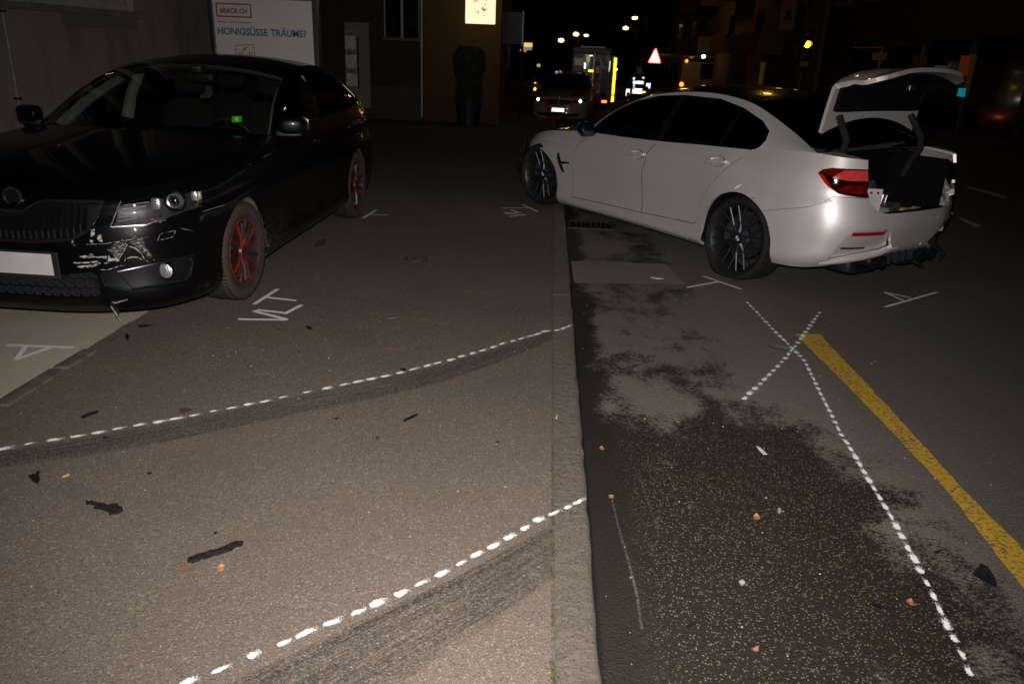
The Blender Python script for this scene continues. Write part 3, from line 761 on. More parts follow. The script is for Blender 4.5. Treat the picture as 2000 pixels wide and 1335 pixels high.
M_TYRE_MUD = None
def tyre(mb, Rw, wd, rim):
    w2 = wd/2
    prof = [(rim, -w2*.78), (rim+.012, -w2*.9), (rim+(Rw-rim)*.5, -w2), (Rw-.022, -w2*.93), (Rw-.006, -w2*.8), (Rw, -w2*.62)]
    for g in (-.55, -.2, .2, .55):
        prof += [(Rw, w2*(g-.045)), (Rw-.008, w2*(g-.035)), (Rw-.008, w2*(g+.035)), (Rw, w2*(g+.045))]
    prof += [(Rw, w2*.62), (Rw-.006, w2*.8), (Rw-.022, w2*.93), (rim+(Rw-rim)*.5, w2), (rim+.012, w2*.9), (rim, w2*.78)]
    mb.lathe(prof, 64)
def make_wheel(parent, loc, Rw, wd, rim, style, side, steer=0, camber=0, mats=None, flat=0., tmat=None, low=False):
    """side +1 left: outer face towards +Y"""
    t = bpy.data.objects.new('wheel', None); col.objects.link(t); t.parent = parent
    t.location = loc; t.rotation_euler = (camber, 0, steer+(0 if side > 0 else math.pi))
    mb = MB(); tyre(mb, Rw, wd, rim)
    if flat:                                            # the flat tyre spreads on the ground
        nv = []
        for x, y, z in mb.v:
            k = max(0, -(z+Rw*.45)/(Rw*.55))
            zz = max(z, -flat); y2 = y*(1+.35*k*k)+(.03*k*k if y > 0 else 0); x2 = x*(1+.22*k*k)
            nv.append((x2, y2, zz))
        mb.v = nv
    mb.build('tyre', tmat or MAT['rubber'], t, smooth=True, angle=40)
    if not low:                                         # tread blocks: cross grooves as dark bars
        mb = MB()
        for k in range(72):
            a = 2*math.pi*k/72; z = (Rw-.001)
            if flat and math.sin(a) < -.5: continue
            rot = Matrix.Rotation(-a+math.pi/2, 3, 'Y')
            for y in (-.36, .36, .74, -.74): mb.box(rot @ Vector((.004 if y > 0 else -.004, wd/2*y, z-.004*(abs(y) > .6))), (.005, wd*.14, .006), rot)
        tag(mb.build('tread_groove', MAT['cabin'], t), kind='stuff')
    dsk = MB(); dsk.lathe([(.03, wd*.02), (rim*.62, wd*.02), (rim*.62, -.02), (.03, -.02)], 40, close=True); dsk.build('brake_disc', MAT['black_plastic'], t, smooth=True)
    cal = MB(); cal.lathe([(rim*.42, wd*.12), (rim*.72, wd*.12), (rim*.72, -.04), (rim*.42, -.04)], 8, ang=R(70), a0=R(-20), close=True); cal.build('brake_caliper', mats.get('cal', MAT['dark_metal']), t)
    yo = wd*.36
    if style == 'mspoke':
        br = MB(); br.lathe([(rim-.004, -wd*.38), (rim-.02, -wd*.3), (rim-.03, wd*.2), (rim-.012, wd*.34), (rim+.004, wd*.415), (rim+.012, wd*.40), (rim, wd*.33), (rim+.001, -wd*.38)], 64); rimo = br.build('rim', mats['rim'], t, smooth=True)
        for k in range(10):
            a = 2*math.pi*k/10+.3
            def pol(r_, da, y): return Vector((r_*math.cos(a+da), y, r_*math.sin(a+da)))
            mb = MB(); j = .5 if k % 2 else .5
            mb.tube([pol(.05, 0, yo*.85), pol(rim*.30, 0, yo*.80), pol(rim*.46, 0, yo*.82)], [.018, .014, .011], 6)
            for s_ in (-1, 1):
                mb.tube([pol(rim*.42, 0, yo*.82), pol(rim*.62, s_*.085, yo*.88), pol(rim*.97, s_*.15, yo*1.0)], [.010, .0085, .0075], 6)
            mb.build('spoke', mats['rim'], rimo, smooth=True)
        hb = MB(); hb.lathe([(.001, yo*.9), (.052, yo*.9), (.075, yo*.82), (.10, yo*.70), (.10, yo*.3)], 30); hb.build('hub', mats['rim'], rimo, smooth=True)
        for k in range(5):
            a = 2*math.pi*k/5+.6; MB().lathe([(.001, yo*.84), (.011, yo*.84), (.011, yo*.5)], 6, (.068*math.cos(a), 0, .068*math.sin(a))).build('wheel_bolt', MAT['black_plastic'], rimo)
        cap = MB().lathe([(.001, yo*.96), (.033, yo*.95), (.036, yo*.88)], 24).build('centre_cap', MAT['black_gloss'], rimo, smooth=True)
        for q in range(4):
            mb = MB(); a0 = q*math.pi/2
            mb.add([(0, yo*.965, 0)]+[(.021*math.cos(a0+i*math.pi/12), yo*.965, .021*math.sin(a0+i*math.pi/12)) for i in range(7)], [(0, i+1, i+2) for i in range(6)]); mb.build('cap_quarter', mats['blue'] if q % 2 else mats['white'], rimo)
    elif style == 'cover':
        MB().lathe([(rim+.006, wd*.40), (rim-.01, wd*.42), (rim-.022, wd*.36), (rim-.05, wd*.28), (.05, wd*.26), (.001, wd*.27)], 56).build('rim', mats['dark'], t, smooth=True)
        cov = MB().lathe([(rim+.002, wd*.405), (rim-.003, wd*.432), (rim-.008, wd*.43), (rim-.010, wd*.38)], 56).build('wheel_cover', mats['red'], t, smooth=True)
        for k in range(5):
            for s_ in (-1, 1):
                a = 2*math.pi*k/5+.35
                def pol(r_, da, y): return Vector((r_*math.cos(a+da), y, r_*math.sin(a+da)))
                mb = MB(); rs = [.045, rim*.35, rim*.6, rim*.84, rim*.96]; da = [s_*.31, s_*.25, s_*.24, s_*.28, s_*.31]; wid = [.005, .0022, .0022, .004, .016 if s_ > 0 else .007]
                for i in range(4):
                    p, q = pol(rs[i], da[i], wd*.40), pol(rs[i+1], da[i+1], wd*.425)
                    d = (q-p).normalized(); n = Vector((0, 1, 0)).cross(d).normalized()
                    mb.add([p+n*wid[i], p-n*wid[i], q-n*wid[i+1], q+n*wid[i+1], p+n*wid[i]-Vector((0, .02, 0)), p-n*wid[i]-Vector((0, .02, 0)), q-n*wid[i+1]-Vector((0, .02, 0)), q+n*wid[i+1]-Vector((0, .02, 0))],
                           [(0, 1, 2, 3), (0, 3, 7, 4), (1, 5, 6, 2)])
                mb.build('spoke', mats['red'], cov)
            for s_ in (-1.5, 0):                     # dark fins between the red outlines
                a = 2*math.pi*k/5+.35+.63+s_*.42
                mb = MB(); p = Vector((.07*math.cos(a), wd*.36, .07*math.sin(a))); q = Vector((rim*.88*math.cos(a), wd*.40, rim*.88*math.sin(a)))
                mb.tube([p, (p+q)/2+Vector((0, .006, 0)), q], [.008, .013, .016], 6); mb.build('fin', mats['dark'], cov, smooth=True)
        MB().lathe([(.001, wd*.43), (.034, wd*.425), (.045, wd*.40), (.05, wd*.34)], 24).build('hub_cap', mats['dark'], cov, smooth=True)
        MB().lathe([(.036, wd*.424), (.046, wd*.424), (.05, wd*.39), (.036, wd*.40)], 24, close=True).build('hub_ring', mats['red'], cov, smooth=True)
    else:
        MB().lathe([(rim+.004, wd*.40), (rim-.02, wd*.36), (rim-.03, wd*.1), (.08, wd*.2), (.001, wd*.24)], 24).build('rim', mats['rim'], t, smooth=True)
    return t
def wheel_well(parent, x, z, r_, side, yo, mat):
    mb = MB(); mb.lathe([(r_, side*(yo-.02)), (r_, side*(yo-.42)), (.03, side*(yo-.43))], 24, (x, 0, z), ang=math.pi*1.12, a0=-math.pi*.06)
    return mb.build('wheel_liner', mat, parent, smooth=True)
def cabin(parent, x_seat, z0, yo, mats, rear=True, wheel=True, dash_x=1.9, dash_z=.93, headrest=True):
    for sy in (-1, 1):
        for row, xs in ((0, x_seat),)+(((1, x_seat-.86),) if rear else ()):
            t = bpy.data.objects.new('seat', None); col.objects.link(t); t.parent = parent; t.location = (xs, sy*yo, z0)
            mb = MB(); superq(mb, (.05, 0, .05), (.52, .5, .2), .5, 8); mb.build('cushion', mats['seat'], t, smooth=True)
            rot = Matrix.Rotation(R(-18), 3, 'Y'); mb = MB(); superq(mb, (-.30, 0, .38), (.16, .48, .64), .5, 8, rot); mb.build('backrest', mats['seat'], t, smooth=True)
            if headrest:
                mb = MB(); superq(mb, (-.41, 0, .82), (.1, .27, .18), .55, 8, rot); mb.build('headrest', mats['seat'], t, smooth=True)
                for s_ in (-1, 1): MB().tube([(-.36, s_*.06, .64), (-.395, s_*.06, .76)], .007, 6).build('headrest_post', MAT['chrome'], t, smooth=True)
    mb = MB(); superq(mb, (dash_x, 0, dash_z-.1), (.5, 1.42, .24), .5, 10); mb.build('dashboard', mats['dash'], parent, smooth=True)
    if wheel:
        t = bpy.data.objects.new('steering_wheel', None); col.objects.link(t); t.parent = parent
        t.location = (dash_x-.38, yo, dash_z-.1); t.rotation_euler = (0, R(-65), 0)
        mb = MB(); mb.tube([(.18*math.cos(a), .18*math.sin(a), 0) for a in [2*math.pi*i/28 for i in range(29)]], .014, 8, cap=False); mb.build('wheel_rim', MAT['black_plastic'], t, smooth=True)
        mb = MB(); superq(mb, (0, 0, -.01), (.15, .14, .05), .6, 8); mb.build('hub', MAT['black_plastic'], t, smooth=True)
        for a in (0, 2.1, -2.1): MB().tube([(.05*math.cos(a), .05*math.sin(a), 0), (.175*math.cos(a), .175*math.sin(a), 0)], .011, 6).build('spoke', MAT['black_plastic'], t)
def mirror_part(parent, loc, side, shell_mat, low_mat):
    t = bpy.data.objects.new('side_mirror', None); col.objects.link(t); t.parent = parent; t.location = loc
    rot = Matrix.Rotation(side*R(12), 3, 'Z')
    mb = MB(); superq(mb, (0, side*.105, .05), (.10, .19, .12), .62, 10, rot); mb.v = [(x+(.03 if x > 0 else 0)*(1-abs(y)/.25), y, z) for x, y, z in mb.v]; mb.build('housing', shell_mat, t, smooth=True)
    mb = MB(); superq(mb, (0.005, side*.075, -.005), (.09, .19, .045), .6, 8, rot); mb.build('foot', low_mat, t, smooth=True)
    mb = MB(); superq(mb, (-.052, side*.12, .058), (.006, .17, .10), .55, 8, rot); mb.build('mirror_glass', MAT['black_gloss'], t, smooth=True)
    return t
def dish(sh, names, cx, cz, a, b, depth, mat, doors):
    """hollow pressed into the door skin behind a handle, both sides"""
    n = 20; el = [(cx+a*math.cos(6.2832*i/n), cz+b*math.sin(6.2832*i/n)) for i in range(n)]
    rims = {}
    for sd in ('left', 'right'): rims[sd] = [[sh.hit(cx+(x-cx)*k, cz+(z-cz)*k, sd)[0] for x, z in el] for k in (1., .85, .6, .3)]+[[sh.hit(cx, cz, sd)[0]]]
    sh.cut(el, (0, 2), names, 'hole', lambda c: abs(c.y) > .5)
    for sd, par in zip(('left', 'right'), doors):
        sg = 1 if sd == 'left' else -1; mb = MB(); vs = []
        for k, ring in zip((0, .5, .9, 1), rims[sd]): vs += [p-Vector((0, sg*depth*k, 0)) for p in ring]
        vs.append(rims[sd][4][0]-Vector((0, sg*depth, 0))); fs = [(r_*n+i, r_*n+(i+1) % n, (r_+1)*n+(i+1) % n, (r_+1)*n+i) for r_ in range(3) for i in range(n)]+[(3*n+i, 3*n+(i+1) % n, 4*n) for i in range(n)]
        par.append(mb.add(vs, fs).mesh('handle_cup', smooth=True, angle=60))
def handle(parent, x, z, y, side, mat, L=.2, tilt=0.):
    t = bpy.data.objects.new('door_handle', None); col.objects.link(t); t.parent = parent; t.location = (x, y, z); t.rotation_euler = (0, tilt, 0)
    mb = MB(); superq(mb, (0, side*.032, 0), (L, .024, .034), .5, 8); mb.build('grip', mat, t, smooth=True)
    mb = MB(); superq(mb, (L*.44, side*.008, 0), (.03, .03, .03), .7, 6); superq(mb, (-L*.44, side*.008, 0), (.03, .03, .03), .7, 6); tag(mb.build('mount', mat, t, smooth=True), kind='stuff')
    return t
def ribbon(sh_, pts, wdt, t, name, mat, parent, sd='front', lift=.001):
    """raised strip following a line on the bodywork"""
    mb = MB(); n = len(pts); L = []; 
    for i, p in enumerate(pts):
        a, b = pts[max(i-1, 0)], pts[min(i+1, n-1)]; d = math.hypot(b[0]-a[0], b[1]-a[1]) or 1
        nx, nz = -(b[1]-a[1])/d*wdt/2, (b[0]-a[0])/d*wdt/2
        h1, _ = sh_.hit(p[0]+nx, p[1]+nz, sd); h2, _ = sh_.hit(p[0]-nx, p[1]-nz, sd)
        if h1 is None or h2 is None: return None
        L.append((h1, h2))
    dn = Vector((1, 0, 0)) if sd == 'front' else Vector((-1, 0, 0)) if sd == 'rear' else Vector((0, -1 if sd == 'right' else 1, 0))
    vs = []
    for h1, h2 in L: vs += [h1+dn*-.008, h1+dn*(lift+t), h2+dn*(lift+t), h2+dn*-.008]
    fs = [(4*i+j, 4*i+4+j, 4*i+5+j, 4*i+1+j) for i in range(n-1) for j in range(3)]
    return mb.add(vs, fs).build(name, mat, parent, smooth=True, angle=50)
def dens(poly, st=.03, close=True):
    out = []; n = len(poly)
    for i in range(n if close else n-1):
        p, q = poly[i], poly[(i+1) % n]; k = max(1, int(math.hypot(q[0]-p[0], q[1]-p[1])/st)); out += [(p[0]+(q[0]-p[0])*j/k, p[1]+(q[1]-p[1])*j/k) for j in range(k)]
    out.append(poly[0] if close else poly[-1]); return out
# ================================================================== THE TWO CRASHED CARS
def car_paint(name, c, rough, coat, dirt=None):
    mt, nt, b, o = newmat(name); v = OBJ(nt); x, y, z = XYZ(nt, v)
    b.inputs['Base Color'].default_value = (*c, 1); b.inputs['Roughness'].default_value = rough
    b.inputs['Coat Weight'].default_value = coat; b.inputs['Coat IOR'].default_value = 1.38 if max(c) < .1 else 1.5; b.inputs['Coat Roughness'].default_value = .04; b.inputs['Specular IOR Level'].default_value = .1 if max(c) < .1 else .55
    if max(c) > .1: b.inputs['Metallic'].default_value = .55
    if dirt:
        n1 = NZ(nt, v, 5, 5, .65); n2 = NZ(nt, v, 42, 4, .7)
        low = MT(nt, 'SUBTRACT', 1, SM(nt, z, .15, dirt[1])); film = MT(nt, 'MULTIPLY', MT(nt, 'POWER', low, 1.6), SM(nt, MT(nt, 'ADD', MT(nt, 'MULTIPLY', n1, .6), MT(nt, 'MULTIPLY', n2, .4)), .34, .66))
        film = MT(nt, 'MULTIPLY', film, dirt[2])
        # thrown mud behind the front wheel
        if len(dirt) > 3:
            m_ = MT(nt, 'MULTIPLY', SM(nt, x, dirt[3]-.75, dirt[3]), MT(nt, 'SUBTRACT', 1, SM(nt, z, .2, .62))); m_ = MT(nt, 'MULTIPLY', m_, SM(nt, n2, .46, .58))
            m_ = MT(nt, 'MULTIPLY', m_, MT(nt, 'SUBTRACT', 1, SM(nt, x, dirt[3]+.02, dirt[3]+.12)))
            film = MT(nt, 'MAXIMUM', film, MT(nt, 'MULTIPLY', m_, .8))
        nt.links.new(MIX(nt, film, c, dirt[0]), b.inputs['Base Color'])
        nt.links.new(MT(nt, 'MULTIPLY_ADD', film, .5, rough, clamp=True), b.inputs['Roughness']); nt.links.new(MT(nt, 'MULTIPLY', MT(nt, 'SUBTRACT', 1, film), coat), b.inputs['Coat Weight'])
    return mt
def px_on(sh, mwi, px, py):
    o = mwi @ Vector((0, 0, CAM_H)); d = (mwi.to_3x3() @ ray(px, py)).normalized()
    h = sh.bvh.ray_cast(o, d); return (h[0], h[1]) if h[0] is not None else (None, None)
def pxs(sh, mwi, pts, ax):
    out = []
    for p in pts:
        h, n = px_on(sh, mwi, *p)
        if h is not None: out.append((h[ax[0]], h[ax[1]]))
    return out
def px_decal(sh, mwi, pts, t, name, mat, parent, lift=.0012, fn=None):
    """thin piece on the bodywork where the photo shows it"""
    P = []
    for i in range(len(pts)):
        p, q = pts[i], pts[(i+1) % len(pts)]; k = max(1, int(math.hypot(q[0]-p[0], q[1]-p[1])/9))
        P += [(p[0]+(q[0]-p[0])*j/k, p[1]+(q[1]-p[1])*j/k) for j in range(k)]
    c = (sum(p[0] for p in P)/len(P), sum(p[1] for p in P)/len(P)); hs = [px_on(sh, mwi, *p) for p in P+[c]]
    if any(h is None for h, n in hs): return None
    n = len(P); nm = sum((x for h, x in hs), Vector()).normalized()
    camd = (mwi @ Vector((0, 0, CAM_H)) - hs[-1][0]).normalized()
    if nm.dot(camd) < 0: nm = -nm
    lo = [h+nm*lift for h, _ in hs[:n]]; hi = [h+nm*(lift+t) for h, _ in hs]; mb = MB()
    vs = lo+hi
    if fn: vs = [fn(v) for v in vs]
    mb.add(vs, [(i, (i+1) % n, n+(i+1) % n, n+i) for i in range(n)]+[(n+i, n+(i+1) % n, 2*n) for i in range(n)])
    return mb.build(name, mat, parent)
def px_line(sh, mwi, pts, wpx, t, name, mat, parent, **k):
    """ribbon along a photo polyline"""
    L, R_ = [], []
    for i, p in enumerate(pts):
        a, b = pts[max(i-1, 0)], pts[min(i+1, len(pts)-1)]; d = math.hypot(b[0]-a[0], b[1]-a[1]) or 1
        nx, ny = -(b[1]-a[1])/d, (b[0]-a[0])/d; w_ = wpx[i] if isinstance(wpx, (list, tuple)) else wpx
        L.append((p[0]+nx*w_/2, p[1]+ny*w_/2)); R_.append((p[0]-nx*w_/2, p[1]-ny*w_/2))
    out = MB(); nmid = len(pts)
    hs = [px_on(sh, mwi, *p) for p in L+R_]
    if any(h is None for h, n in hs): return None
    nm = sum((x for h, x in hs), Vector()).normalized(); camd = (mwi @ Vector((0, 0, CAM_H)) - hs[0][0]).normalized()
    if nm.dot(camd) < 0: nm = -nm
    lo = [h+nm*.0008 for h, _ in hs]; hi = [h+nm*(.0008+t) for h, _ in hs]; n = nmid
    vs = lo+hi; N = 2*n
    if k.get('fn'): vs = [k['fn'](v) for v in vs]
    fs = []
    for i in range(n-1):
        fs += [(N+i, N+i+1, N+n+i+1, N+n+i), (i, i+1, N+i+1, N+i), (n+i, N+n+i, N+n+i+1, n+i+1)]
    return out.add(vs, fs).build(name, mat, parent)

# ------------------------------------------------------------------ white saloon, seen from behind on its left
MW = Matrix.Translation((2.5587, 6.7987, 0)) @ Matrix.Rotation(R(123.71), 4, 'Z'); MWI = MW.inverted()
S = dict(
    plan=[(3.56, 0), (3.55, .3), (3.50, .5), (3.38, .70), (3.22, .82), (3.05, .875), (2.88, .895), (2.5, .885), (2.2, .868), (1.6, .858), (1.0, .862), (.55, .885), (.28, .912), (0, .918), (-.3, .905), (-.54, .868), (-.735, .79), (-.86, .64), (-.935, .4), (-.965, 0)],
    belt=[.68, .685, .69, .72, .79, .845, .885, .925, .950, .963, .985, 1.010, 1.022, 1.035, 1.06, 1.07, 1.06, 1.05, 1.05, 1.05],
    cols={0: [(.12, .2), (.05, .28), (.02, .4), (.0, .5), (.02, .58), (.06, .64), (.12, .68)],
          4: [(.10, .2), (.03, .28), (.01, .42), (0, .54), (.01, .64), (.03, .72), (.07, .78)],
          6: [(.06, .17), (.02, .22), (.0, .36), (0, .52), (.0, .68), (.02, .80), (.07, .89)],
          8: [(.06, .165), (.005, .2), (.012, .31), (.016, .5), (.0, .68), (.012, .83), (.06, .955)],
          10: [(.05, .17), (-.008, .215), (.022, .325), (.018, .5), (.0, .7), (.008, .85), (.055, .985)],
          12: [(.06, .175), (.0, .22), (.012, .34), (.006, .52), (.0, .70), (.022, .86), (.085, 1.025)],
          13: [(.06, .18), (.02, .24), (.0, .36), (-.005, .52), (.0, .70), (.03, .86), (.10, 1.035)],
          15: [(.06, .21), (.02, .26), (.0, .4), (-.008, .55), (.0, .70), (.03, .86), (.09, 1.07)],
          17: [(.13, .27), (.05, .33), (.0, .45), (-.02, .58), (.005, .72), (.035, .90), (.07, 1.06)],
          19: [(.15, .30), (.06, .36), (.01, .48), (-.02, .60), (.01, .72), (.03, .90), (.05, 1.06)]},
    idx=(3, 8, 15, 17), cowl=(2.42, 1.0), rail=[(1.85, .735, 1.185), (1.52, .655, 1.33), (1.1, .60, 1.40), (.6, .59, 1.405), (.28, .60, 1.357), (.0, .635, 1.262), (-.28, .69, 1.155)],
    rail_idx=(2, 5), head=(1.55, 1.405), rhead=(.22, 1.415), rbase=(-.56, 1.085))
sh = make_shell(S); side = lambda c: abs(c.y) > .5
M_WHITE = car_paint('pearl_white_paint', (.74, .705, .70), .46, 1., ((.2, .17, .14), .45, .35))
M_TINT = GLASS('tinted_glass', (.035, .035, .04))
LR = lambda n: (lambda c: n+('_L' if c.y > 0 else '_R'))
white = thing('white_saloon_car', 'damaged white sports saloon with its boot lid open, straddling the kerb', 'car', MW.translation, R(123.71))
P3 = lambda pts: pxs(sh, MWI, pts, (0, 2))
win = [(2.10, .90), (2.10, .985), (1.985, 1.085), (1.81, 1.20), (1.618, 1.287), (1.353, 1.352), (1.053, 1.378), (.628, 1.374), (.342, 1.322), (.10, 1.243), (-.02, 1.175), (-.04, 1.11), (-.015, 1.06), (.03, 1.03), (.05, .9)]
sh.cut(win, (0, 2), ['side'], LR('window'), side)
for nm, xa, xb in (('pillar', 1.165, 1.02),):
    sh.cut([(xa+.02, .9), (xb+.055, 1.45), (xb-.02, 1.45), (xa-.06, .9)], (0, 2), ['window_L', 'window_R'], LR('pillarB'), side)
sh.cut([(.44, .9), (.31, 1.45), (.285, 1.45), (.41, .9)], (0, 2), ['window_L', 'window_R'], LR('pillarC'), side)
pk = ['pillarB_L', 'pillarB_R', 'pillarC_L', 'pillarC_R']
sh.cut([(3, .9), (3, 1.5), (1.06, 1.5), (1.1, .9)], (0, 2), ['window_L', 'window_R'], LR('frontglass'), side)
sh.cut([(.36, .9), (.36, 1.5), (-.5, 1.5), (-.5, .9)], (0, 2), ['window_L', 'window_R'], LR('quarterglass'), side)
arch = circ((.05, .325), .372, legs=(1.0, .99)); archf = circ((2.9, .335), .366)
sh.cut(arch, (0, 2), ['body'], 'hole', side); sh.cut(archf, (0, 2), ['body'], 'hole', side)
sh.cut([(2.9, -.1), (2.95, .5), (3.13, .66), (3.35, .69), (3.9, .66), (3.9, -.1)], (0, 2), ['body'], 'hole')
fd = [(2.14, 1.2), (2.17, .90), (2.27, .80), (2.31, .70), (2.307, .55), (2.294, .275), (1.245, .305), (1.258, .5), (1.27, .687), (1.239, .844), (1.16, .95), (1.118, .99), (1.1, 1.2)]
rd = [(1.1, 1.2), (1.118, .99), (1.16, .95), (1.239, .844), (1.27, .687), (1.258, .5), (1.245, .305), (.555, .338), (.508, .357), (.48, .47), (.461, .54), (.42, .63), (.365, .71), (.28, .81), (.177, .905), (.042, 1.03), (.04, 1.2)]
sh.cut(fd, (0, 2), ['body'], LR('fdoor'), side); sh.cut(rd, (0, 2), ['body'], LR('rdoor'), side)
cups = {}
for nm_, x_, z_ in (('fdoor', 1.365, .832), ('rdoor', .35, .90)):
    cups[nm_] = ([], []); dish(sh, [nm_+'_L', nm_+'_R'], x_, z_, .085, .042, .022, None, cups[nm_])
tl = [(-.575, .935), (-.60, .965), (-.66, .982), (-.78, .985), (-1.1, .982), (-1.1, .785), (-.84, .785), (-.735, .806), (-.665, .85)]
sh.cut(tl, (0, 2), ['body'], LR('taillight'), lambda c: abs(c.y) > .56 and c.x < -.4)
opn = [(-.575, 1.2), (-.59, .95), (-.58, .82), (-.555, .745), (-.505, .695), (-.43, .672), (.43, .672), (.505, .695), (.555, .745), (.58, .82), (.59, .95), (.575, 1.2)]
sh.cut(opn, (1, 2), ['body', 'taillight_L', 'taillight_R'], 'lid', lambda c: c.x < -.5)
sh.cut([(.3, -.6), (.3, .6), (-1.3, .6), (-1.3, -.6)], (0, 1), ['deck'], 'lid')
sh.cut([(-.22, -.1), (-.22, .60), (-.40, .645), (-.58, .69), (-.67, .735), (-.71, .783), (-1.3, .783), (-1.3, -.1)], (0, 2), ['body'], 'bumper', lambda c: c.x < -.1)
vent = [(.755, .26), (.735, .40), (.70, .50), (.655, .548), (.42, .552), (.35, .53), (.30, .45), (.24, .39), (.32, .355), (.46, .335), (.60, .30)]
for p in (vent, mirror_x(vent)): sh.cut(p, (1, 2), ['bumper'], LR('vent'), lambda c: c.x < -.5)
def dent(p):                                           # crushed right rear corner and creased arch
    q = Vector(p)
    if q.x < -.35 and q.y < -.35 and q.z < .74:
        k = min(1, (-.35-q.y)/.45)*min(1, (-.35-q.x)/.3); h = math.sin(q.y*31+q.z*17)*.5+math.sin(q.z*43-q.x*29)*.5
        q.x += .07*k+.022*k*h; q.z += (-.03*k if q.z < .5 else 0)+.018*k*h; q.y += .03*k*h
    d = math.hypot(q.x+.12, (q.z-.72))
    if q.y > .7 and d < .11: q.y -= .012*(1-d/.11)*math.sin(d*60)
    return q
body = sh.part(['body', 'deck', 'side'], 'body', M_WHITE, white, flange=.022, fn=dent)
sh.part(['body', 'deck', 'bumper', 'fdoor_L', 'fdoor_R', 'rdoor_L', 'rdoor_R', 'hood'], 'inner_shell', MAT['cabin'], white, off=.028, flip=True, keep=lambda c: c.x > -.4)
sh.part(['side', 'roof'], 'headliner', PM('dark_headliner', (.02, .02, .022), .9), white, off=.02, flip=True)
sh.part('hood', 'bonnet', M_WHITE, white, gap=.003, flange=.015)
M_CARB = PM('carbon_roof', (.008, .008, .009), .2, coat=1., coat_r=.03)
roof = sh.part('roof', 'roof', M_CARB, white)
mb = MB(); superq(mb, (.33, 0, 1.435), (.16, .045, .07), .8, 8); mb.v = [(x-(z-1.41)*.7, y, z) for x, y, z in mb.v]; mb.build('roof_antenna', MAT['black_gloss'], roof, smooth=True)
sh.part('windscreen', 'windscreen', GLASS('screen_glass', (.3, .32, .32)), white); rw = sh.part('rear_window', 'rear_window', M_TINT, white)
for k_ in pk: sh.part(k_, 'door_pillar', MAT['black_gloss'], white)
for s_ in 'LR':
    sg_ = 1 if s_ == 'L' else -1
    d1 = sh.part('fdoor_'+s_, 'door', M_WHITE, white, gap=.006, flange=.025); d2 = sh.part('rdoor_'+s_, 'door', M_WHITE, white, gap=.006, flange=.025)
    sh.part('frontglass_'+s_, 'side_window', M_TINT, d1); sh.part('window_'+s_, 'side_window', M_TINT, d2); sh.part('quarterglass_'+s_, 'side_window', M_TINT, d2)
    for d_, nm_ in ((d1, 'fdoor'), (d2, 'rdoor')): link('handle_cup', cups[nm_][0 if s_ == 'L' else 1][0], M_WHITE, d_)
    for d_, x_, z_, tl_ in ((d1, 1.365, .832, .0), (d2, .35, .90, -.06)):
        h, n = sh.hit(x_, z_, 'left'); handle(d_, x_, z_, sg_*h.y, sg_, M_WHITE, .225, .08)
    mirror_part(d1, (2.0, sg_*.86, .955), sg_, MAT['black_gloss'], MAT['black_plastic'])
cabin(white, 1.25, .36, .36, dict(seat=MAT['seat_fabric'], dash=MAT['cabin']), dash_x=1.98, dash_z=.93)
# black strips in the door gaps, their shade put in as colour
for poly in (fd, rd):
    pts = [p for p in dens(poly[1:-1], .03, False) if p[1] < .985]
    for sd in ('left', 'right'): ribbon(sh, pts, .007, .002, 'door_gap_strip', MAT['cabin'], white, sd, lift=-.0045)
# tail lights: lens over a housing
M_TL = PM('tail_lens_red', (.5, .008, .008), .08, coat=1.); M_TLD = PM('tail_lens_dark', (.018, .0, .001), .08, coat=1.); M_TLB = PM('tail_lens_bright', (.55, .05, .05), .12, coat=1., var=.15, vscale=30)
for s_ in 'LR':
    sh.cut([(-.68, .915), (-.735, .974), (-1.1, .974), (-1.1, .908), (-.77, .90)], (0, 2), ['taillight_'+s_], 'tlb_'+s_)
    sh.cut([(-.5, 1.0), (-.66, .925), (-.77, .90), (-1.1, .908), (-1.1, .882), (-.78, .875), (-.715, .83), (-.735, .812), (-1.1, .808), (-1.1, .75), (-.45, .75)], (0, 2), ['taillight_'+s_], 'tld_'+s_)
    sh.cut([(-.585, .937), (-.625, .925), (-.725, .806), (-.70, .79), (-.55, .85)], (0, 2), ['tld_'+s_, 'taillight_'+s_], 'tlm_'+s_)
    if s_ == 'R': [sh.part(k+'_R', 'broken_light_recess', MAT['cabin'], white, off=.03) for k in ('taillight', 'tlb', 'tld', 'tlm')]; continue
    o = sh.part('taillight_'+s_, 'tail_light', PM('tail_lens_deep', (.11, .002, .003), .08, coat=1., var=.4, vscale=14), white, flange=.02)
    sh.part('tlb_'+s_, 'upper_lens', M_TLB, o, flange=.006); sh.part('tld_'+s_, 'dark_band', M_TLD, o); sh.part('tlm_'+s_, 'side_lens', M_TL, o, flange=.004)
bump = sh.part('bumper', 'rear_bumper', M_WHITE, white, gap=.003, flange=.033, fn=dent)
def ventf(p): q = dent(p); q.x += .012+.05*max(0, min(1, (.55-p[2])/.25)); return q
for s_ in 'LR': sh.part('vent_'+s_, 'bumper_vent', M_WHITE, bump, off=.004, fn=ventf)
for sg_ in (1, -1):
    mb = MB(); pts = []
    for y, z in ((.76, .268), (.62, .292), (.47, .322), (.34, .342), (.25, .375), (.15, .385)):
        h, n = sh.hit(y, z, 'rear'); pts.append(dent(Vector((h.x+.004, sg_*y, z))))
    mb.tube(pts, [.014, .022, .024, .02, .016, .01], 8); mb.build('bumper_lip', M_WHITE, bump, smooth=True)
M_REFL = PM('red_reflector', (.28, .004, .012), .15, coat=1.)
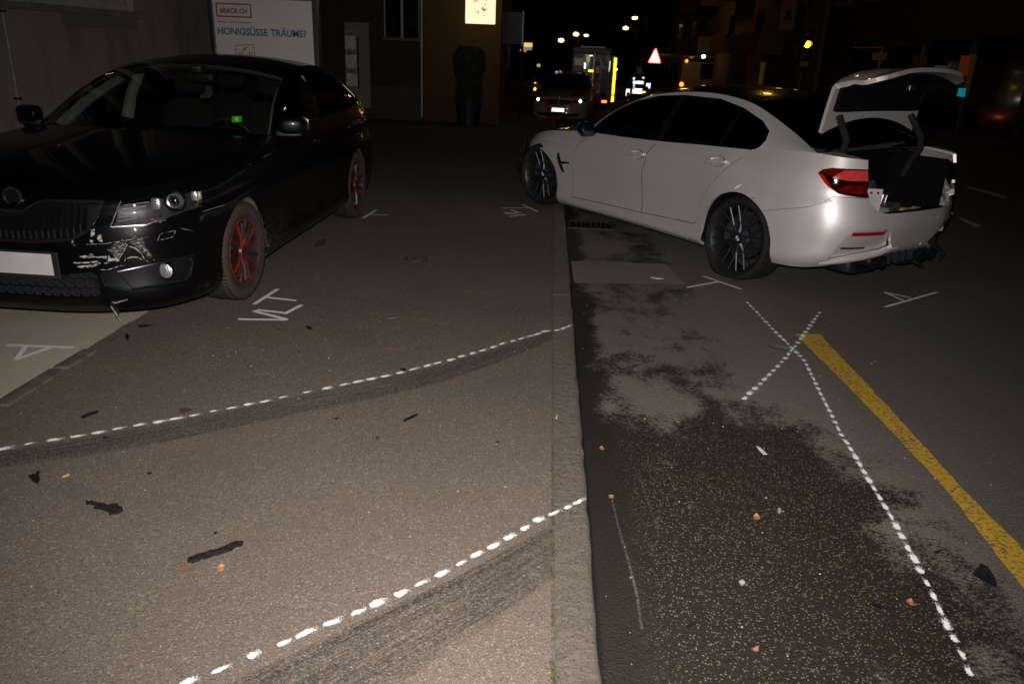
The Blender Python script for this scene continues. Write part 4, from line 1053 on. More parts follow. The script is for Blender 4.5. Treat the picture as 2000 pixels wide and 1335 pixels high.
for sg_ in (1, -1):
    f_ = (lambda p: p) if sg_ > 0 else mirror_x
    sh.decal(f_([(.665, .505), (.40, .508), (.375, .536), (.665, .533)]), 'rear', .004, 'reflector', M_REFL, bump, lift=-.013, fn=dent)
    sh.decal(f_([(.68, .395), (.50, .395), (.49, .408), (.68, .408)]), 'rear', .003, 'vent_slot', MAT['cabin'], bump, lift=-.036, fn=dent)
for y in (.44, .13, -.2, -.5):
    h, n = sh.hit(y, .60, 'rear')
    MB().lathe([(.012, 0), (.012, .003), (.0105, .003), (.0105, 0)], 16, h+Vector((-.001, 0, 0)), ax='X').build('sensor_ring', PM('sensor_grey', (.16, .15, .15), .6), bump)
M_EXH = PM('exhaust', (.05, .05, .05), .35, .9, var=.3)
for y in (.40, .27, -.27, -.40):
    mb = MB(); mb.lathe([(.042, -.90), (.048, -.90), (.048, -.6), (.042, -.6), ], 20, (0, y, .275), ax='X'); mb.build('exhaust_tip', M_EXH, white, smooth=True)
mb = MB(); superq(mb, (-.66, .33, .25), (.3, .42, .16), .4, 8); superq(mb, (-.66, -.33, .25), (.3, .42, .16), .4, 8); mb.build('silencer', MAT['dark_metal'], white, smooth=True)
mb = MB(); mb.bb((-.74, -.2, .25), (-.55, .2, .40))
for i in range(4): mb.bb((-.88, -.15+.1*i-.006, .24), (-.7, -.15+.1*i+.006, .36))
mb.build('diffuser', MAT['black_plastic'], white)
mb = MB(); mb.bb((-.55, -.72, .20), (2.95, .72, .34)); mb.build('underbody', MAT['cabin'], white, bevel=.02)
mb = MB(); superq(mb, (3.08, 0, .48), (.34, 1.3, .40), .4, 10); mb.build('front_structure', MAT['cabin'], white, smooth=True)
rr = random.Random(21)
for i in range(9):
    y = .35+.5*rr.random(); x = 3.05+.35*rr.random(); z = .28+.4*rr.random(); mb = MB()
    mb.tube([(x, y, z), (x+rr.uniform(.02, .09), y+rr.uniform(-.08, .08), z+rr.uniform(-.1, .1)), (x+rr.uniform(.0, .14), y+rr.uniform(-.15, .1), z+rr.uniform(-.16, .16))], [.02, .014, .006], 5)
    mb.build('torn_bracket', [MAT['black_plastic'], MAT['dark_metal'], MAT['rubber']][i % 3], white)
for i in range(12):                                     # torn lining hanging under the right rear corner
    y = -.30-.45*rr.random(); x = -.78+.2*rr.random(); mb = MB(); a = [(x, y, .36)]
    for k in range(3): a.append((a[-1][0]+rr.uniform(-.09, .06), a[-1][1]+rr.uniform(-.07, .05), a[-1][2]-rr.uniform(.03, .09)))
    mb.tube(a, [.03, .024, .018, .006], 5); mb.v = [(p[0], p[1], max(p[2], .03)) for p in mb.v]; mb.build('torn_trim', [MAT['rubber'], MAT['black_plastic'], MAT['black_plastic']][i % 3], white)
mb = MB(); mb.add([(-.86, -.22, .24), (-.9, -.32, .16), (-.86, -.40, .15), (-.80, -.30, .25), (-.83, -.26, .2)], [(0, 1, 4), (1, 2, 4), (2, 3, 4), (3, 0, 4)]); mb.build('bent_foil', MAT['steel'], white)
# boot lid, swung up on its goose-neck hinges
HX, HZ, LA = -.44, 1.05, R(-85); LSH = Vector((.05, 0, .135))
def lidf(p):
    wf_ = max(0, min(1, (p[0]+.86)/.30)) if p[2] > .9 else 0; dx, dz = (p[0]-HX)*1.02+.09*wf_*((p[1]/.6)**2), p[2]-HZ; c, s = math.cos(LA), math.sin(LA)
    return Vector((HX+dx*c-dz*s, p[1]*1.0, HZ+dx*s+dz*c))+LSH
lid = sh.part('lid', 'boot_lid', M_WHITE, white, gap=.004, flange=.03, fn=lidf)
sh.cut([(.2, -.545), (.2, .545), (-2, .545), (-2, -.545)], (0, 1), ['lid'], 'lidin')
sh.cut([(.3, -.9)]+[(-.615-.05*(y/.55)**2, y) for y in [-.55+.11*i for i in range(11)]]+[(.3, .9)], (0, 1), ['lidin'], 'lid', lambda c: c.x > -.72 and c.z > .95)
sh.cut([(-1, .60), (1, .60), (1, .775), (-1, .775)], (1, 2), ['lidin'], 'lid', lambda c: c.x < -.6)
sh.part('lid', 'lid_inner_frame', M_WHITE, lid, off=.03, flip=True, fn=lidf); sh.part('lidin', 'lid_lining', MAT['carpet'], lid, off=.034, flip=True, fn=lidf, flange=-.03)
for sg_ in (1, -1):
    mb = MB(); e = lidf((-.62, sg_*.47, 1.02)); b0 = Vector((-.46, sg_*.52, .95))
    mb.tube([b0+Vector((0.02, 0, -.12)), b0+Vector((-.03, 0, .02)), b0+Vector((-.085, -sg_*.005, .11)), b0.lerp(e, .55)+Vector((-.10, 0, .0)), e], .027, 12); mb.build('hinge_arm', MAT['rubber'], lid, smooth=True)
    mb = MB(); mb.lathe([(.001, 0), (.012, 0), (.012, .006)], 10, lidf((-.52, sg_*.5, 1.04)), ax='Z'); mb.build('rubber_stop', MAT['rubber'], lid)
mb = MB(); q = lidf((-.86, 0, .82)); mb.box(q+Vector((-.02, 0, -.05)), (.03, .09, .04)); mb.build('lock_catch', MAT['steel'], lid, bevel=.004)
# boot: lining, sill, parcel strip
mb = MB()
mb.bb((-.86, -.575, .56), (-.25, .575, .58)); mb.bb((-.76, .575, .52), (-.25, .60, 1.0)); mb.bb((-.76, -.60, .52), (-.25, -.575, 1.0)); mb.bb((-.27, -.575, .52), (-.25, .575, 1.0)); mb.bb((-.89, -.42, .56), (-.87, .42, .66))
mb.build('boot_lining', MAT['carpet'], white)
mb = MB(); mb.bb((-.47, -.58, 1.03), (-.30, .58, 1.055)); mb.build('parcel_strip', MAT['black_gloss'], white, bevel=.006)
mb = MB(); mb.tube([(-.475, -.585, 1.062), (-.50, -.3, 1.075), (-.51, 0, 1.08), (-.50, .3, 1.075), (-.475, .585, 1.062)], .008, 6); mb.build('boot_seal', PM('seal_grey', (.05, .05, .05), .5), white)
# wheels: dark ten-spoke rims, the left rear tyre flat
M_RIM = PM('rim_gunmetal', (.045, .045, .048), .42, .75, var=.15); M_CAPB = PM('cap_blue', (.02, .12, .42), .3); M_CAPW = PM('cap_white', (.6, .62, .65), .3)
wm = dict(rim=M_RIM, blue=M_CAPB, white=M_CAPW, cal=PM('caliper', (.12, .12, .125), .45, .8, var=.2))
make_wheel(white, (.035, .775, .315), .338, .27, .272, 'mspoke', 1, 0, R(3), wm, flat=.314)
make_wheel(white, (.035, -.775, .338), .338, .27, .262, 'mspoke', -1, 0, 0, wm)
make_wheel(white, (2.87, .765, .332+KZ), .332, .25, .258, 'mspoke', 1, R(10), 0, wm)
make_wheel(white, (2.87, -.765, .332), .332, .25, .258, 'mspoke', -1, R(10), 0, wm)
for x, z, r_ in ((.05, .335, .385), (2.9, .345, .378)):
    for sg_ in (1, -1): wheel_well(white, x, z, r_, sg_, .88, MAT['cabin'])
# gill behind the front wheel
gl = px_decal(sh, MWI, [(1089, 299), (1092, 298), (1094, 307), (1098, 321), (1102, 334), (1101, 337), (1098, 335), (1092, 322), (1089, 309)], .004, 'gill', MAT['black_gloss'], white)
px_decal(sh, MWI, [(1094, 314.5), (1112, 316.5), (1112, 320), (1095, 319)], .004, 'gill_bar', MAT['black_gloss'], white)
px_line(sh, MWI, [(1434, 369), (1440, 365), (1449, 360)], [1, 4, 1], .001, 'scratch', PM('scratch_white', (.75, .72, .7), .7), white)
px_line(sh, MWI, [(1460, 382), (1466, 386), (1473, 388)], [1, 2.2, 1], .001, 'crack', MAT['cabin'], white)
# things lying in the open boot
def m3w(x, y, z): return MW @ Vector((x, y, z))
M_GREYP = PM('grey_plastic', (.12, .12, .125), .45, var=.2); 
t = thing('tool_case', 'grey plastic tool case lying open in the boot of the white car', 'case', m3w(-.70, .12, .582), R(123.7+18))
mb = MB(); mb.box((0, 0, .05), (.2, .34, .1)); mb.build('tray', M_GREYP, t, bevel=.015)
mb = MB(); mb.box((.1, 0, .16), (.03, .34, .2), Matrix.Rotation(R(28), 3, 'Y')); mb.build('case_lid', M_GREYP, t, bevel=.01)
mb = MB(); mb.tube([(.0, -.06, .1), (-.01, -.06, .17), (-.01, .06, .17), (0, .06, .1)], .012, 8); mb.build('carry_handle', MAT['steel'], t, smooth=True)
t = thing('white_bracket', 'white punched sheet panel standing at the left of the open boot', 'panel', m3w(-.74, .40, .582), R(123.7-35))
mb = MB(); mb.box((0, 0, .12), (.012, .22, .24)); mb.build('sheet', PM('panel_white', (.5, .49, .48), .5, var=.15), t, bevel=.003)
for i in range(4):
    mb = MB(); mb.lathe([(.001, -.0085), (.010, -.0085), (.010, 0)], 8, (0, -.075+.05*i, .21), ax='X'); mb.build('punch_hole', MAT['cabin'], t)
for i, (dx, dy, c, nm) in enumerate(((-.70, -.18, (.55, .28, .02), 'small yellow packet lying in the open boot'), (-.74, -.32, (.45, .38, .2), 'small cream packet lying in the open boot'))):
    t = thing('packet', nm, 'packet', m3w(dx, dy, .582), R(40+50*i)); mb = MB(); superq(mb, (0, 0, .025), (.12, .07, .05), .5, 6); mb.build('wrapper', PM('packet_print', c, .5, var=.3, vscale=20), t, smooth=True)
    mb = MB(); mb.box((.065, 0, .025), (.02, .06, .006)); mb.build('seam', PM('packet_seam', (.6, .58, .5), .5), t)

# ------------------------------------------------------------------ black saloon on the forecourt, seen from its front left
Oo, Xo, Yo = Vector((-1.7285, 4.9487, KZ)), Vector((-.0716, -.9974, 0)), Vector((.9974, -.0716, 0))
root = Oo - Xo*2.686 - Yo*.92; RZ = math.atan2(-.9974, -.0716)
MO = Matrix.Translation(root) @ Matrix.Rotation(RZ, 4, 'Z'); MOI = MO.inverted()
S = dict(
    plan=[(3.61, 0), (3.60, .3), (3.55, .52), (3.44, .71), (3.25, .84), (3.02, .90), (2.686, .922), (2.3, .915), (2.0, .912), (1.4, .915), (.8, .915), (.4, .918), (0, .92), (-.4, .9), (-.7, .85), (-.9, .73), (-1.0, .5), (-1.04, 0)],
    belt=[.805, .81, .815, .825, .85, .885, .93, .965, .985, 1.0, 1.015, 1.025, 1.035, 1.035, 1.025, 1.0, .985, .98],
    cols={0: [(.05, .15), (.0, .21), (.0, .36), (.01, .52), (.035, .64), (.075, .745), (.14, .805)],
          3: [(.06, .15), (.0, .21), (.0, .36), (.005, .52), (.02, .64), (.05, .75), (.11, .825)],
          5: [(.05, .16), (.01, .22), (.0, .36), (0, .52), (.0, .66), (.015, .78), (.06, .885)],
          6: [(.06, .17), (.01, .22), (.0, .36), (0, .52), (.0, .68), (.015, .82), (.06, .93)],
          9: [(.06, .18), (.01, .23), (.03, .35), (.02, .52), (.0, .70), (.012, .86), (.055, 1.0)],
          12: [(.06, .18), (.01, .23), (.0, .36), (0, .52), (.0, .72), (.02, .88), (.07, 1.03)],
          15: [(.1, .22), (.03, .28), (.0, .42), (-.01, .56), (.0, .72), (.03, .88), (.07, 1.0)],
          17: [(.1, .25), (.03, .30), (.0, .42), (-.01, .56), (.0, .72), (.03, .88), (.06, .98)]},
    idx=(3, 8, 14, 15), cowl=(2.30, 1.02), rail=[(1.62, .765, 1.20), (1.28, .70, 1.33), (.95, .655, 1.395), (.45, .64, 1.405), (.02, .65, 1.365), (-.32, .685, 1.255), (-.55, .73, 1.13)],
    rail_idx=(2, 5), head=(1.20, 1.405), rhead=(-.06, 1.425), rbase=(-.80, 1.06))
so = make_shell(S)
M_BLACK = car_paint('black_paint', (.0018, .0018, .002), .35, .5, ((.07, .048, .034), .7, .22, 2.33))
M_BLACKB = car_paint('black_bumper_paint', (.002, .002, .0022), .35, .5)
black = thing('black_saloon_car', 'black saloon with red wheel trims and a scuffed, torn front bumper', 'car', root, RZ)
wo = [(1.90, .9), (1.90, 1.035), (1.70, 1.148), (1.38, 1.27), (1.0, 1.352), (.5, 1.368), (.1, 1.325), (-.25, 1.215), (-.42, 1.12), (-.44, 1.07), (-.38, .9)]
so.cut(wo, (0, 2), ['side'], LR('window'), side)
so.cut([(1.02, .9), (.90, 1.5), (.80, 1.5), (.92, .9)], (0, 2), ['window_L', 'window_R'], LR('pillarB'), side)
so.cut([(.05, .9), (-.06, 1.5), (-.085, 1.5), (.02, .9)], (0, 2), ['window_L', 'window_R'], LR('pillarC'), side)
so.cut([(3, .9), (3, 1.5), (.85, 1.5), (.97, .9)], (0, 2), ['window_L', 'window_R'], LR('frontglass'), side)
for c in (2.686, 0): so.cut(circ((c, .32), .352), (0, 2), ['body'], 'hole', side)
so.cut([(2.04, 1.2), (2.05, .95), (2.03, .7), (1.99, .5), (1.98, .29), (.99, .29), (.98, .95), (.98, 1.2)], (0, 2), ['body'], LR('fdoor'), side)
so.cut([(.98, 1.2), (.98, .95), (.99, .29), (.45, .29), (.40, .45), (.28, .60), (.1, .72), (-.02, .85), (-.06, 1.2)], (0, 2), ['body'], LR('rdoor'), side)
front = lambda c: c.x > 2.95
hl = pxs(so, MOI, [(233, 393), (285, 383), (340, 374), (394, 366), (394.5, 385), (393, 404), (351, 416.5), (318, 429), (283, 442), (246, 444), (213, 446)], (1, 2))
for p in (hl, mirror_x(hl)): so.cut(p, (1, 2), ['body'], LR('headlight'), front)
gr = pxs(so, MOI, [(46, 412), (58, 404), (74, 395), (92, 391), (203, 393), (190, 420), (174, 449), (144, 466), (110, 470), (60, 471)], (1, 2))
yc_ = 0.0
gr = [p for p in gr if p[0] > .03]; gp_full = [(.0, gr[0][1])]+gr+[(.0, gr[-1][1])]
so.cut(gp_full, (1, 2), ['body'], 'grille', front); so.cut(mirror_x(gp_full), (1, 2), ['body'], 'grille', front)
fg = pxs(so, MOI, [(194, 533), (225, 528), (300, 513), (340, 504), (380, 497), (377, 522), (372, 540), (362, 549), (330, 555), (256, 566), (206, 560)], (1, 2))
for p in (fg, mirror_x(fg)): so.cut(p, (1, 2), ['body'], LR('fogbay'), front)
li = pxs(so, MOI, [(20, 538), (120, 536), (180, 532), (190, 540), (196, 575), (180, 580), (20, 582)], (1, 2))
li = [p for p in li if p[0] > .02]; li = [(0, li[0][1])]+li+[(0, li[-1][1])]
so.cut(li, (1, 2), ['body'], 'intake', front); so.cut(mirror_x(li), (1, 2), ['body'], 'intake', front)
so.cut([(2.95, -.1), (2.99, .66), (3.1, .672), (3.25, .68), (3.45, .69), (3.9, .70), (3.9, -.1)], (0, 2), ['body'], 'bumper', front)
so.part(['body', 'side', 'deck'], 'body', M_BLACK, black, flange=.02)
so.part(['body', 'deck', 'fdoor_L', 'fdoor_R', 'rdoor_L', 'rdoor_R', 'hood', 'bumper'], 'inner_shell', MAT['cabin'], black, off=.03, flip=True)
so.part(['side', 'roof'], 'headliner', MAT['liner'], black, off=.022, flip=True)
so.part('hood', 'bonnet', M_BLACK, black, gap=.003, flange=.015); so.part('roof', 'roof', M_BLACK, black)
so.part('windscreen', 'windscreen', GLASS('clear_screen', (.62, .66, .62)), black); so.part('rear_window', 'rear_window', GLASS('rear_glass', (.2, .22, .22)), black)
for k_ in pk: so.part(k_, 'door_pillar', MAT['black_gloss'], black)
M_SG = GLASS('side_glass', (.12, .13, .13))
for s_ in 'LR':
    sg_ = 1 if s_ == 'L' else -1
    d1 = so.part('fdoor_'+s_, 'door', M_BLACK, black, gap=.0035, flange=.025); d2 = so.part('rdoor_'+s_, 'door', M_BLACK, black, gap=.0035, flange=.025)
    so.part('frontglass_'+s_, 'side_window', M_SG, d1); so.part('window_'+s_, 'side_window', M_SG, d2)
    for d_, x_, z_ in ((d1, 1.12, .86), (d2, .16, .885)):
        h, n = so.hit(x_, z_, 'left'); handle(d_, x_, z_, sg_*h.y, sg_, M_BLACK, .2)
    mirror_part(d1, (1.90, sg_*.875, .995), sg_, M_BLACKB, MAT['black_plastic'])
fb = so.part('bumper', 'front_bumper', M_BLACKB, black, gap=.002, flange=.02)
cabin(black, 1.05, .42, .37, dict(seat=MAT['seat_fabric'], dash=MAT['cabin']), dash_x=1.95, dash_z=.98)
mb = MB(); superq(mb, (1.22, 0, 1.31), (.05, .24, .075), .6, 8); mb.build('rear_view_mirror', MAT['black_plastic'], black, smooth=True)
mb = MB(); superq(mb, (1.24, .0, 1.37), (.12, .12, .06), .5, 8); mb.build('sensor_cover', MAT['black_plastic'], black, smooth=True)
# pale trim on the pillars and along the header, seen through the screen
for sg_ in (1, -1):
    k_ = so.jb; r_ = [Vector((p.x-.035, sg_*(p.y-.045), p.z-.03)) for p in so.rail[1:k_+1]]
    mb = MB()
    vs = []
    for p in r_: vs += [p+Vector((.0, 0, 0)), p+Vector((-.05, -sg_*.03, -.035)), p+Vector((-.10, -sg_*.02, -.04))]
    mb.add(vs, [(3*i+j, 3*i+3+j, 3*i+4+j, 3*i+1+j) for i in range(len(r_)-1) for j in range(2)]); mb.build('pillar_trim', MAT['liner'], black, smooth=True)
    mb = MB(); mb.tube([(.93, sg_*.80, .95), (.9, sg_*.755, 1.15), (.86, sg_*.68, 1.32)], [.05, .045, .04], 8); mb.build('pillar_trim', MAT['liner'], black, smooth=True)
mb = MB(); vs = []
for p in so.hd[2:-2]: vs += [p+Vector((-.01, 0, -.03)), p+Vector((-.09, 0, -.045)), p+Vector((-.16, 0, -.03))]
mb.add(vs, [(3*i+j, 3*i+3+j, 3*i+4+j, 3*i+1+j) for i in range(len(vs)//3-1) for j in range(2)]); mb.build('header_trim', MAT['liner'], black, smooth=True)
# grille
M_GRB = PM('grille_black', (.006, .006, .007), .35, coat=.15, spec=.3); M_GRF = PM('grille_frame', (.03, .03, .035), .22, .6, coat=.3)
go = so.part('grille', 'grille', MAT['cabin'], fb, off=.05)
outl = gr+[(-a, b) for a, b in gr[::-1]]
ribbon(so, dens(outl), .014, .008, 'grille_frame', M_GRF, go)
zt_, zb_ = max(p[1] for p in gr), min(p[1] for p in gr)
for k in range(-11, 12):
    y = .034*k
    if abs(y) < .012: y = .0
    z1 = zt_-.012; z0 = zb_+.012
    cnd = [z for z in [zb_+.004*i for i in range(70)] if inpoly(abs(y), z, gp_full)]
    if not cnd: continue
    z0, z1 = min(cnd)+.004, max(cnd)-.004; h, n = so.hit(y, (z0+z1)/2, 'front')
    mb = MB(); pr = []
    for i in range(7):
        z = z0+(z1-z0)*i/6; hh, _ = so.hit(y, z, 'front'); bl = .012+.006*math.sin(math.pi*i/6)
        pr += [Vector((hh.x-.045, y-.007, z)), Vector((hh.x-.004-.016*(1-math.sin(math.pi*min(1, i/6*.9)))*.5, y-.0015+.004*math.sin(math.pi*i/6), z)), Vector((hh.x-.045, y+.007, z))]
    mb.add(pr, [(3*i+j, 3*i+3+j, 3*i+4+j, 3*i+1+j) for i in range(6) for j in range(2)]); sl = mb.build('slat', M_GRB, go, smooth=True, angle=60)
    hh, _ = so.hit(y, z0+.02, 'front'); MB().bb((hh.x-.012, y-.0014, z0+.004), (hh.x-.003, y+.0014, z0+.048)).build('slat_edge', PM('slat_chrome', (.3, .3, .31), .25, .9) if k == -11 else bpy.data.materials['slat_chrome'], sl)
# badge on the nose
h, n = px_on(so, MOI, 32.6, 388); h = Vector((so.hit(0, .765, 'front')[0].x+.012, 0, .775))
bd = MB().lathe([(.001, 0), (.04, .004), (.046, .004), (.05, 0), (.05, -.01)], 28, h, ax='X').build('badge', PM('badge_black', (.01, .01, .011), .25, .3), black, smooth=True)
bd.rotation_euler = (0, 0, 0)
MB().lathe([(.043, .006), (.050, .006), (.052, -.004), (.043, 0)], 28, h, ax='X', close=True).build('badge_ring', MAT['steel'], bd, smooth=True)
for poly in ([(-.026, -.02), (.0, -.012), (.022, .026), (.004, .022), (-.006, .002)], [(-.002, -.012), (.024, -.02), (.03, -.012), (.006, -.004)], [(-.03, -.012), (-.008, .004), (-.004, .024), (-.016, .012)]):
    MB().prism(poly, Matrix.Translation(h+Vector((.0055, 0, 0))) @ Matrix.Rotation(R(90), 4, 'Y') @ Matrix.Rotation(R(90), 4, 'Z'), .001).build('badge_arrow', MAT['dark_metal'], bd)
# number plate: the photograph hides its characters, so it stays blank
h, n = so.hit(0, .43, 'front')
pt = MB().box((h.x+.012, 0, .43), (.012, .52, .15)).build('plate_holder', MAT['black_plastic'], fb, bevel=.004)
MB().box((h.x+.021, 0, .435), (.004, .455, .118)).build('number_plate', MAT['white_plate'], pt, bevel=.0015)
MB().prism([(-.02, .03), (.02, .03), (.02, -.005), (0, -.03), (-.02, -.005)], Matrix.Translation((h.x+.0232, -.185, .435)) @ Matrix.Rotation(R(90), 4, 'Y') @ Matrix.Rotation(R(90), 4, 'Z'), .0006).build('plate_shield', PM('plate_pink', (.6, .25, .24), .5), pt)
# headlights: dark housing, projector, indicator, clear cover
M_HOUS = PM('lamp_housing', (.05, .05, .056), .4, .4, var=.3, vscale=40); M_COVER = GLASS('lamp_cover', (.9, .9, .9)); M_AMB = PM('indicator_amber', (.55, .16, .02), .25, .3); M_LENS = PM('projector_lens', (.5, .52, .55), .05, .0, coat=1.)
M_FLUTE = PM('fluted_reflector', (.8, .8, .83), .32, .85, bump=.9, bscale=90); M_LCH = PM('lamp_chrome', (.55, .55, .57), .33, .85)
for s_ in 'LR':
    sg_ = 1 if s_ == 'L' else -1
    hd_ = so.part('headlight_'+s_, 'headlight', M_HOUS, black, off=.065)
    if not hd_: continue
    so.part('headlight_'+s_, 'lamp_cover', M_COVER, hd_, off=.001)
    ring_ = dens(hl if sg_ > 0 else mirror_x(hl))
    def inl(px, py, dep):
        h, n = px_on(so, MOI, px, py); return Vector((h.x-dep, sg_*h.y, h.z))
    c = inl(336, 394, .05)
    MB().lathe([(.033, .03), (.040, .034), (.043, .02), (.045, -.02), (.033, -.02)], 28, c, ax='X', close=True).build('projector_ring', M_LCH, hd_, smooth=True)
    mb = MB(); mb.lathe([(.0005, .036), (.014, .032), (.026, .020), (.033, .004), (.033, -.01)], 24, c, ax='X'); mb.build('projector_lens', MAT['black_gloss'], hd_, smooth=True)
    MB().lathe([(.052, .02), (.060, .028), (.062, 0), (.052, -.01)], 28, c, ax='X', close=True).build('bezel', MAT['black_gloss'], hd_, smooth=True)
    c2 = inl(299, 400, .035); mb = MB(); superq(mb, c2, (.03, .05, .065), .4, 6); mb.build('reflector_block', M_FLUTE, hd_, smooth=True)
    for (px, py, w_, h_) in ((376, 384, .035, .055), (386, 383, .02, .05)):
        c3 = inl(px, py, .028); mb = MB(); superq(mb, c3, (.03, w_, h_), .4, 6); mb.build('side_reflector', M_FLUTE, hd_, smooth=True)
    c4 = inl(381, 390, .02); mb = MB(); superq(mb, c4, (.02, .03, .018), .5, 6); mb.build('indicator', M_AMB, hd_, smooth=True)
    c5 = inl(291, 430, .03); mb = MB(); superq(mb, c5, (.02, .014, .01), .5, 6); mb.build('marker', M_AMB, hd_, smooth=True)
    for a_, b_ in (((234, 394), (214, 444)), ((214, 444), (283, 440)), ((283, 440), (351, 415)), ((351, 415), (392, 402))):
        mb = MB(); k = 6; pts = [inl(a_[0]+(b_[0]-a_[0])*i/k, a_[1]+(b_[1]-a_[1])*i/k, .010) for i in range(k+1)]; mb.tube(pts, .0035, 6); mb.build('chrome_strip', M_LCH if a_[0] < 240 else MAT['steel'], hd_, smooth=True)
    for i in range(5):
        mb = MB(); mb.tube([inl(232-3*i, 404+8*i, .05), inl(280-6*i, 398+8*i, .058)], .003, 5); mb.build('housing_rib', MAT['dark_metal'], hd_)
    # fog lamp bay
    fo = so.part('fogbay_'+s_, 'fog_lamp_bay', M_GRB, fb, off=.035)
    if fo:
        c = inl(319, 531, .028); MB().lathe([(.001, .012), (.03, .010), (.042, .004), (.046, -.02)], 24, c, ax='X').build('fog_lamp', M_FLUTE, fo, smooth=True)
        MB().lathe([(.044, .012), (.05, .014), (.052, -.02), (.044, -.02)], 24, c, ax='X', close=True).build('lamp_ring', MAT['black_gloss'], fo, smooth=True)
        pts = [inl(x, y, .006) for x, y in ((228, 531), (300, 516), (340, 507), (378, 499), (375, 522), (371, 538), (362, 547), (330, 553), (258, 564), (228, 531))]
        mb = MB(); mb.tube(pts, .0045, 6); mb.build('bay_frame', M_GRF, fo, smooth=True)
# lower intake with honeycomb bars
io = so.part('intake', 'lower_intake', MAT['cabin'], fb, off=.05)
M_HEX = PM('honeycomb', (.014, .013, .013), .6, var=.3)
zl0, zl1 = min(p[1] for p in li), max(p[1] for p in li); hexm = None
for rr_ in range(3):
    for k in range(-9, 10):
        y = .052*k+(.026 if rr_ % 2 else 0); z = zl0+.02+(zl1-zl0-.03)*rr_/2
        if not inpoly(abs(y), z, li): continue
        hh, _ = so.hit(y, z, 'front')
        if hexm is None:
            mb = MB(); ho = [(.027*math.cos(a), .024*math.sin(a)) for a in [R(60*i) for i in range(6)]]; hi_ = [(.020*math.cos(a), .015*math.sin(a)) for a in [R(60*i) for i in range(6)]]
            vs = [(0, a, b) for a, b in ho]+[(0, a, b) for a, b in hi_]+[(-.04, a, b) for a, b in hi_]
            mb.add(vs, [(i, (i+1) % 6, 6+(i+1) % 6, 6+i) for i in range(6)]+[(6+i, 6+(i+1) % 6, 12+(i+1) % 6, 12+i) for i in range(6)]); hexm = mb.mesh('honeycomb_cell'); hexm.materials.append(M_HEX)
        o = link('honeycomb_cell', hexm, None, io); o.location = (hh.x-.012, y, z)
def worn(name, c, th):
    mt, nt, b, o = newmat(name); v = OBJ(nt); n = NZ(nt, SCL(nt, v, (1, .45, 1.6)), 75, 5, .7)
    b.inputs['Base Color'].default_value = (*c, 1); b.inputs['Roughness'].default_value = .7; ALPHA(mt, nt, b, SM(nt, n, th-.06, th+.08)); return mt
# crash marks on the bumper: white paint transfer, a torn hole, scratches
M_SCUFF = worn('white_paint_transfer', (.42, .41, .40), .47); M_SCF2 = worn('faint_scuff', (.14, .138, .135), .5)
def marks(pts, nm='scuff', mat=M_SCUFF, t=.0012): px_decal(so, MOI, pts, t, nm, mat, fb)
Z2 = lambda pts: [(x/4.45, 340+y/4.45) for x, y in pts]
marks(Z2([(795, 480), (825, 475), (825, 520), (805, 545), (790, 540)])); marks(Z2([(855, 530), (880, 520), (885, 560), (895, 590), (870, 585), (845, 565)])); marks(Z2([(780, 570), (810, 575), (805, 600), (785, 598)]))
marks(Z2([(620, 575), (640, 570), (640, 600), (628, 608)])); marks(Z2([(690, 715), (800, 690), (820, 715), (930, 712), (935, 735), (820, 722), (740, 730)])); marks(Z2([(640, 765), (760, 762), (850, 752), (855, 762), (760, 775), (645, 775)]))
marks(Z2([(670, 800), (720, 792), (800, 788), (870, 765), (880, 772), (830, 800), (760, 812), (690, 812)])); marks(Z2([(945, 705), (965, 730), (1000, 725), (1040, 740), (1030, 760), (980, 750), (930, 775), (900, 780), (940, 745)]))
marks(Z2([(940, 660), (1085, 570), (1105, 585), (1060, 680), (1020, 735), (960, 690)]), 'scuff', M_SCF2); marks(Z2([(1120, 590), (1240, 555), (1255, 620), (1330, 720), (1300, 730), (1200, 640)]), 'scuff', M_SCF2)
marks(Z2([(1070, 735), (1150, 650), (1215, 690), (1270, 750), (1200, 722), (1130, 722), (1085, 760)]), 'torn_hole', MAT['cabin'], .0006)
for p, w_ in (([(1120, 625), (1180, 645), (1225, 685), (1255, 735), (1285, 760)], [1.5, 3.5, 3, 2.2, 1]), ([(1075, 765), (1090, 735), (1150, 718), (1200, 722), (1240, 745)], [1, 2, 2.4, 2, 1]), ([(1105, 610), (1075, 670), (1035, 735)], [2.6, 2, 1.4]), ([(750, 610), (900, 605), (1090, 575), (1290, 545)], [.6, .9, 1.2, .8]),
              ([(930, 660), (1010, 605), (1070, 568)], [.7, 1, .7]), ([(1090, 500), (1170, 560), (1250, 650), (1345, 750)], [.6, 1, 1.2, .6]), ([(1140, 520), (1200, 560), (1260, 600)], [.5, 1, .5]), ([(1320, 395), (1380, 415)], [1, .8]), ([(1350, 420), (1440, 400)], [.8, .8]), ([(1340, 400), (1400, 425)], [.6, .6]),
              ([(870, 830), (940, 830), (1030, 800), (1080, 790)], [.8, 1.8, 1.5, .6]), ([(1370, 575), (1390, 520), (1520, 490)], .9), ([(1370, 577), (1500, 545), (1525, 495)], .9), ([(1570, 470), (1620, 480), (1680, 495)], [.5, .9, .5]), ([(640, 615), (682, 622)], 1.2)):
    px_line(so, MOI, Z2(p), [q*.75 for q in w_] if isinstance(w_, list) else w_*.75, .002, 'scratch', M_SCUFF, fb)
px_line(so, MOI, Z2([(1760, 326), (1850, 298), (1950, 268)]), .9, .001, 'panel_seam', PM('seam_light', (.2, .2, .2), .5), fb)
mb = MB(); h, _ = px_on(so, MOI, 230, 592)
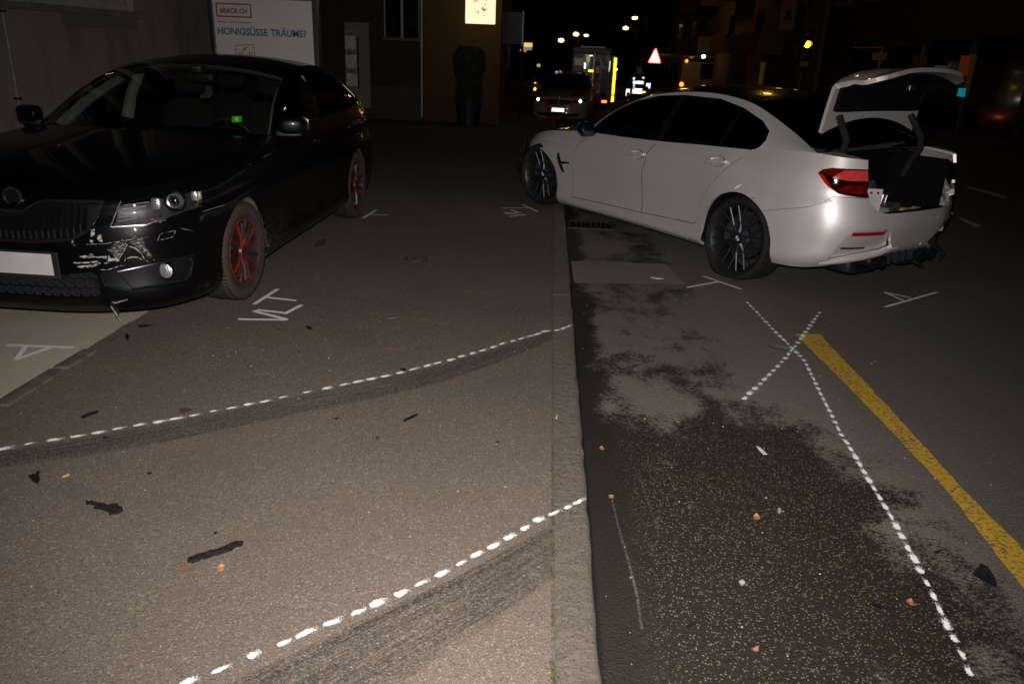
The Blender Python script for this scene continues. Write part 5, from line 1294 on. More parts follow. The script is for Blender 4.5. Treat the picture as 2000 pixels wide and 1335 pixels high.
mb.add([h+Vector((.0, -.05, .01)), h+Vector((.03, -.02, -.01)), h+Vector((.06, .045, -.085)), h+Vector((.04, .02, -.07)), h+Vector((.0, .0, -.03)), h+Vector((.015, .07, .03))], [(0, 1, 4), (1, 2, 3, 4), (0, 5, 1)]); mb.build('torn_lip', MAT['black_plastic'], fb)
mb = MB(); mb.tube([h+Vector((.033, -.02, -.01)), h+Vector((.048, .012, -.045)), h+Vector((.063, .045, -.085))], [.003, .004, .0015], 5); mb.tube([h+Vector((.002, -.05, .011)), h+Vector((.02, .0, .008)), h+Vector((.018, .07, .032))], [.003, .004, .002], 5); mb.build('torn_edge', M_SCUFF, fb)
mb = MB(); mb.bb((-.9, -.75, .2), (3.2, .75, .34)); mb.build('underbody', MAT['cabin'], black, bevel=.02)
# mud-coated tyres, red outlined trims
def mudtyre():
    mt, nt, b, o = newmat('muddy_tyre'); v = OBJ(nt); n = NZ(nt, v, 14, 4, .6); x, y, z = XYZ(nt, v)
    r_ = MT(nt, 'SQRT', MT(nt, 'ADD', MT(nt, 'POWER', x, 2), MT(nt, 'POWER', z, 2)))
    f = MT(nt, 'MULTIPLY', SM(nt, MT(nt, 'ADD', r_, MT(nt, 'MULTIPLY', MT(nt, 'SUBTRACT', n, .5), .06)), .235, .255), .95)
    f = MT(nt, 'MULTIPLY', f, SM(nt, y, .02, .09))
    c = MIX(nt, f, (.018, .017, .016), MIX(nt, NZ(nt, v, 60, 3), (.026, .018, .012), (.058, .04, .028)))
    nt.links.new(c, b.inputs['Base Color']); b.inputs['Roughness'].default_value = .85; BUMP(nt, b, NZ(nt, v, 160, 3), .4, .004); return mt
M_MT = mudtyre(); M_REDT = PM('red_trim', (.15, .013, .008), .4, var=.25, vscale=18); M_DKT = PM('dark_trim', (.016, .014, .014), .4, var=.3)
wm2 = dict(red=M_REDT, dark=M_DKT)
make_wheel(black, (2.686, .80, .318), .318, .215, .212, 'cover', 1, R(-2), 0, wm2, tmat=M_MT); make_wheel(black, (2.686, -.80, .318), .318, .215, .212, 'cover', -1, R(-2), 0, wm2, tmat=M_MT)
make_wheel(black, (0, .80, .318), .318, .215, .212, 'cover', 1, 0, 0, wm2, tmat=M_MT); make_wheel(black, (0, -.80, .318), .318, .215, .212, 'cover', -1, 0, 0, wm2, tmat=M_MT)
M_MUD = PM('mud_liner', (.075, .052, .035), .95, var=.75, vscale=16, bump=.9, bscale=40)
for x in (2.686, 0):
    for sg_ in (1, -1): wheel_well(black, x, .33, .365, sg_, .905, M_MUD)
# stickers on the windscreen
px_decal(so, MOI, [(453, 228), (472, 227.5), (472, 239.5), (453, 240)], .0006, 'vignette', MAT['green_sticker'], black, lift=.003)
px_decal(so, MOI, [(459, 230.5), (465, 230), (465.5, 237.5), (459.5, 238)], .0004, 'vignette_print', PM('sticker_yellow', (.5, .55, .05), .5), black, lift=.0045)
# ================================================================== DOWN THE STREET
# retroreflective film: fields of small cube corners in mirror finish, as real sign film is made
M_RETRO = PM('retro_film_white', (.97, .97, .98), .09, 1.); M_RETROY = PM('retro_film_yellow', (.97, .95, .3), .09, 1.); M_RETROR = PM('retro_film_red', (.95, .3, .2), .09, 1.)
def retro(f, U, V, cell, name, mat, parent, inside=None):
    """f(u, v) -> (point, outward normal); U, V the size in metres"""
    mb = MB(); h = cell*math.sqrt(3)/2; nu, nv = int(U/cell)+1, int(V/h)+1; pt = {}
    def vert(i, j):
        u = (i+.5*(j % 2))*cell-U/2; v = j*h-V/2; return (max(-U/2, min(U/2, u)), max(-V/2, min(V/2, v)))
    for j in range(nv):
        for i in range(nu):
            a, b = vert(i, j), vert(i+1, j); o = j % 2
            c, d = vert(i+o, j+1), vert(i+1+o, j+1)
            for tri in ((a, b, c if o else d) if False else (a, b, vert(i+o, j+1)), (b, vert(i+1+o, j+1), vert(i+o, j+1))):
                m_ = (sum(p[0] for p in tri)/3, sum(p[1] for p in tri)/3)
                if inside and not inside(*m_): continue
                P = [f(*p)[0] for p in tri]; c0, n0 = f(*m_); ap = c0-n0*(cell/math.sqrt(6))
                mb.add(P+[ap], [(0, 1, 3), (1, 2, 3), (2, 0, 3)])
    return mb.build(name, mat, parent)
def flat_f(c, ux, uz, n): c, ux, uz, n = Vector(c), Vector(ux), Vector(uz), Vector(n); return lambda u, v: (c+ux*u+uz*v, n)

# ---- police car
PYc = 25.6; pc = at(1102, 221, PYc); prz = R(-90-9)
PM_ = Matrix.Translation((pc.x+.35, PYc+3.3, gz(PYc+1))) @ Matrix.Rotation(prz, 4, 'Z')
S2 = dict(S); S2['m'] = 3; S2['mr'] = 3
sp = make_shell(S2)
def livery(name, fn):
    mt, nt, b, o = newmat(name); v = OBJ(nt); x, y, z = XYZ(nt, v); ay = MT(nt, 'ABSOLUTE', y)
    nt.links.new(MIX(nt, fn(nt, ay, x, z), (.24, .235, .23), (.34, .03, .01)), b.inputs['Base Color']); b.inputs['Roughness'].default_value = .35; b.inputs['Coat Weight'].default_value = .8; return mt
M_PH = livery('police_bonnet', lambda nt, ay, x, z: SM(nt, MT(nt, 'ADD', ay, MT(nt, 'MULTIPLY', MT(nt, 'SUBTRACT', 3.4, x), -.22)), .34, .36)); M_PB = livery('police_bumper', lambda nt, ay, x, z: MT(nt, 'SUBTRACT', 1, SM(nt, MT(nt, 'ADD', ay, MT(nt, 'MULTIPLY', MT(nt, 'SUBTRACT', .7, z), .35)), .5, .52)))
M_PW = PM('police_white', (.24, .235, .23), .4, coat=.7)
pol = thing('police_car', 'white police car with red front and lit headlights, standing down the street', 'police car', PM_.translation, prz)
sp.cut(wo, (0, 2), ['side'], LR('window'), side)
for c in (2.686, 0): sp.cut(circ((c, .32), .352, 18), (0, 2), ['body'], 'hole', side)
ph_ = [(.48, .70), (.60, .735), (.80, .765), (.84, .70), (.72, .655), (.50, .64)]
for p in (ph_, mirror_x(ph_)): sp.cut(p, (1, 2), ['body'], LR('headlight'), front)
kid = [(.03, .725), (.34, .72), (.37, .66), (.30, .585), (.06, .58), (.03, .62)]
for p in (kid, mirror_x(kid)): sp.cut(p, (1, 2), ['body'], LR('kidney'), front)
low_ = [(-.70, .33), (.70, .33), (.62, .24), (-.62, .24)]
sp.cut(low_, (1, 2), ['body'], 'intake', front)
sp.cut([(3.2, -.1), (3.1, .70), (3.9, .76), (3.9, -.1)], (0, 2), ['body'], 'bumper', front)
sp.part(['body', 'side', 'deck'], 'body', M_PW, pol, flange=.02); sp.part('hood', 'bonnet', M_PH, pol, gap=.003); sp.part('bumper', 'front_bumper', M_PB, pol); sp.part('roof', 'roof', M_PW, pol)
sp.part(['body', 'side', 'roof'], 'inner_shell', MAT['cabin'], pol, off=.03, flip=True); sp.part('intake', 'lower_intake', MAT['cabin'], pol, off=.03)
sp.part('windscreen', 'windscreen', MAT['black_gloss'], pol); sp.part('rear_window', 'rear_window', MAT['black_gloss'], pol)
M_LED = EM('headlamp_glow', (.75, .85, 1), 9)
for s_ in 'LR':
    sg_ = 1 if s_ == 'L' else -1
    sp.part('window_'+s_, 'side_window', MAT['black_gloss'], pol); kp = sp.part('kidney_'+s_, 'grille', MAT['cabin'], pol, off=.02)
    for k in range(7):
        h, _ = sp.hit(sg_*(.07+.042*k), .65, 'front'); MB().box((h.x-.008, sg_*(.07+.042*k), .65), (.012, .008, .1)).build('slat', MAT['dark_metal'], kp)
    hp = sp.part('headlight_'+s_, 'headlight', MAT['black_gloss'], pol, off=.01)
    h, _ = sp.hit(sg_*.66, .70, 'front'); MB().lathe([(.0005, .03), (.03, .026), (.045, .0)], 16, h, ax='X').build('lamp', M_LED, hp, smooth=True)
    mirror_part(pol, (1.83, sg_*.90, 1.0), sg_, M_PW, MAT['black_plastic'])
    make_wheel(pol, (2.686, sg_*.8, .318), .318, .215, .212, 'plain', sg_, 0, 0, dict(rim=MAT['dark_metal']), low=True); make_wheel(pol, (0, sg_*.8, .318), .318, .215, .212, 'plain', sg_, 0, 0, dict(rim=MAT['dark_metal']), low=True)
h, _ = sp.hit(0, .42, 'front')
retro(flat_f((h.x+.03, 0, .43), (0, 1, 0), (0, 0, 1), (1, 0, 0)), .40, .12, .02, 'number_plate', M_RETRO, pol)
MB().box((h.x+.012, 0, .43), (.012, .44, .15)).build('plate_holder', MAT['black_plastic'], pol)
h, _ = sp.hit(0, .775, 'front'); MB().lathe([(.001, .01), (.035, .008), (.04, 0)], 16, h, ax='X').build('badge', MAT['chrome'], pol, smooth=True)
mb = MB(); superq(mb, (.75, 0, 1.46), (.26, 1.15, .1), .4, 8); lb = mb.build('light_bar', PM('bar_smoke', (.04, .05, .08), .2, coat=1.), pol, smooth=True)
for sg_, c_ in ((-1, (.25, .45, 1)),): MB().box((.89, sg_*.42, 1.465), (.02, .08, .035)).build('blue_glint', EM('blue_glint', c_, 1.2), lb)  # bar is off; its bluish reflection is put in as a glowing piece
MB().box((.89, -.28, 1.465), (.02, .07, .03)).build('amber_lamp', EM('amber_glint', (1, .35, .05), .5), lb)  # amber glint on the unlit bar, likewise put in as emission

# ---- ambulance with its rear doors open
AY = 35.0; al, ar = at(1122, 120, AY).x, at(1190, 120, AY).x; ag = gz(AY); W = (ar-al)/2
t = thing('ambulance', 'ambulance van seen from behind with open rear doors and yellow reflective door edges', 'ambulance', ((al+ar)/2, AY, ag))
Ht = at(1150, 93, AY).z-ag; M_AW = PM('van_white', (.26, .26, .26), .4, coat=.5); M_IN = PM('van_interior', (.4, .42, .42), .6, var=.1)
for sx in (-1, 1):
    mb = MB(); mb.bb((sx*(W+.09), 0, .45), (sx*W, 5.2, Ht-.25)); mb.build('side_wall', M_AW, t, bevel=.03)
    make_wheel(t, (sx*(W-.03), .95, .36), .36, .23, .22, 'plain', sx, math.pi/2 if sx < 0 else -math.pi/2, 0, dict(rim=MAT['dark_metal']), low=True)
    make_wheel(t, (sx*(W-.03), 4.3, .36), .36, .23, .22, 'plain', sx, math.pi/2 if sx < 0 else -math.pi/2, 0, dict(rim=MAT['dark_metal']), low=True)
mb = MB(); mb.bb((-W-.09, 0, Ht-.25), (W+.09, 5.2, Ht)); mb.build('roof', M_AW, t, bevel=.06); mb = MB(); mb.bb((-W, .02, .45), (W, 5.2, .6)); mb.build('floor', MAT['black_plastic'], t)
mb = MB(); mb.bb((-W, 3.2, .6), (W, 3.25, Ht-.25)); mb.build('bulkhead', M_IN, t); mb = MB(); mb.bb((-W-.05, -.08, .35), (W+.05, .02, .5)); mb.build('bumper', MAT['black_plastic'], t, bevel=.02)
mb = MB(); mb.bb((-W-.08, 5.2, .4), (W+.08, 6.3, 1.2)); mb.bb((-W-.04, 5.2, 1.2), (W+.04, 5.9, Ht-.15)); mb.build('cab', M_AW, t)
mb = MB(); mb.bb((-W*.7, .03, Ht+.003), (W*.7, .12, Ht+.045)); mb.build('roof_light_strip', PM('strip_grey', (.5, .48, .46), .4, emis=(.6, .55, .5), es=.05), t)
MB().bb((W*.15, .5, .6), (W*.20, .55, Ht-.25)).build('grab_pole', PM('pole_cream', (.55, .52, .4), .4, emis=(.5, .48, .35), es=.08), t)  # cabin light put into the pole's colour as a faint glow
MB().bb((-W*.25, 1.8, Ht-.9), (W*.1, 3.15, Ht-.28)).build('ceiling_cupboard', PM('cupboard', (.3, .33, .3), .5, emis=(.3, .35, .3), es=.05), t, bevel=.02)  # slight emission stands in for the cabin light on it
MB().bb((-W*.95, 1.5, Ht-.75), (-W*.35, 3.0, Ht-.45)).build('wall_shelf', PM('shelf_white', (.5, .47, .45), .5, emis=(.5, .45, .45), es=.06), t, bevel=.02)  # shelf glows a little in place of light falling on it
rr = random.Random(4); M_EQ = [PM('kit_grey', (.25, .25, .26), .4, .4, emis=(.3, .28, .28), es=.03), PM('kit_dark', (.04, .04, .04), .5), PM('kit_red', (.25, .03, .03), .5)]  # grey kit carries some cabin light in its own colour
for i in range(16):
    x = rr.uniform(.25, .9)*W; z = rr.uniform(.65, Ht-.55); mb = MB(); mb.box((x, .6+rr.random()*.8, z), (rr.uniform(.06, .25), .2, rr.uniform(.05, .3))); mb.build('equipment_box', M_EQ[i % 3 if i > 3 else 0], t, bevel=.01)
for i in range(3): MB().box((-W*.4+.2*i, 1.2, .95), (.18, .5, .5)).build('stretcher', M_EQ[2-i % 2], t, bevel=.03)
for sx in (-1, 1):                                        # doors folded outwards
    o = MB().bb((sx*(W+.1), -.95, .5), (sx*(W+.145), 0, Ht-.28)).build('rear_door', M_AW, t, bevel=.015)
    if sx > 0:
        retro(flat_f((W+.15, -.965, (Ht+.35)/2), (1, 0, 0), (0, 0, 1), (0, -1, 0)), .14, Ht-1.05, .025, 'reflective_edge', M_RETROY, o)
        retro(flat_f((W+.15, -.965, .62), (1, 0, 0), (0, 0, 1), (0, -1, 0)), .14, .30, .025, 'reflective_edge', M_RETROY, o); retro(flat_f((W-.0, -.30, Ht-.70), (1, 0, 0), (0, 0, 1), (0, -1, 0)), .06, .42, .025, 'reflective_bar', M_RETRO, o)
MB().bb((-W*.42, .2, 1.2), (-W*.30, .24, Ht-.33)).build('curtain_strip', PM('lime_strip', (.3, .38, .03), .6, emis=(.3, .4, .02), es=.12), t)  # strip is no lamp; its brightness is put in as emission
retro(flat_f((-W*.37, .15, Ht-.72), (1, 0, 0), (0, 0, 1), (0, -1, 0)), .10, .24, .025, 'reflective_bar', M_RETRO, t)
MB().box((W*.02, .4, 1.62), (.2, .03, .08)).build('amber_lamp', EM('amber_lamp', (1, .45, .02), 5), t, bevel=.02); MB().lathe([(.001, -.03), (.07, -.02), (.08, 0)], 14, (-W*.2, .1, 1.15)).build('work_lamp', EM('white_lamp', (1, 1, 1), 5), t); MB().box((W-.1, -.09, .42), (.22, .03, .1)).build('tail_lamp', EM('tail_lamp', (1, .12, .02), 5), t, bevel=.02)
MB().box((-W*.02, .42, Ht-.32), (.12, .1, .04)).build('ceiling_lamp', EM('cabin_lamp', (1, .98, .8), 1.6), t)
lp = bpy.data.lights.new('cabin_light', 'POINT'); lp.energy = 1.2; lp.color = (1, .97, .8); lp.shadow_soft_size = .1; lo = bpy.data.objects.new('cabin_light', lp); col.objects.link(lo); lo.parent = t; lo.location = (0, 1.6, Ht-.45)

# ---- bus
BY = 58.0; bl_, br_ = at(1330, 140, BY).x, at(1406, 140, BY).x; BW = (br_-bl_)/2; bz = gz(BY); BH = at(1370, 109, BY).z-bz
t = thing('city_bus', 'yellowish city bus seen from behind with red tail lamps far down the street', 'bus', ((bl_+br_)/2, BY, bz))
M_BUS = PM('bus_paint', (.4, .25, .10), .4, coat=.4); 
MB().bb((-BW, 0, .35), (BW, 11, BH)).build('body', M_BUS, t, bevel=.12, seg=3)
MB().bb((-BW*.9, -.02, BH-.42), (BW*.9, .01, BH-.1)).build('display_band', MAT['black_gloss'], t); MB().bb((.0, -.03, BH*.5), (BW*.88, .0, BH-.5)).build('rear_window', MAT['black_gloss'], t, bevel=.02)
for k in range(5): MB().bb((-BW-.02, .8+2*k, 1.3), (-BW+.01, 2.6+2*k, BH-.5)).build('side_window', MAT['black_gloss'], t)
MB().bb((-BW*.85, -.04, .4), (BW*.85, 0, .7)).build('bumper', MAT['black_plastic'], t, bevel=.02)
M_BR = EM('bus_red', (1, .13, .02), 6)
for (px, py, r_) in ((1341, 119, .11), (1400, 121, .11), (1331, 165, .15), (1404, 168, .12)):
    q = at(px, py, BY); MB().lathe([(.001, -.07), (r_*.7, -.06), (r_, 0)], 14, (q.x-t.location.x, 0, q.z-bz)).build('tail_lamp', M_BR, t, smooth=True)
for sx in (-1, 1):
    for yy_ in (2.6, 8.2): make_wheel(t, (sx*(BW-.12), yy_, .48), .48, .28, .28, 'plain', sx, math.pi/2 if sx < 0 else -math.pi/2, 0, dict(rim=MAT['dark_metal']), low=True)

# ---- person in a reflective jacket
PYy = 23.5; q = at(1243, 200, PYy)
t = thing('person', 'person in dark work clothes with bright reflective jacket bands, standing in the road', 'person', (q.x, PYy, gz(PYy)), R(-8))
J = [(0, 0, .93), (0, 0, 1.12), (0, .01, 1.32), (0, .02, 1.47), (0, .0, 1.56), (0, -.02, 1.68), (0, -.02, 1.77),
     (-.19, .01, 1.42), (-.27, .0, 1.16), (-.25, -.12, .93), (-.24, -.16, .85), (.19, .01, 1.42), (.30, -.02, 1.20), (.22, -.24, 1.10), (.16, -.32, 1.12),
     (-.10, 0, .86), (-.12, -.02, .48), (-.13, .03, .09), (-.14, -.10, .04), (.10, 0, .86), (.13, .0, .48), (.15, .05, .09), (.17, -.08, .04)]
Ed = [(0, 1), (1, 2), (2, 3), (3, 4), (4, 5), (5, 6), (3, 7), (7, 8), (8, 9), (9, 10), (3, 11), (11, 12), (12, 13), (13, 14), (0, 15), (15, 16), (16, 17), (17, 18), (0, 19), (19, 20), (20, 21), (21, 22)]
Rd = [.16, .165, .175, .12, .06, .095, .08, .085, .065, .05, .035, .085, .065, .05, .035, .10, .075, .055, .045, .10, .075, .055, .045]
me = bpy.data.meshes.new('figure'); me.from_pydata(J, Ed, []); o = link('figure', me)
md = o.modifiers.new('s', 'SKIN'); 
for i, v in enumerate(me.skin_vertices[0].data): v.radius = (Rd[i], Rd[i]*(.72 if i < 3 else 1)); v.use_root = (i == 0)
o.modifiers.new('b', 'SUBSURF').levels = 2
dg = bpy.context.evaluated_depsgraph_get(); me2 = bpy.data.meshes.new_from_object(o.evaluated_get(dg)); bpy.data.objects.remove(o)
for p in me2.polygons: p.use_smooth = True
def cloth():
    mt, nt, b, o = newmat('work_clothes'); z = XYZ(nt, OBJ(nt))[2]
    c = MIX(nt, SM(nt, z, 1.535, 1.545), (.03, .03, .035), (.36, .22, .16)); nt.links.new(c, b.inputs['Base Color']); b.inputs['Roughness'].default_value = .85; return mt
fig = link('body', me2, cloth(), t)
mb = MB(); superq(mb, (0, 0, 1.735), (.20, .23, .15), .8, 8); mb.build('hair', PM('dark_hair', (.03, .025, .02), .8), fig, smooth=True)
for sy in (-1, 1): mb = MB(); superq(mb, (sy*.034, -.112, 1.70), (.02, .012, .012), .9, 5); mb.build('eye', MAT['cabin'], fig, smooth=True)
mb = MB(); superq(mb, (0, -.122, 1.67), (.025, .03, .045), .8, 5); mb.build('nose', PM('skin_tone', (.36, .22, .16), .6), fig, smooth=True)
def band(c, rx, ry, w_, a0, a1): 
    c = Vector(c); L = rx*1.7; ry *= .5
    def f(u, v): k = u/rx; return c+Vector((u, -ry-ry*math.sqrt(1-k*k), v)), Vector((ry/rx*k, -math.sqrt(1-k*k), 0)).normalized()
    return f, L, w_
def bnd(*a):
    f, L, w_ = band(*a); retro(f, L, w_, .018, 'reflective_band', M_RETRO, fig)
bnd((0, -.115, 1.07), .19, .06, .15, R(-160), R(-20)); bnd((0, -.12, 1.30), .195, .06, .09, R(-150), R(-30)); bnd((-.11, -.13, 1.20), .06, .04, .2, R(-150), R(-30))
bnd((-.265, -.10, 1.02), .085, .03, .20, R(-170), R(-10)); bnd((.29, -.12, 1.22), .09, .03, .15, R(-170), R(-10)); bnd((-.13, -.11, 1.40), .06, .03, .07, R(-150), R(-30)); bnd((.13, -.12, 1.43), .06, .03, .06, R(-150), R(-30))
for i in range(5):                                        # hands
    for base, dr in (((-.24, -.165, .84), -1), ((.155, -.33, 1.12), 1)):
        mb = MB(); b0 = Vector(base)+Vector(((i-2)*.014, 0, 0)); mb.tube([b0, b0+Vector((0, -.02 if dr < 0 else -.045, -.05 if dr < 0 else .0)), b0+Vector((0, -.02 if dr < 0 else -.06, -.085+.01*abs(i-2) if dr < 0 else -.03))], [.009, .008, .006], 6); mb.build('finger', bpy.data.materials['skin_tone'], fig, smooth=True)

# ---- warning triangle on a post
TY = 36.0; tb = at(1278, 124, TY); tw = (at(1291, 124, TY).x-at(1265, 124, TY).x)/2; tt = at(1279, 94, TY).z-tb.z
t = thing('warning_sign', 'white triangular road sign with red border shining in the flashlight', 'sign', (tb.x, TY, gz(TY)))
hz = tb.z-gz(TY)
tri = [(-tw, .04), (-tw+.04, 0), (tw-.04, 0), (tw, .04), (.03, tt), (-.03, tt)]
MB().prism(tri, Matrix.Translation((0, .02, hz)) @ Matrix.Rotation(R(90), 4, 'X'), .015).build('plate', PM('sign_back', (.3, .3, .3), .5, .5), t)
ins = lambda m_: (lambda u, v: inpoly(u, v+tt/2, [(x*(1-m_), tt*.38+(z-tt*.38)*(1-m_)) for x, z in tri]))
retro(flat_f((0, -.012, hz+tt/2), (1, 0, 0), (0, 0, 1), (0, -1, 0)), 2*tw, tt, .022, 'red_border', M_RETROR, t, lambda u, v: inpoly(u, v+tt/2, tri) and not ins(.13)(u, v)); retro(flat_f((0, -.012, hz+tt/2), (1, 0, 0), (0, 0, 1), (0, -1, 0)), 2*tw, tt, .022, 'white_field', M_RETRO, t, ins(.13))
MB().tube([(0, .03, 0), (0, .03, hz+tt*.6)], .03, 10).build('post', MAT['dark_metal'], t, smooth=True)

# ---- flashing amber traffic signal
SY = 25.0; q = at(1577, 87, SY)
t = thing('traffic_signal', 'roadside traffic signal with only its amber lens lit', 'traffic light', (q.x, SY, gz(SY))); hz = q.z-gz(SY)
MB().bb((-.15, .0, hz-.46), (.15, .22, hz+.46)).build('housing', MAT['black_plastic'], t, bevel=.03); MB().tube([(0, .11, 0), (0, .11, hz-.4)], .05, 10).build('post', MAT['dark_metal'], t, smooth=True); MB().bb((-.13, .02, hz-.62), (.13, .05, hz-.48)).build('plate', PM('grey_plate', (.2, .19, .19), .6), t)
for k, m_ in ((-1, MAT['black_gloss']), (0, EM('amber_lens', (1, .42, .02), 7)), (1, MAT['black_gloss'])):
    MB().lathe([(.0005, -.03), (.05, -.025), (.095, 0)], 20, (0, -.005, hz+.29*k)).build('lens', m_, t, smooth=True); MB().lathe([(.105, 0), (.105, -.14)], 16, (0, 0, hz+.29*k), ang=math.pi*1.2, a0=-.3).build('visor', MAT['black_plastic'], t, smooth=True)

# ---- street lamps receding down the hill
M_SOD = EM('sodium_lamp', (1, .52, .10), 30)
for i, (px, py, s_, c_) in enumerate(((1240, 35, 1, 0), (1222, 55, 1, 0), (1125, 67, 1, 0), (1096, 79, 1, 0), (1145, 69, .75, 0))):
    yh = 96.2+(px-1089)*.0386; k = (yh-py)/FPX; D = (8-CAM_H+.36)/(k+.03); q = at(px, py, D); gd = gz(D); hz = q.z-gd
    t = thing('street_lamp', 'lit orange street lamp far down the street', 'street lamp', (q.x, D, gd), 0, 'street lamps down the hill'); sx = 1 if px > 1150 else -1
    MB().tube([(sx*1.3, 0, 0), (sx*1.3, 0, hz-.3), (sx*1.1, 0, hz+.05), (sx*.3, 0, hz+.12)], [.09, .07, .05, .04], 8).build('pole', MAT['dark_metal'], t, smooth=True)
    hd_ = MB(); superq(hd_, (0, 0, hz+.1), (.9, .35, .16), .6, 6); hd_.build('lamp_head', MAT['dark_metal'], t, smooth=True); ln = MB(); superq(ln, (0, 0, hz), (.56*s_*D/90, .4*s_, .34*s_*D/90), .9, 8); ln.build('lens', M_SOD, t, smooth=True)
    lp = bpy.data.lights.new('lamp_light', 'POINT'); lp.energy = 22; lp.color = (1, .5, .12); lp.shadow_soft_size = .25; lo = bpy.data.objects.new('lamp_light', lp); col.objects.link(lo); lo.parent = t; lo.location = (0, 0, hz-.5)
# two unseen lamps over the street, added to light facades and bus
for (x_, y_, e_) in ((8.5, 52, 45), (7.5, 24, 1.5)):
    t = thing('street_lamp', 'unseen orange street lamp added high above the roadway by the %s' % ('apartment block' if y_ > 40 else 'shop house'), 'street lamp', (x_, y_, gz(y_))); hz = 9.5
    MB().tube([(4.2, 0, hz+.6), (2, 0, hz+.35), (0, 0, hz+.3)], .04, 8).build('arm', MAT['dark_metal'], t, smooth=True); ln = MB(); superq(ln, (0, 0, hz), (.5, .4, .2), .8, 8); ln.build('lens', M_SOD, t, smooth=True)
    hd_ = MB(); superq(hd_, (0, 0, hz+.17), (.7, .4, .2), .6, 6); hd_.build('lamp_head', MAT['dark_metal'], t, smooth=True)
    lp = bpy.data.lights.new('lamp_light', 'POINT'); lp.energy = e_; lp.color = (1, .48, .1); lp.shadow_soft_size = .25; lo = bpy.data.objects.new('lamp_light', lp); col.objects.link(lo); lo.parent = t; lo.location = (0, 0, hz-.5)

# ---- houses on the right-hand side
RX = lambda y: 11.3+.034*y
M_R1 = plaster('brown_plaster', (.075, .054, .045), (.05, .036, .03)); M_R2 = plaster('apartment_plaster', (.24, .16, .08), (.18, .12, .06), .2, .3); M_RGL = PM('black_window', (.012, .012, .014), .12, coat=.6)
def facade(name, label, y0, y1, H, mat, floors, ny, wsz, z0, depth=8):
    t = thing(name, label, 'house', (RX((y0+y1)/2), (y0+y1)/2, gz((y0+y1)/2))); yc = (y0+y1)/2; ox = t.location.x
    mb = MB(); a, b = RX(y0)-ox, RX(y1)-ox
    vs = [(x+d, y-yc, z) for z in (-1.5, H) for (x, y) in ((a, y0), (b, y1)) for d in (0, depth)]
    mb.add(vs, [(0, 2, 3, 1), (4, 5, 7, 6), (0, 1, 5, 4), (2, 6, 7, 3), (0, 4, 6, 2), (1, 3, 7, 5)]); mb.build('wall', mat, t)
    for fl_ in range(floors):
        for k in range(ny):
            y = y0+(y1-y0)*(k+.5)/ny; x = RX(y)-ox; z = z0+3.0*fl_
            w_ = MB().bb((x-.05, y-yc-wsz[0]/2-.08, z-.08), (x+.02, y-yc+wsz[0]/2+.08, z+wsz[1]+.08)).build('window', M_FRAME, t, bevel=.01)
            MB().bb((x-.058, y-yc-wsz[0]/2, z), (x-.04, y-yc-.03, z+wsz[1])).build('pane', M_RGL, w_); MB().bb((x-.058, y-yc+.03, z), (x-.04, y-yc+wsz[0]/2, z+wsz[1])).build('pane', M_RGL, w_)
            MB().bb((x-.12, y-yc-wsz[0]/2-.12, z-.14), (x, y-yc+wsz[0]/2+.12, z-.08)).build('sill', M_SILL, w_)
    return t, yc, ox
t, yc, ox = facade('shop_house', 'dark brown house with shop windows across the street', 13, 35, 11, M_R1, 2, 7, (1.3, 1.6), 4.2)
for k, y in enumerate((15.2, 18.0, 20.9, 23.8, 26.8, 30.0)):
    x = RX(y)-ox; z = gz(y)-t.location.z
    s_ = MB().bb((x-.06, y-yc-1.25, z+.35), (x+.03, y-yc+1.25, z+2.75)).build('shop_window', MAT['dark_metal'], t, bevel=.02)
    MB().bb((x-.075, y-yc-1.15, z+.45), (x-.055, y-yc+1.15, z+2.65)).build('pane', M_RGL, s_)
def on_r(px, py):
    d = ray(px, py); t_ = 11.3/(d.x-.034*d.y); return Vector((d.x*t_-ox-.09, d.y*t_-yc, CAM_H+d.z*t_-t.location.z))
def dim(px0, py0, px1, py1, nm, c, e, dx=0):
    a, b = on_r(px0, py0), on_r(px1, py1); return MB().bb((a.x-.004-dx, min(a.y, b.y), min(a.z, b.z)), (a.x+.004-dx, max(a.y, b.y), max(a.z, b.z))).build(nm, EM(nm+'_glow', c, e), t)
dim(1884, 109, 1905, 150, 'lit_display', (.5, .1, .02), .07); dim(1905, 106, 1928, 185, 'lit_display', (.35, .18, .05), .025, .002); dim(1880, 172, 1890, 190, 'cyan_panel', (.02, .5, .6), .28, .012); dim(1710, 103, 1733, 118, 'lit_display', (.5, .2, .03), .022); dim(1832, 128, 1856, 135, 'lit_display', (.4, .3, .2), .05, .004); dim(1928, 104, 1937, 108, 'ceiling_spot', (.6, .3, .05), .35, .01); dim(1899, 200, 1910, 207, 'lit_display', (.6, .6, .6), .12, .01); dim(1790, 108, 1826, 165, 'lit_display', (.3, .12, .02), .012, .002)
t, yc, ox = facade('apartment_house', 'ochre apartment block with stacked balconies lit orange down the street', 35.5, 78, 16, M_R2, 4, 6, (1.5, 1.5), 4.0)
for fl_ in range(4):
    for y in (43, 51, 60, 70):
        x = RX(y)-ox; z = 3.2+3.0*fl_; s_ = MB().bb((x-1.3, y-yc-1.9, z), (x, y-yc+1.9, z+.16)).build('balcony', M_R2, t, bevel=.02)
        MB().bb((x-1.3, y-yc-1.9, z+.16), (x-1.22, y-yc+1.9, z+1.05)).build('parapet', M_R2, s_); MB().bb((x-1.22, y-yc-1.9, z+.16), (x, y-yc-1.82, z+1.05)).build('parapet', M_R2, s_)
def on_r2(px, py): d = ray(px, py); t_ = 11.3/(d.x-.034*d.y); return Vector((d.x*t_-ox, d.y*t_-yc, CAM_H+d.z*t_-t.location.z))
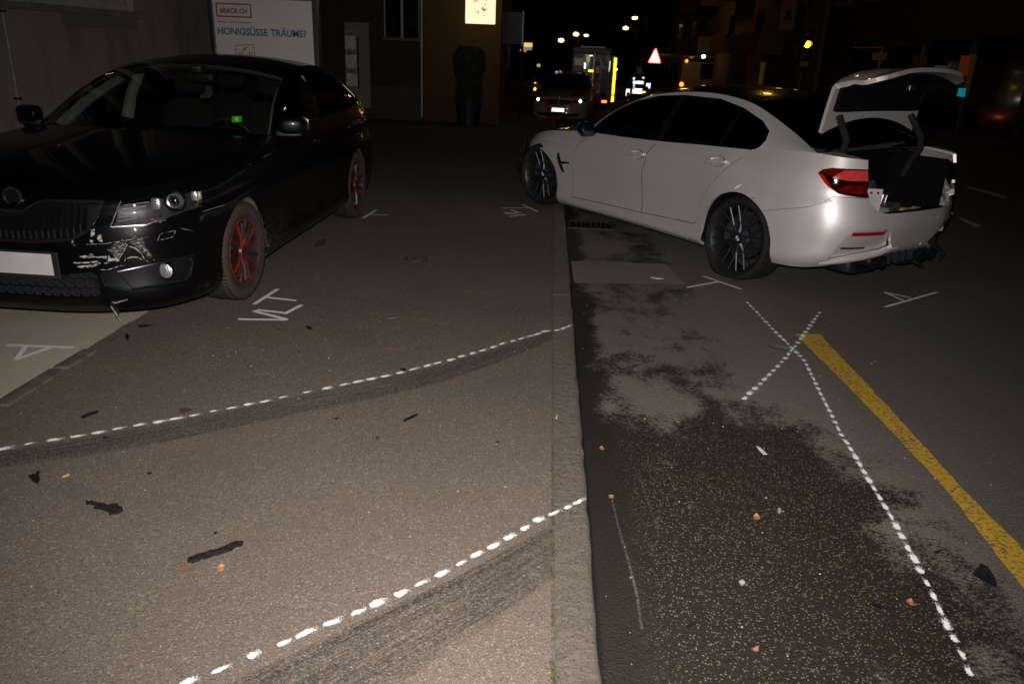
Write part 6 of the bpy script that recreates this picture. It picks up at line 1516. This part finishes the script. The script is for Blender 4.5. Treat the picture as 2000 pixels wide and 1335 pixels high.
a, b = on_r2(1482, 172), on_r2(1496, 122); MB().bb((a.x-.07, min(a.y, b.y), a.z), (a.x-.05, max(a.y, b.y), b.z)).build('lit_doorway', EM('doorway_glow', (.5, .25, .04), .05), t)
# vertical shop sign
q = at(1535, 60, 33); t = thing('blade_sign', 'tall narrow unlit sign projecting from the house wall above the bus', 'sign', (q.x, 33, gz(33)+3.4))
MB().bb((-.3, 0, 0), (.3, .15, 4.2)).build('panel', PM('sign_brown', (.28, .14, .06), .6, var=.2), t, bevel=.02)
for k in range(5): MB().prism([(-.13, -.2), (.13, -.2), (.08, .2), (-.08, .2)], Matrix.Translation((0, -.003, .55+.78*k)) @ Matrix.Rotation(R(90), 4, 'X'), .004).build('dark_tile', MAT['black_plastic'], t)
MB().bb((.3, .05, 3.6), (.75, .1, 3.7)).build('bracket', MAT['dark_metal'], t); MB().bb((.3, .05, .5), (.75, .1, .6)).build('bracket', MAT['dark_metal'], t)
# ---- the row of houses further down on the left, with a lit sign and lamps
t = thing('terrace_house', 'dark terrace of houses further down the left of the street', 'house', (-1.2, 52, gz(52)))
MB().bb((-9, -21, -1.5), (0, 30, 9)).build('wall', M_PLB, t)
for k in range(9):
    for fl_ in range(2):
        y = -19+5.2*k; z = 1.6+3.2*fl_; w_ = MB().bb((-.02, y-.75, z-.08), (.05, y+.75, z+1.6)).build('window', M_FRAME, t); MB().bb((.045, y-.67, z), (.058, y+.67, z+1.52)).build('pane', M_RGL, w_)
q = at(1031, 94, 34); t = thing('shop_sign', 'small lit cream sign hanging on the dark terrace', 'sign', (q.x, 34, q.z-.3))
a, b = at(1023, 92, 34), at(1040, 84, 34); MB().bb((a.x-q.x, -.05, a.z-t.location.z), (b.x-q.x, .05, b.z-t.location.z)).build('light_box', EM('sign_cream', (1, .7, .3), .8), t, bevel=.01)
a, b = at(1022, 98, 34), at(1039, 92.5, 34); MB().bb((a.x-q.x, -.05, a.z-t.location.z), (b.x-q.x, .05, b.z-t.location.z)).build('lower_board', EM('sign_grey', (.5, .5, .45), .35), t, bevel=.01); MB().tube([(-.6, .1, .6), (.3, .1, .6)], .02, 6).build('bracket', MAT['dark_metal'], t)
for (px, py, c_, e_, r_, nm) in ((1017, 79, (.8, .45, .15), .5, .06, 'dim wall lamp above the lit cream sign'), (1018, 98.5, (.9, .4, .12), .5, .06, 'dim orange wall lamp left below the cream sign'), (1025.5, 99.5, (.9, .4, .12), .5, .06, 'dim orange wall lamp right below the cream sign'), (1052, 128, (.8, .8, .3), .4, .08, 'pale greenish lamp on the far terrace'), (1203, 136, (1, .9, .75), 4, .07, 'small white lamp beside the ambulance door'), (1374, 110.5, (1, .95, .9), 8, .13, 'small white lamp above the bus')):
    D = 34 if px < 1100 else 40 if px < 1300 else 56; q = at(px, py, D); t = thing('wall_lamp' if px < 1100 else 'white_lamp', nm, 'lamp', (q.x, D, q.z)); mb = MB(); superq(mb, (0, 0, 0), (2*r_, r_, 1.7*r_), .9, 8); mb.build('globe', EM('lamp_globe', c_, e_), t, smooth=True); MB().tube([(0, .05, 0), (0, .3, .05)], .02, 6).build('bracket', MAT['dark_metal'], t)
q = at(1045, 170, 28); t = thing('barrier_lamp', 'post with three stacked orange warning lamps by the kerb', 'warning lamp', (q.x, 28, gz(28)+KZ))
MB().bb((-.05, .02, 0), (.05, .08, q.z-t.location.z+.25)).build('post', MAT['black_plastic'], t, bevel=.01)
for py in (164, 169, 174.5): z = at(1045, py, 28).z-t.location.z; MB().lathe([(.0005, -.03), (.035, -.02), (.045, .02)], 14, (0, 0, z)).build('lens', bpy.data.materials['amber_lamp'], t, smooth=True)
q = at(1258, 180, 27); t = thing('bollard_lamp', 'small amber warning lamp on a stand behind the white car', 'warning lamp', (q.x, 27, gz(27)))
MB().tube([(0, 0, 0), (0, 0, q.z-t.location.z)], .03, 8).build('stand', MAT['black_plastic'], t); mb = MB(); superq(mb, (0, 0, q.z-t.location.z+.02), (.09, .06, .12), .8, 8); mb.build('lens', bpy.data.materials['amber_lamp'], t, smooth=True)
# ================================================================== PAINT, TYRE MARKS, DEBRIS
def spray_mat(name, c, soft):
    mt, nt, b, o = newmat(name); v = OBJ(nt); x, y, z = XYZ(nt, v); p = POS(nt)
    n = NZ(nt, p, 160, 4, .75); n2 = NZ(nt, p, 420, 3, .7)
    n3 = NZ(nt, p, 34, 3); y = MT(nt, 'ADD', y, MT(nt, 'MULTIPLY', MT(nt, 'SUBTRACT', n3, .5), .9)); xx = MT(nt, 'ADD', x, MT(nt, 'MULTIPLY', MT(nt, 'SUBTRACT', NZ(nt, p, 27, 3), .5), .7)); tail = SM(nt, x, -.2, 1)
    r_ = MT(nt, 'SQRT', MT(nt, 'ADD', MT(nt, 'POWER', MT(nt, 'ADD', xx, .25), 2), MT(nt, 'POWER', MT(nt, 'MULTIPLY', y, 1.25), 2)))
    a = MT(nt, 'SUBTRACT', .72, r_); a = MT(nt, 'ADD', a, MT(nt, 'MULTIPLY', MT(nt, 'SUBTRACT', MT(nt, 'ADD', MT(nt, 'MULTIPLY', n, .5), MT(nt, 'MULTIPLY', n2, .5)), .5), MT(nt, 'MULTIPLY_ADD', tail, 3.6*soft, 1.9*soft)))
    a = MT(nt, 'MULTIPLY', SM(nt, a, -.03, .1), SM(nt, MT(nt, 'SUBTRACT', 1, MT(nt, 'MAXIMUM', MT(nt, 'ABSOLUTE', x), MT(nt, 'ABSOLUTE', y))), 0, .15))
    b.inputs['Base Color'].default_value = (*c, 1); b.inputs['Roughness'].default_value = .8; ALPHA(mt, nt, b, a); return mt
M_SPRAY = spray_mat('spray_white', (.85, .85, .85), 1.45)
quad = bpy.data.meshes.new('dash'); quad.from_pydata([(-1, -1, 0), (1, -1, 0), (1, 1, 0), (-1, 1, 0)], [], [(0, 1, 2, 3)]); quad.materials.append(M_SPRAY)
def zat(p): return (KZ if p.x < kx(p.y)-.005 else 0)
def dashes(name, label, pts, L, Wd, rnd=.3, seed=1):
    rr = random.Random(seed); c = pts[len(pts)//2]; t = thing(name, label, 'paint line', (c.x, c.y, 0))
    for i, p in enumerate(pts):
        a, b = pts[max(i-1, 0)], pts[min(i+1, len(pts)-1)]; d = (b-a).normalized()
        o = link('dash', quad, None, t); k = 1+rr.uniform(-rnd, rnd); zz = zat(p)+(.0065 if zat(p) else .006)
        o.location = (p.x-c.x, p.y-c.y, zz+.0002*(i % 3)); o.rotation_euler = (0, 0, math.atan2(d.y, d.x)); o.scale = (L*k, Wd*(1+rr.uniform(-rnd, rnd)), 1)
    return t
A1 = [(10, 878), (60, 868), (110, 860), (155, 853), (195, 846), (235, 838), (275, 831), (315, 825), (347, 819), (383, 812), (420, 804), (455, 798), (488, 791), (520, 785), (555, 777), (602, 767), (640, 759), (675, 752), (702, 746), (728, 741), (755, 736), (783, 729), (810, 722), (838, 715), (856, 710), (882, 704), (903, 697), (925, 691), (945, 685), (965, 679), (983, 672), (1003, 667), (1020, 662), (1038, 657), (1052, 653), (1067, 648), (1090, 646), (1101, 642), (1111, 638)]
P1 = [gp(*p, KZ) for p in A1]
dashes('sprayed_line', 'long sprayed white dotted line crossing the pavement near the black car', P1, .033, .019, seed=2)
A2 = [(300, 1358), (370, 1333), (435, 1308), (498, 1281), (558, 1257), (601, 1237), (652, 1216), (703, 1196), (740, 1179), (786, 1159), (825, 1140), (865, 1121), (902, 1101), (934, 1083), (966, 1067), (997, 1049), (1027, 1032), (1053, 1016), (1085, 1003), (1110, 992), (1132, 981)]
P2_ = [gp(*p, KZ) for p in A2]
dashes('sprayed_line', 'bold sprayed white dotted line beside the broad striped tyre mark', P2_, .030, .0175, seed=3)
def along(px, step, z=0):
    c = [gp(*p, z) for p in px]; L = sum((b-a).length for a, b in zip(c, c[1:])); return resample(c, max(2, int(L/step)+1))
dashes('sprayed_line', 'long sprayed white dotted line running beside the yellow road line', along([(1890, 1310), (1870, 1262), (1850, 1225), (1815, 1150), (1780, 1085), (1740, 1010), (1700, 945), (1668, 890), (1640, 845), (1610, 785), (1590, 745), (1572, 707), (1548, 682), (1510, 645), (1460, 592)], .071), .033, .019, .3, 4)
dashes('sprayed_line', 'short sprayed white dotted line crossing the end of the yellow line', along([(1455, 778), (1490, 745), (1530, 705), (1560, 668), (1600, 612)], .082), .034, .021, .25, 5)
# chalk marks at the wheels
def chalk_mat():
    mt, nt, b, o = newmat('chalk'); v = OBJ(nt); x, y, z = XYZ(nt, v); p = POS(nt); n = NZ(nt, p, 210, 4, .8)
    e = MT(nt, 'SUBTRACT', 1, MT(nt, 'MAXIMUM', MT(nt, 'POWER', MT(nt, 'ABSOLUTE', x), 12), MT(nt, 'POWER', MT(nt, 'ABSOLUTE', y), 3)))
    a = SM(nt, MT(nt, 'ADD', MT(nt, 'MULTIPLY', e, .6), MT(nt, 'MULTIPLY', MT(nt, 'SUBTRACT', n, .5), 1.7)), .16, .34)
    b.inputs['Base Color'].default_value = (.72, .71, .70, 1); b.inputs['Roughness'].default_value = .95; ALPHA(mt, nt, b, a); return mt
quad2 = quad.copy(); quad2.materials.clear(); quad2.materials.append(chalk_mat()); quad2.name = 'stroke'
def chalk(label, segs, z, wd):
    s0 = gp(*segs[0][0], z); t = thing('chalk_mark', label, 'chalk mark', (s0.x, s0.y, z))
    for i, (a, b) in enumerate(segs):
        p, q = gp(*a, z), gp(*b, z); o = link('stroke', quad2, None, t); m_ = (p+q)/2; d = q-p
        o.location = (m_.x-s0.x, m_.y-s0.y, .0058+.0003*i); o.rotation_euler = (0, 0, math.atan2(d.y, d.x)); o.scale = (d.length/2+wd*.4, wd/2, 1)
chalk('chalked letters V L and T beside the front wheel of the black car', [((542, 566), (497, 595)), ((521, 582), (576, 588)), ((468, 625), (559, 626)), ((559, 625), (496, 609)), ((505, 607), (558, 613)), ((557, 614), (588, 598))], KZ, .036)
chalk('chalked letter A on the concrete in front of the black car', [((14, 675), (143, 680)), ((51, 677), (33, 703)), ((33, 703), (99, 680))], KZ+.004, .034)
chalk('small chalked T beside the rear wheel of the black car', [((735, 411), (709, 427)), ((722, 420), (757, 421))], KZ, .035)
chalk('chalked arrows and T beside the front wheel of the white car', [((981, 407.5), (1034, 406.5)), ((1020, 400.5), (1050, 414)), ((984, 416.5), (1017, 416.5)), ((999, 411), (1013, 416.5)), ((988, 418.5), (1012, 420)), ((996, 424), (1025, 420.5))], KZ, .034)
chalk('chalked T beside the flat rear tyre of the white car', [((1373, 540), (1448, 566)), ((1342, 562.5), (1404, 551))], 0, .030)
chalk('chalked letter A on the road behind the white car', [((1727, 601), (1832, 571)), ((1728, 572), (1764, 588)), ((1728, 572), (1777, 582.5))], 0, .030)
# tyre marks
def band_sheet(name, label, up, lo, z, mat, n=60):
    U = resample([gp(*p, z) for p in up], n); L = resample([gp(*p, z) for p in lo], n)
    me = bpy.data.meshes.new(name); vs = []; m = 8
    for a, b in zip(U, L):
        for k in range(m+1): q = a.lerp(b, k/m); vs.append((q.x, q.y, z+.0035))
    me.from_pydata(vs, [], [(i*(m+1)+k, (i+1)*(m+1)+k, (i+1)*(m+1)+k+1, i*(m+1)+k+1) for i in range(n-1) for k in range(m)])
    uv = me.uv_layers.new(name='UVMap')
    for lp_ in me.loops: vi = lp_.vertex_index; uv.data[lp_.index].uv = ((vi//(m+1))/(n-1), (vi % (m+1))/m)
    o = link(name, me, mat); tag(o, label, 'tyre mark'); return o
def skid_mat(name, prof, dens_, c=(.022, .02, .019)):
    mt, nt, b, o = newmat(name); tc = nt.nodes.new('ShaderNodeTexCoord'); u, v, _ = XYZ(nt, tc.outputs['UV']); p = POS(nt)
    cr = nt.nodes.new('ShaderNodeValToRGB'); nt.links.new(v, cr.inputs[0]); cr.color_ramp.interpolation = 'B_SPLINE'
    el = cr.color_ramp.elements; el[0].position, el[0].color = prof[0][0], (prof[0][1],)*3+(1,); el[1].position, el[1].color = prof[-1][0], (prof[-1][1],)*3+(1,)
    for a, k in prof[1:-1]: e = el.new(a); e.color = (k, k, k, 1)
    n = NZ(nt, p, 150, 4, .8); n2 = NZ(nt, p, 5, 4)
    st = NZ(nt, SCL(nt, tc.outputs['UV'], (3, 34, 1)), 1, 3, .6)
    a = MT(nt, 'MULTIPLY', cr.outputs[0], SM(nt, MT(nt, 'ADD', n, MT(nt, 'MULTIPLY', MT(nt, 'SUBTRACT', st, .5), .55)), .40, .62)); a = MT(nt, 'MULTIPLY', a, MT(nt, 'MULTIPLY_ADD', n2, .8, .5)); a = MT(nt, 'MULTIPLY', a, dens_, clamp=True)
    b.inputs['Base Color'].default_value = (*c, 1); b.inputs['Roughness'].default_value = .85; ALPHA(mt, nt, b, a); return mt
band_sheet('skid_mark', 'single dark curved tyre mark under the long dotted line on the pavement', [(-60, 893), (10, 880), (155, 855), (275, 833), (420, 806), (555, 779), (702, 748), (838, 717), (945, 687), (1038, 659), (1078, 645)], [(-60, 925), (10, 913), (155, 896), (300, 868), (450, 838), (600, 806), (750, 776), (870, 746), (960, 714), (1045, 680), (1078, 664)], KZ, skid_mat('skid_soft', ((0, .05), (.12, .55), (.45, .8), (.75, .65), (.93, .9), (1, .0)), .85))
band_sheet('skid_mark', 'broad striped tyre mark beside the bold dotted line at the kerb', [(330, 1395), (480, 1318), (600, 1262), (740, 1195), (865, 1138), (966, 1085), (1030, 1050), (1078, 1025)], [(700, 1395), (790, 1335), (880, 1275), (960, 1220), (1020, 1178), (1078, 1135), (1079, 1130), (1080, 1128)], KZ, skid_mat('skid_broad', ((0, .0), (.06, .85), (.16, .9), (.22, .45), (.4, .62), (.55, .5), (.7, .62), (.86, .5), (.95, .3), (1, .0)), 1.05))
# pale scrape lines on the road near the kerb
M_SCR = skid_mat('scrape_pale', ((0, .0), (.5, .9), (1, .0)), .85, (.22, .2, .18))
band_sheet('scrape_mark', 'pale scrape line on the wet road close to the kerb', [(1192, 970), (1205, 1030), (1222, 1090), (1240, 1160), (1250, 1230)], [(1196, 970), (1210, 1030), (1229, 1090), (1247, 1160), (1257, 1230)], 0, M_SCR); band_sheet('scrape_mark', 'fainter pale scrape line on the wet road further from the kerb', [(1236, 910), (1252, 945), (1268, 990), (1285, 1050)], [(1239, 910), (1256, 945), (1273, 990), (1290, 1050)], 0, skid_mat('scrape_faint', ((0, .0), (.5, .8), (1, .0)), .5, (.2, .18, .16)))
# yellow line and far white dashes
def road_paint(name, c, wear):
    mt, nt, b, o = newmat(name); p = POS(nt); n = NZ(nt, SCL(nt, p, (1, 2.2, 1)), 42, 4, .65); n2 = NZ(nt, p, 3, 4); f = NZ(nt, p, 200, 3, .7)
    cc = MIX(nt, SM(nt, f, .3, .7), [x*.7 for x in c], [x*1.15 for x in c]); cc = MIX(nt, MT(nt, 'MULTIPLY', SM(nt, n2, .5, .75), .4), cc, [x*.55 for x in c]); nt.links.new(cc, b.inputs['Base Color']); b.inputs['Roughness'].default_value = .7
    ALPHA(mt, nt, b, SM(nt, MT(nt, 'ADD', n, MT(nt, 'MULTIPLY', MT(nt, 'SUBTRACT', n2, .5), .3)), wear-.06, wear+.02)); BUMP(nt, b, MT(nt, 'ADD', f, n), .5, .006); return mt
M_YEL = road_paint('yellow_paint', (.56, .34, .025), .455); M_WLN = road_paint('white_paint', (.5, .5, .5), .38)
def marking(name, label, pts, mat, cat='road marking'):
    mb = MB(); rr = random.Random(8); c = [gp(*p) for p in pts]; out = []
    for i in range(len(c)):
        a, b = c[i], c[(i+1) % len(c)]; k = max(1, int((b-a).length/.05))
        for j in range(k): q = a.lerp(b, j/k); out.append((q.x+rr.uniform(-.004, .004), q.y+rr.uniform(-.004, .004), .004))
    mb.add(out, [tuple(range(len(out)))]); o = mb.build(name, mat); tag(o, label, cat); return o
y0, y1 = gp(1572, 655), gp(1960, 1052)
marking('yellow_line', 'worn yellow painted line on the road', [(1553, 653), (1601, 653), (1745, 806), (1880, 955), (2000, 1075), (2160, 1232), (2125, 1290), (2000, 1152), (1852, 962), (1700, 800)], M_YEL)
marking('lane_dash', 'white lane dash on the road furthest behind the white car', [(1884, 366), (1893, 364), (1970, 384), (1962, 389)], M_WLN); marking('lane_dash', 'short white lane dash beside the rear bumper of the white car', [(1868, 425), (1876, 426), (1918, 441), (1905, 445)], M_WLN)
# debris
M_SHARD = PM('black_shard', (.012, .012, .013), .3, coat=.3, var=.3, vscale=40); M_CHUNK = PM('tar_chunk', (.014, .012, .011), .9, var=.6, vscale=90, bump=1., bscale=90, spec=.12); M_LEAFO = PM('dry_leaf', (.30, .15, .06), .75, var=.35, vscale=60); M_LEAFR = PM('red_leaf', (.30, .12, .07), .75, var=.3, vscale=60); M_BIT = PM('white_bit', (.6, .58, .55), .6, var=.2); M_BUTT = PM('cigarette_filter', (.5, .28, .12), .8); M_TWIG = PM('dark_leaf_litter', (.05, .03, .02), .85, var=.4, vscale=50); M_PEB = PM('pebble', (.27, .25, .22), .8, var=.3, vscale=50)
def shard(name, label, cat, px, z, mat, t=.004, curl=.0, seed=0, rough_edge=0.):
    rr = random.Random(seed*7+len(px)); P = [gp(*p, z) for p in px]; c = sum(P, Vector())/len(P); pts = []
    for i in range(len(P)):
        a, b = P[i], P[(i+1) % len(P)]; k = max(1, int((b-a).length/.012)) if rough_edge else 1
        for j in range(k): q = a.lerp(b, j/k); pts.append(q-c+Vector((rr.uniform(-1, 1), rr.uniform(-1, 1), 0))*rough_edge)
    mx = max(p.length for p in pts); n = len(pts); mb = MB(); top = [(p.x, p.y, t+curl*(p.length/mx)**2*(1 if rr.random() < .9 else .4)) for p in pts]; bot = [(p.x, p.y, max(.0005, a[2]-t)) for p, a in zip(pts, top)]
    mb.add(top+bot+[(0, 0, t*1.25)], [(i, (i+1) % n, 2*n) for i in range(n)]+[(i, n+i, n+(i+1) % n, (i+1) % n) for i in range(n)]+[tuple(range(2*n-1, n-1, -1))])
    o = mb.build(name, mat); o.location = (c.x, c.y, z+.003); tag(o, label, cat); return o
zq1 = lambda pts: [(x/3.03, 560+y/3.03) for x, y in pts]; zq2 = lambda pts: [(x/3.03, 900+y/3.03) for x, y in pts]
shard('plastic_shard', 'folded black plastic shard on the pavement near the left edge of the tyre mark', 'debris', zq2([(168, 95), (215, 82), (218, 70), (240, 68), (232, 80), (240, 120), (225, 156), (190, 125)]), KZ, M_SHARD, .004, .012, 1)
shard('tar_piece', 'ragged flat black rubber lump on the pavement', 'debris', zq2([(500, 245), (550, 250), (590, 255), (640, 268), (690, 265), (732, 298), (700, 318), (655, 326), (635, 300), (600, 290), (560, 286), (565, 268), (520, 262)]), KZ, M_CHUNK, .008, 0, 2, .0075)
shard('tar_piece', 'long ragged strip of black rubber on the pavement beside a brown leaf', 'debris', zq2([(1115, 585), (1160, 568), (1240, 548), (1320, 520), (1390, 492), (1432, 488), (1428, 505), (1380, 530), (1300, 560), (1220, 582), (1150, 603), (1120, 600)]), KZ, M_CHUNK, .009, 0, 3, .0065)
shard('tar_piece', 'small ragged black strip on the pavement above the long dotted line', 'debris', zq1([(478, 776), (520, 755), (585, 737), (580, 750), (530, 768), (490, 782)]), KZ, M_CHUNK, .006, 0, 4, .002)
shard('tar_piece', 'dark flat leaf-shaped scrap touching the long dotted line', 'debris', zq1([(1063, 735), (1090, 728), (1130, 730), (1133, 745), (1100, 755), (1070, 748)]), KZ, M_TWIG, .005, .004, 5, .002)
zq3 = lambda pts: [(560+x/3.03, 560+y/3.03) for x, y in pts]
shard('plastic_strip', 'straight thin black plastic strip lying on the pavement', 'debris', zq3([(690, 797), (725, 776), (770, 758), (775, 766), (730, 788), (695, 803)]), KZ, M_SHARD, .004, .002, 6)
shard('plastic_shard', 'small grey triangular shard with pale edge on the pavement', 'debris', zq3([(602, 165), (640, 170), (657, 188), (602, 193)]), KZ, PM('grey_shard', (.12, .12, .125), .3, coat=.4), .004, .004, 7)
shard('leaf', 'dark oval leaf on the pavement below the straight plastic strip', 'leaf', zq3([(523, 900), (535, 888), (551, 890), (545, 905), (530, 913)]), KZ, M_TWIG, .003, .004, 8)
shard('plastic_shard', 'small black double clip on the pavement right of the chalked letters', 'debris', zq3([(112, 242), (130, 240), (153, 256), (130, 258)]), KZ, M_SHARD, .005, .003, 9)
shard('plastic_shard', 'dark scrap on the dotted line in the middle of the pavement', 'debris', zq3([(670, 492), (690, 488), (710, 492), (695, 500)]), KZ, M_SHARD, .004, .001, 10)
shard('plastic_shard', 'long thin black splinter just below the torn bumper lip', 'debris', zq1([(820, 235), (860, 230), (910, 232), (870, 240), (825, 244)]), KZ, M_SHARD, .004, .002, 11)
shard('plastic_shard', 'small crumpled black plastic clip on the pavement before the black car', 'debris', zq1([(742, 305), (752, 293), (766, 302), (763, 320), (750, 326)]), KZ, M_SHARD, .012, .004, 12)
shard('leaf', 'crumpled dark leaf on the pavement beside the black car', 'leaf', [(613, 481), (622, 474), (634, 469), (638, 476), (630, 484), (618, 486)], KZ, M_TWIG, .008, .01, 13, .004)
shard('wood_chip', 'small pale wooden chip near the left edge of the pavement', 'debris', zq2([(366, 97), (405, 80), (413, 87), (375, 104)]), KZ, PM('pale_wood', (.48, .30, .14), .8), .004, 0, 14)
shard('leaf', 'orange brown maple leaf scrap beside the long rubber strip', 'leaf', zq2([(1282, 640), (1300, 622), (1333, 628), (1330, 645), (1315, 655), (1285, 663)]), KZ, M_LEAFO, .002, .006, 15, .003)
shard('leaf', 'small dark brown leaf at the end of the long rubber strip', 'leaf', zq2([(1062, 630), (1075, 615), (1100, 618), (1095, 632), (1075, 637)]), KZ, PM('brown_leaf', (.16, .07, .03), .7), .003, .005, 16)
shard('dark_stain_scrap', 'grey flattened scrap on the pavement near the bottom dotted line', 'debris', zq2([(832, 1085), (855, 1074), (876, 1088), (865, 1102), (840, 1106)]), KZ, PM('flat_scrap', (.10, .085, .07), .85), .002, .0, 17)
zq4 = lambda pts: [(1340+x/3.03, 900+y/3.03) for x, y in pts]
shard('plastic_shard', 'large curved glossy black shard on the road beside the yellow line', 'debris', zq4([(1685, 690), (1735, 637), (1775, 650), (1825, 705), (1838, 745), (1830, 764), (1800, 745), (1740, 708)]), 0, M_SHARD, .004, .018, 18)
shard('plastic_shard', 'long pointed black shard on the wet road left of the dotted line', 'debris', zq4([(1082, 852), (1130, 850), (1170, 870), (1208, 890), (1150, 887), (1100, 870)]), 0, M_SHARD, .004, .012, 19)
shard('plastic_shard', 'small black triangular shard on the wet road near an orange leaf', 'debris', zq4([(362, 193), (410, 195), (392, 235)]), 0, M_SHARD, .004, .012, 20)
shard('plastic_shard', 'tiny black shard beside the dotted line and yellow line', 'debris', zq4([(1462, 552), (1490, 540), (1504, 545), (1485, 556)]), 0, M_SHARD, .005, .006, 21)
shard('plastic_shard', 'thin black sliver on the wet road near the kerb', 'debris', zq4([(-5, 985), (40, 967), (52, 974), (10, 995)]), 0, M_SHARD, .004, .003, 22)
shard('leaf', 'bright orange leaf on the wet road', 'leaf', zq4([(400, 330), (415, 317), (438, 335), (425, 352), (402, 360)]), 0, M_LEAFO, .002, .008, 23, .003)
shard('leaf', 'reddish pointed leaf beside the dotted line on the wet road', 'leaf', zq4([(1300, 840), (1325, 828), (1345, 845), (1350, 868), (1325, 855)]), 0, M_LEAFR, .002, .008, 24, .002)
shard('leaf', 'reddish leaf on the wet road with a white bit beside it', 'leaf', zq4([(385, 1125), (405, 1110), (428, 1106), (427, 1130), (400, 1133)]), 0, M_LEAFR, .002, .008, 25, .002)
shard('leaf', 'small orange leaf at the kerb foot', 'leaf', [(1170, 877), (1175, 873), (1180, 878), (1176, 882)], 0, M_LEAFO, .002, .005, 26)
shard('leaf', 'curled orange leaf at the head of the pale scrape line', 'leaf', [(1187, 970), (1193, 969), (1199, 971), (1197, 977), (1191, 974)], 0, M_LEAFO, .002, .008, 27, .003)
shard('paper_scrap', 'curved white paper scrap on the wet road', 'debris', [(1476, 874), (1484, 876), (1492, 882), (1498, 890), (1490, 890), (1484, 882)], 0, M_BIT, .002, .006, 28)
shard('glass_cube', 'small clear square of broken glass on the wet road', 'debris', zq4([(311, 722), (333, 712), (349, 730), (327, 745)]), 0, PM('glass_grey', (.35, .36, .35), .2, coat=.8), .008, 0, 29)
shard('pebble', 'pale oval pebble near the orange leaf on the wet road', 'stone', zq4([(540, 292), (555, 290), (562, 308), (553, 318), (543, 308)]), 0, M_PEB, .01, 0, 30)
shard('shard_strip', 'long dark splinter at the crossing of the dotted lines', 'debris', [(1500, 676), (1520, 675), (1545, 681), (1540, 686), (1515, 682)], 0, M_SHARD, .005, .003, 31)
shard('paint_chip', 'dark and white painted splinter on the pale road patch', 'debris', [(1270, 541), (1283, 543), (1296, 545), (1283, 546), (1271, 543.5)], 0, M_BIT, .003, .002, 32)
c = gp(1087, 817, KZ); t = thing('cigarette_butt', 'cigarette butt lying in the seam beside the kerb', 'cigarette butt', (c.x, c.y, KZ+.009), R(82))
MB().tube([(-.012, 0, 0), (.008, 0, 0)], .0042, 10).build('filter', M_BUTT, t, smooth=True); MB().tube([(.008, 0, 0), (.016, 0, .0)], .0041, 10).build('paper_end', M_BIT, t, smooth=True)
# scattered tiny grit
mb = MB(); rr = random.Random(31)
for i in range(300):
    if rr.random() < .6: x, y, z = rr.uniform(-2.3, .1), rr.uniform(1.5, 7), KZ
    else: y = rr.uniform(1.4, 6); x, z = kx(y)+rr.uniform(.03, 1.9), 0
    if not z and x < kx(y)+.02: continue
    s = rr.uniform(.0015, .0045)*(1.5 if rr.random() < .08 else 1); k = 5; a0 = rr.random()*6
    mb.add([(x+math.cos(a0+6.283*j/k)*s*rr.uniform(.7, 1.3), y+math.sin(a0+6.283*j/k)*s*rr.uniform(.7, 1.3), z+.001) for j in range(k)]+[(x, y, z+.001+s)], [(j, (j+1) % k, k) for j in range(k)])
tag(mb.build('grit', M_PEB), 'fine pale grit scattered over pavement and road', 'grit', kind='stuff')
mb = MB()
for i in range(60):
    if rr.random() < .6: x, y, z = rr.uniform(-2.3, .1), rr.uniform(1.6, 7), KZ
    else: y = rr.uniform(1.6, 6); x, z = kx(y)+rr.uniform(.1, 2.6), 0
    s = rr.uniform(.004, .013); k = 4; a0 = rr.random()*6
    mb.add([(x+math.cos(a0+6.283*j/k)*s*rr.uniform(.4, 1.5), y+math.sin(a0+6.283*j/k)*s*rr.uniform(.3, 1), z+.002+.004*rr.random()) for j in range(k)]+[(x, y, z+.003)], [(j, (j+1) % k, k) for j in range(k)])
tag(mb.build('crumbs', M_SHARD), 'tiny black plastic crumbs scattered over pavement and road', 'crumbs', kind='stuff')
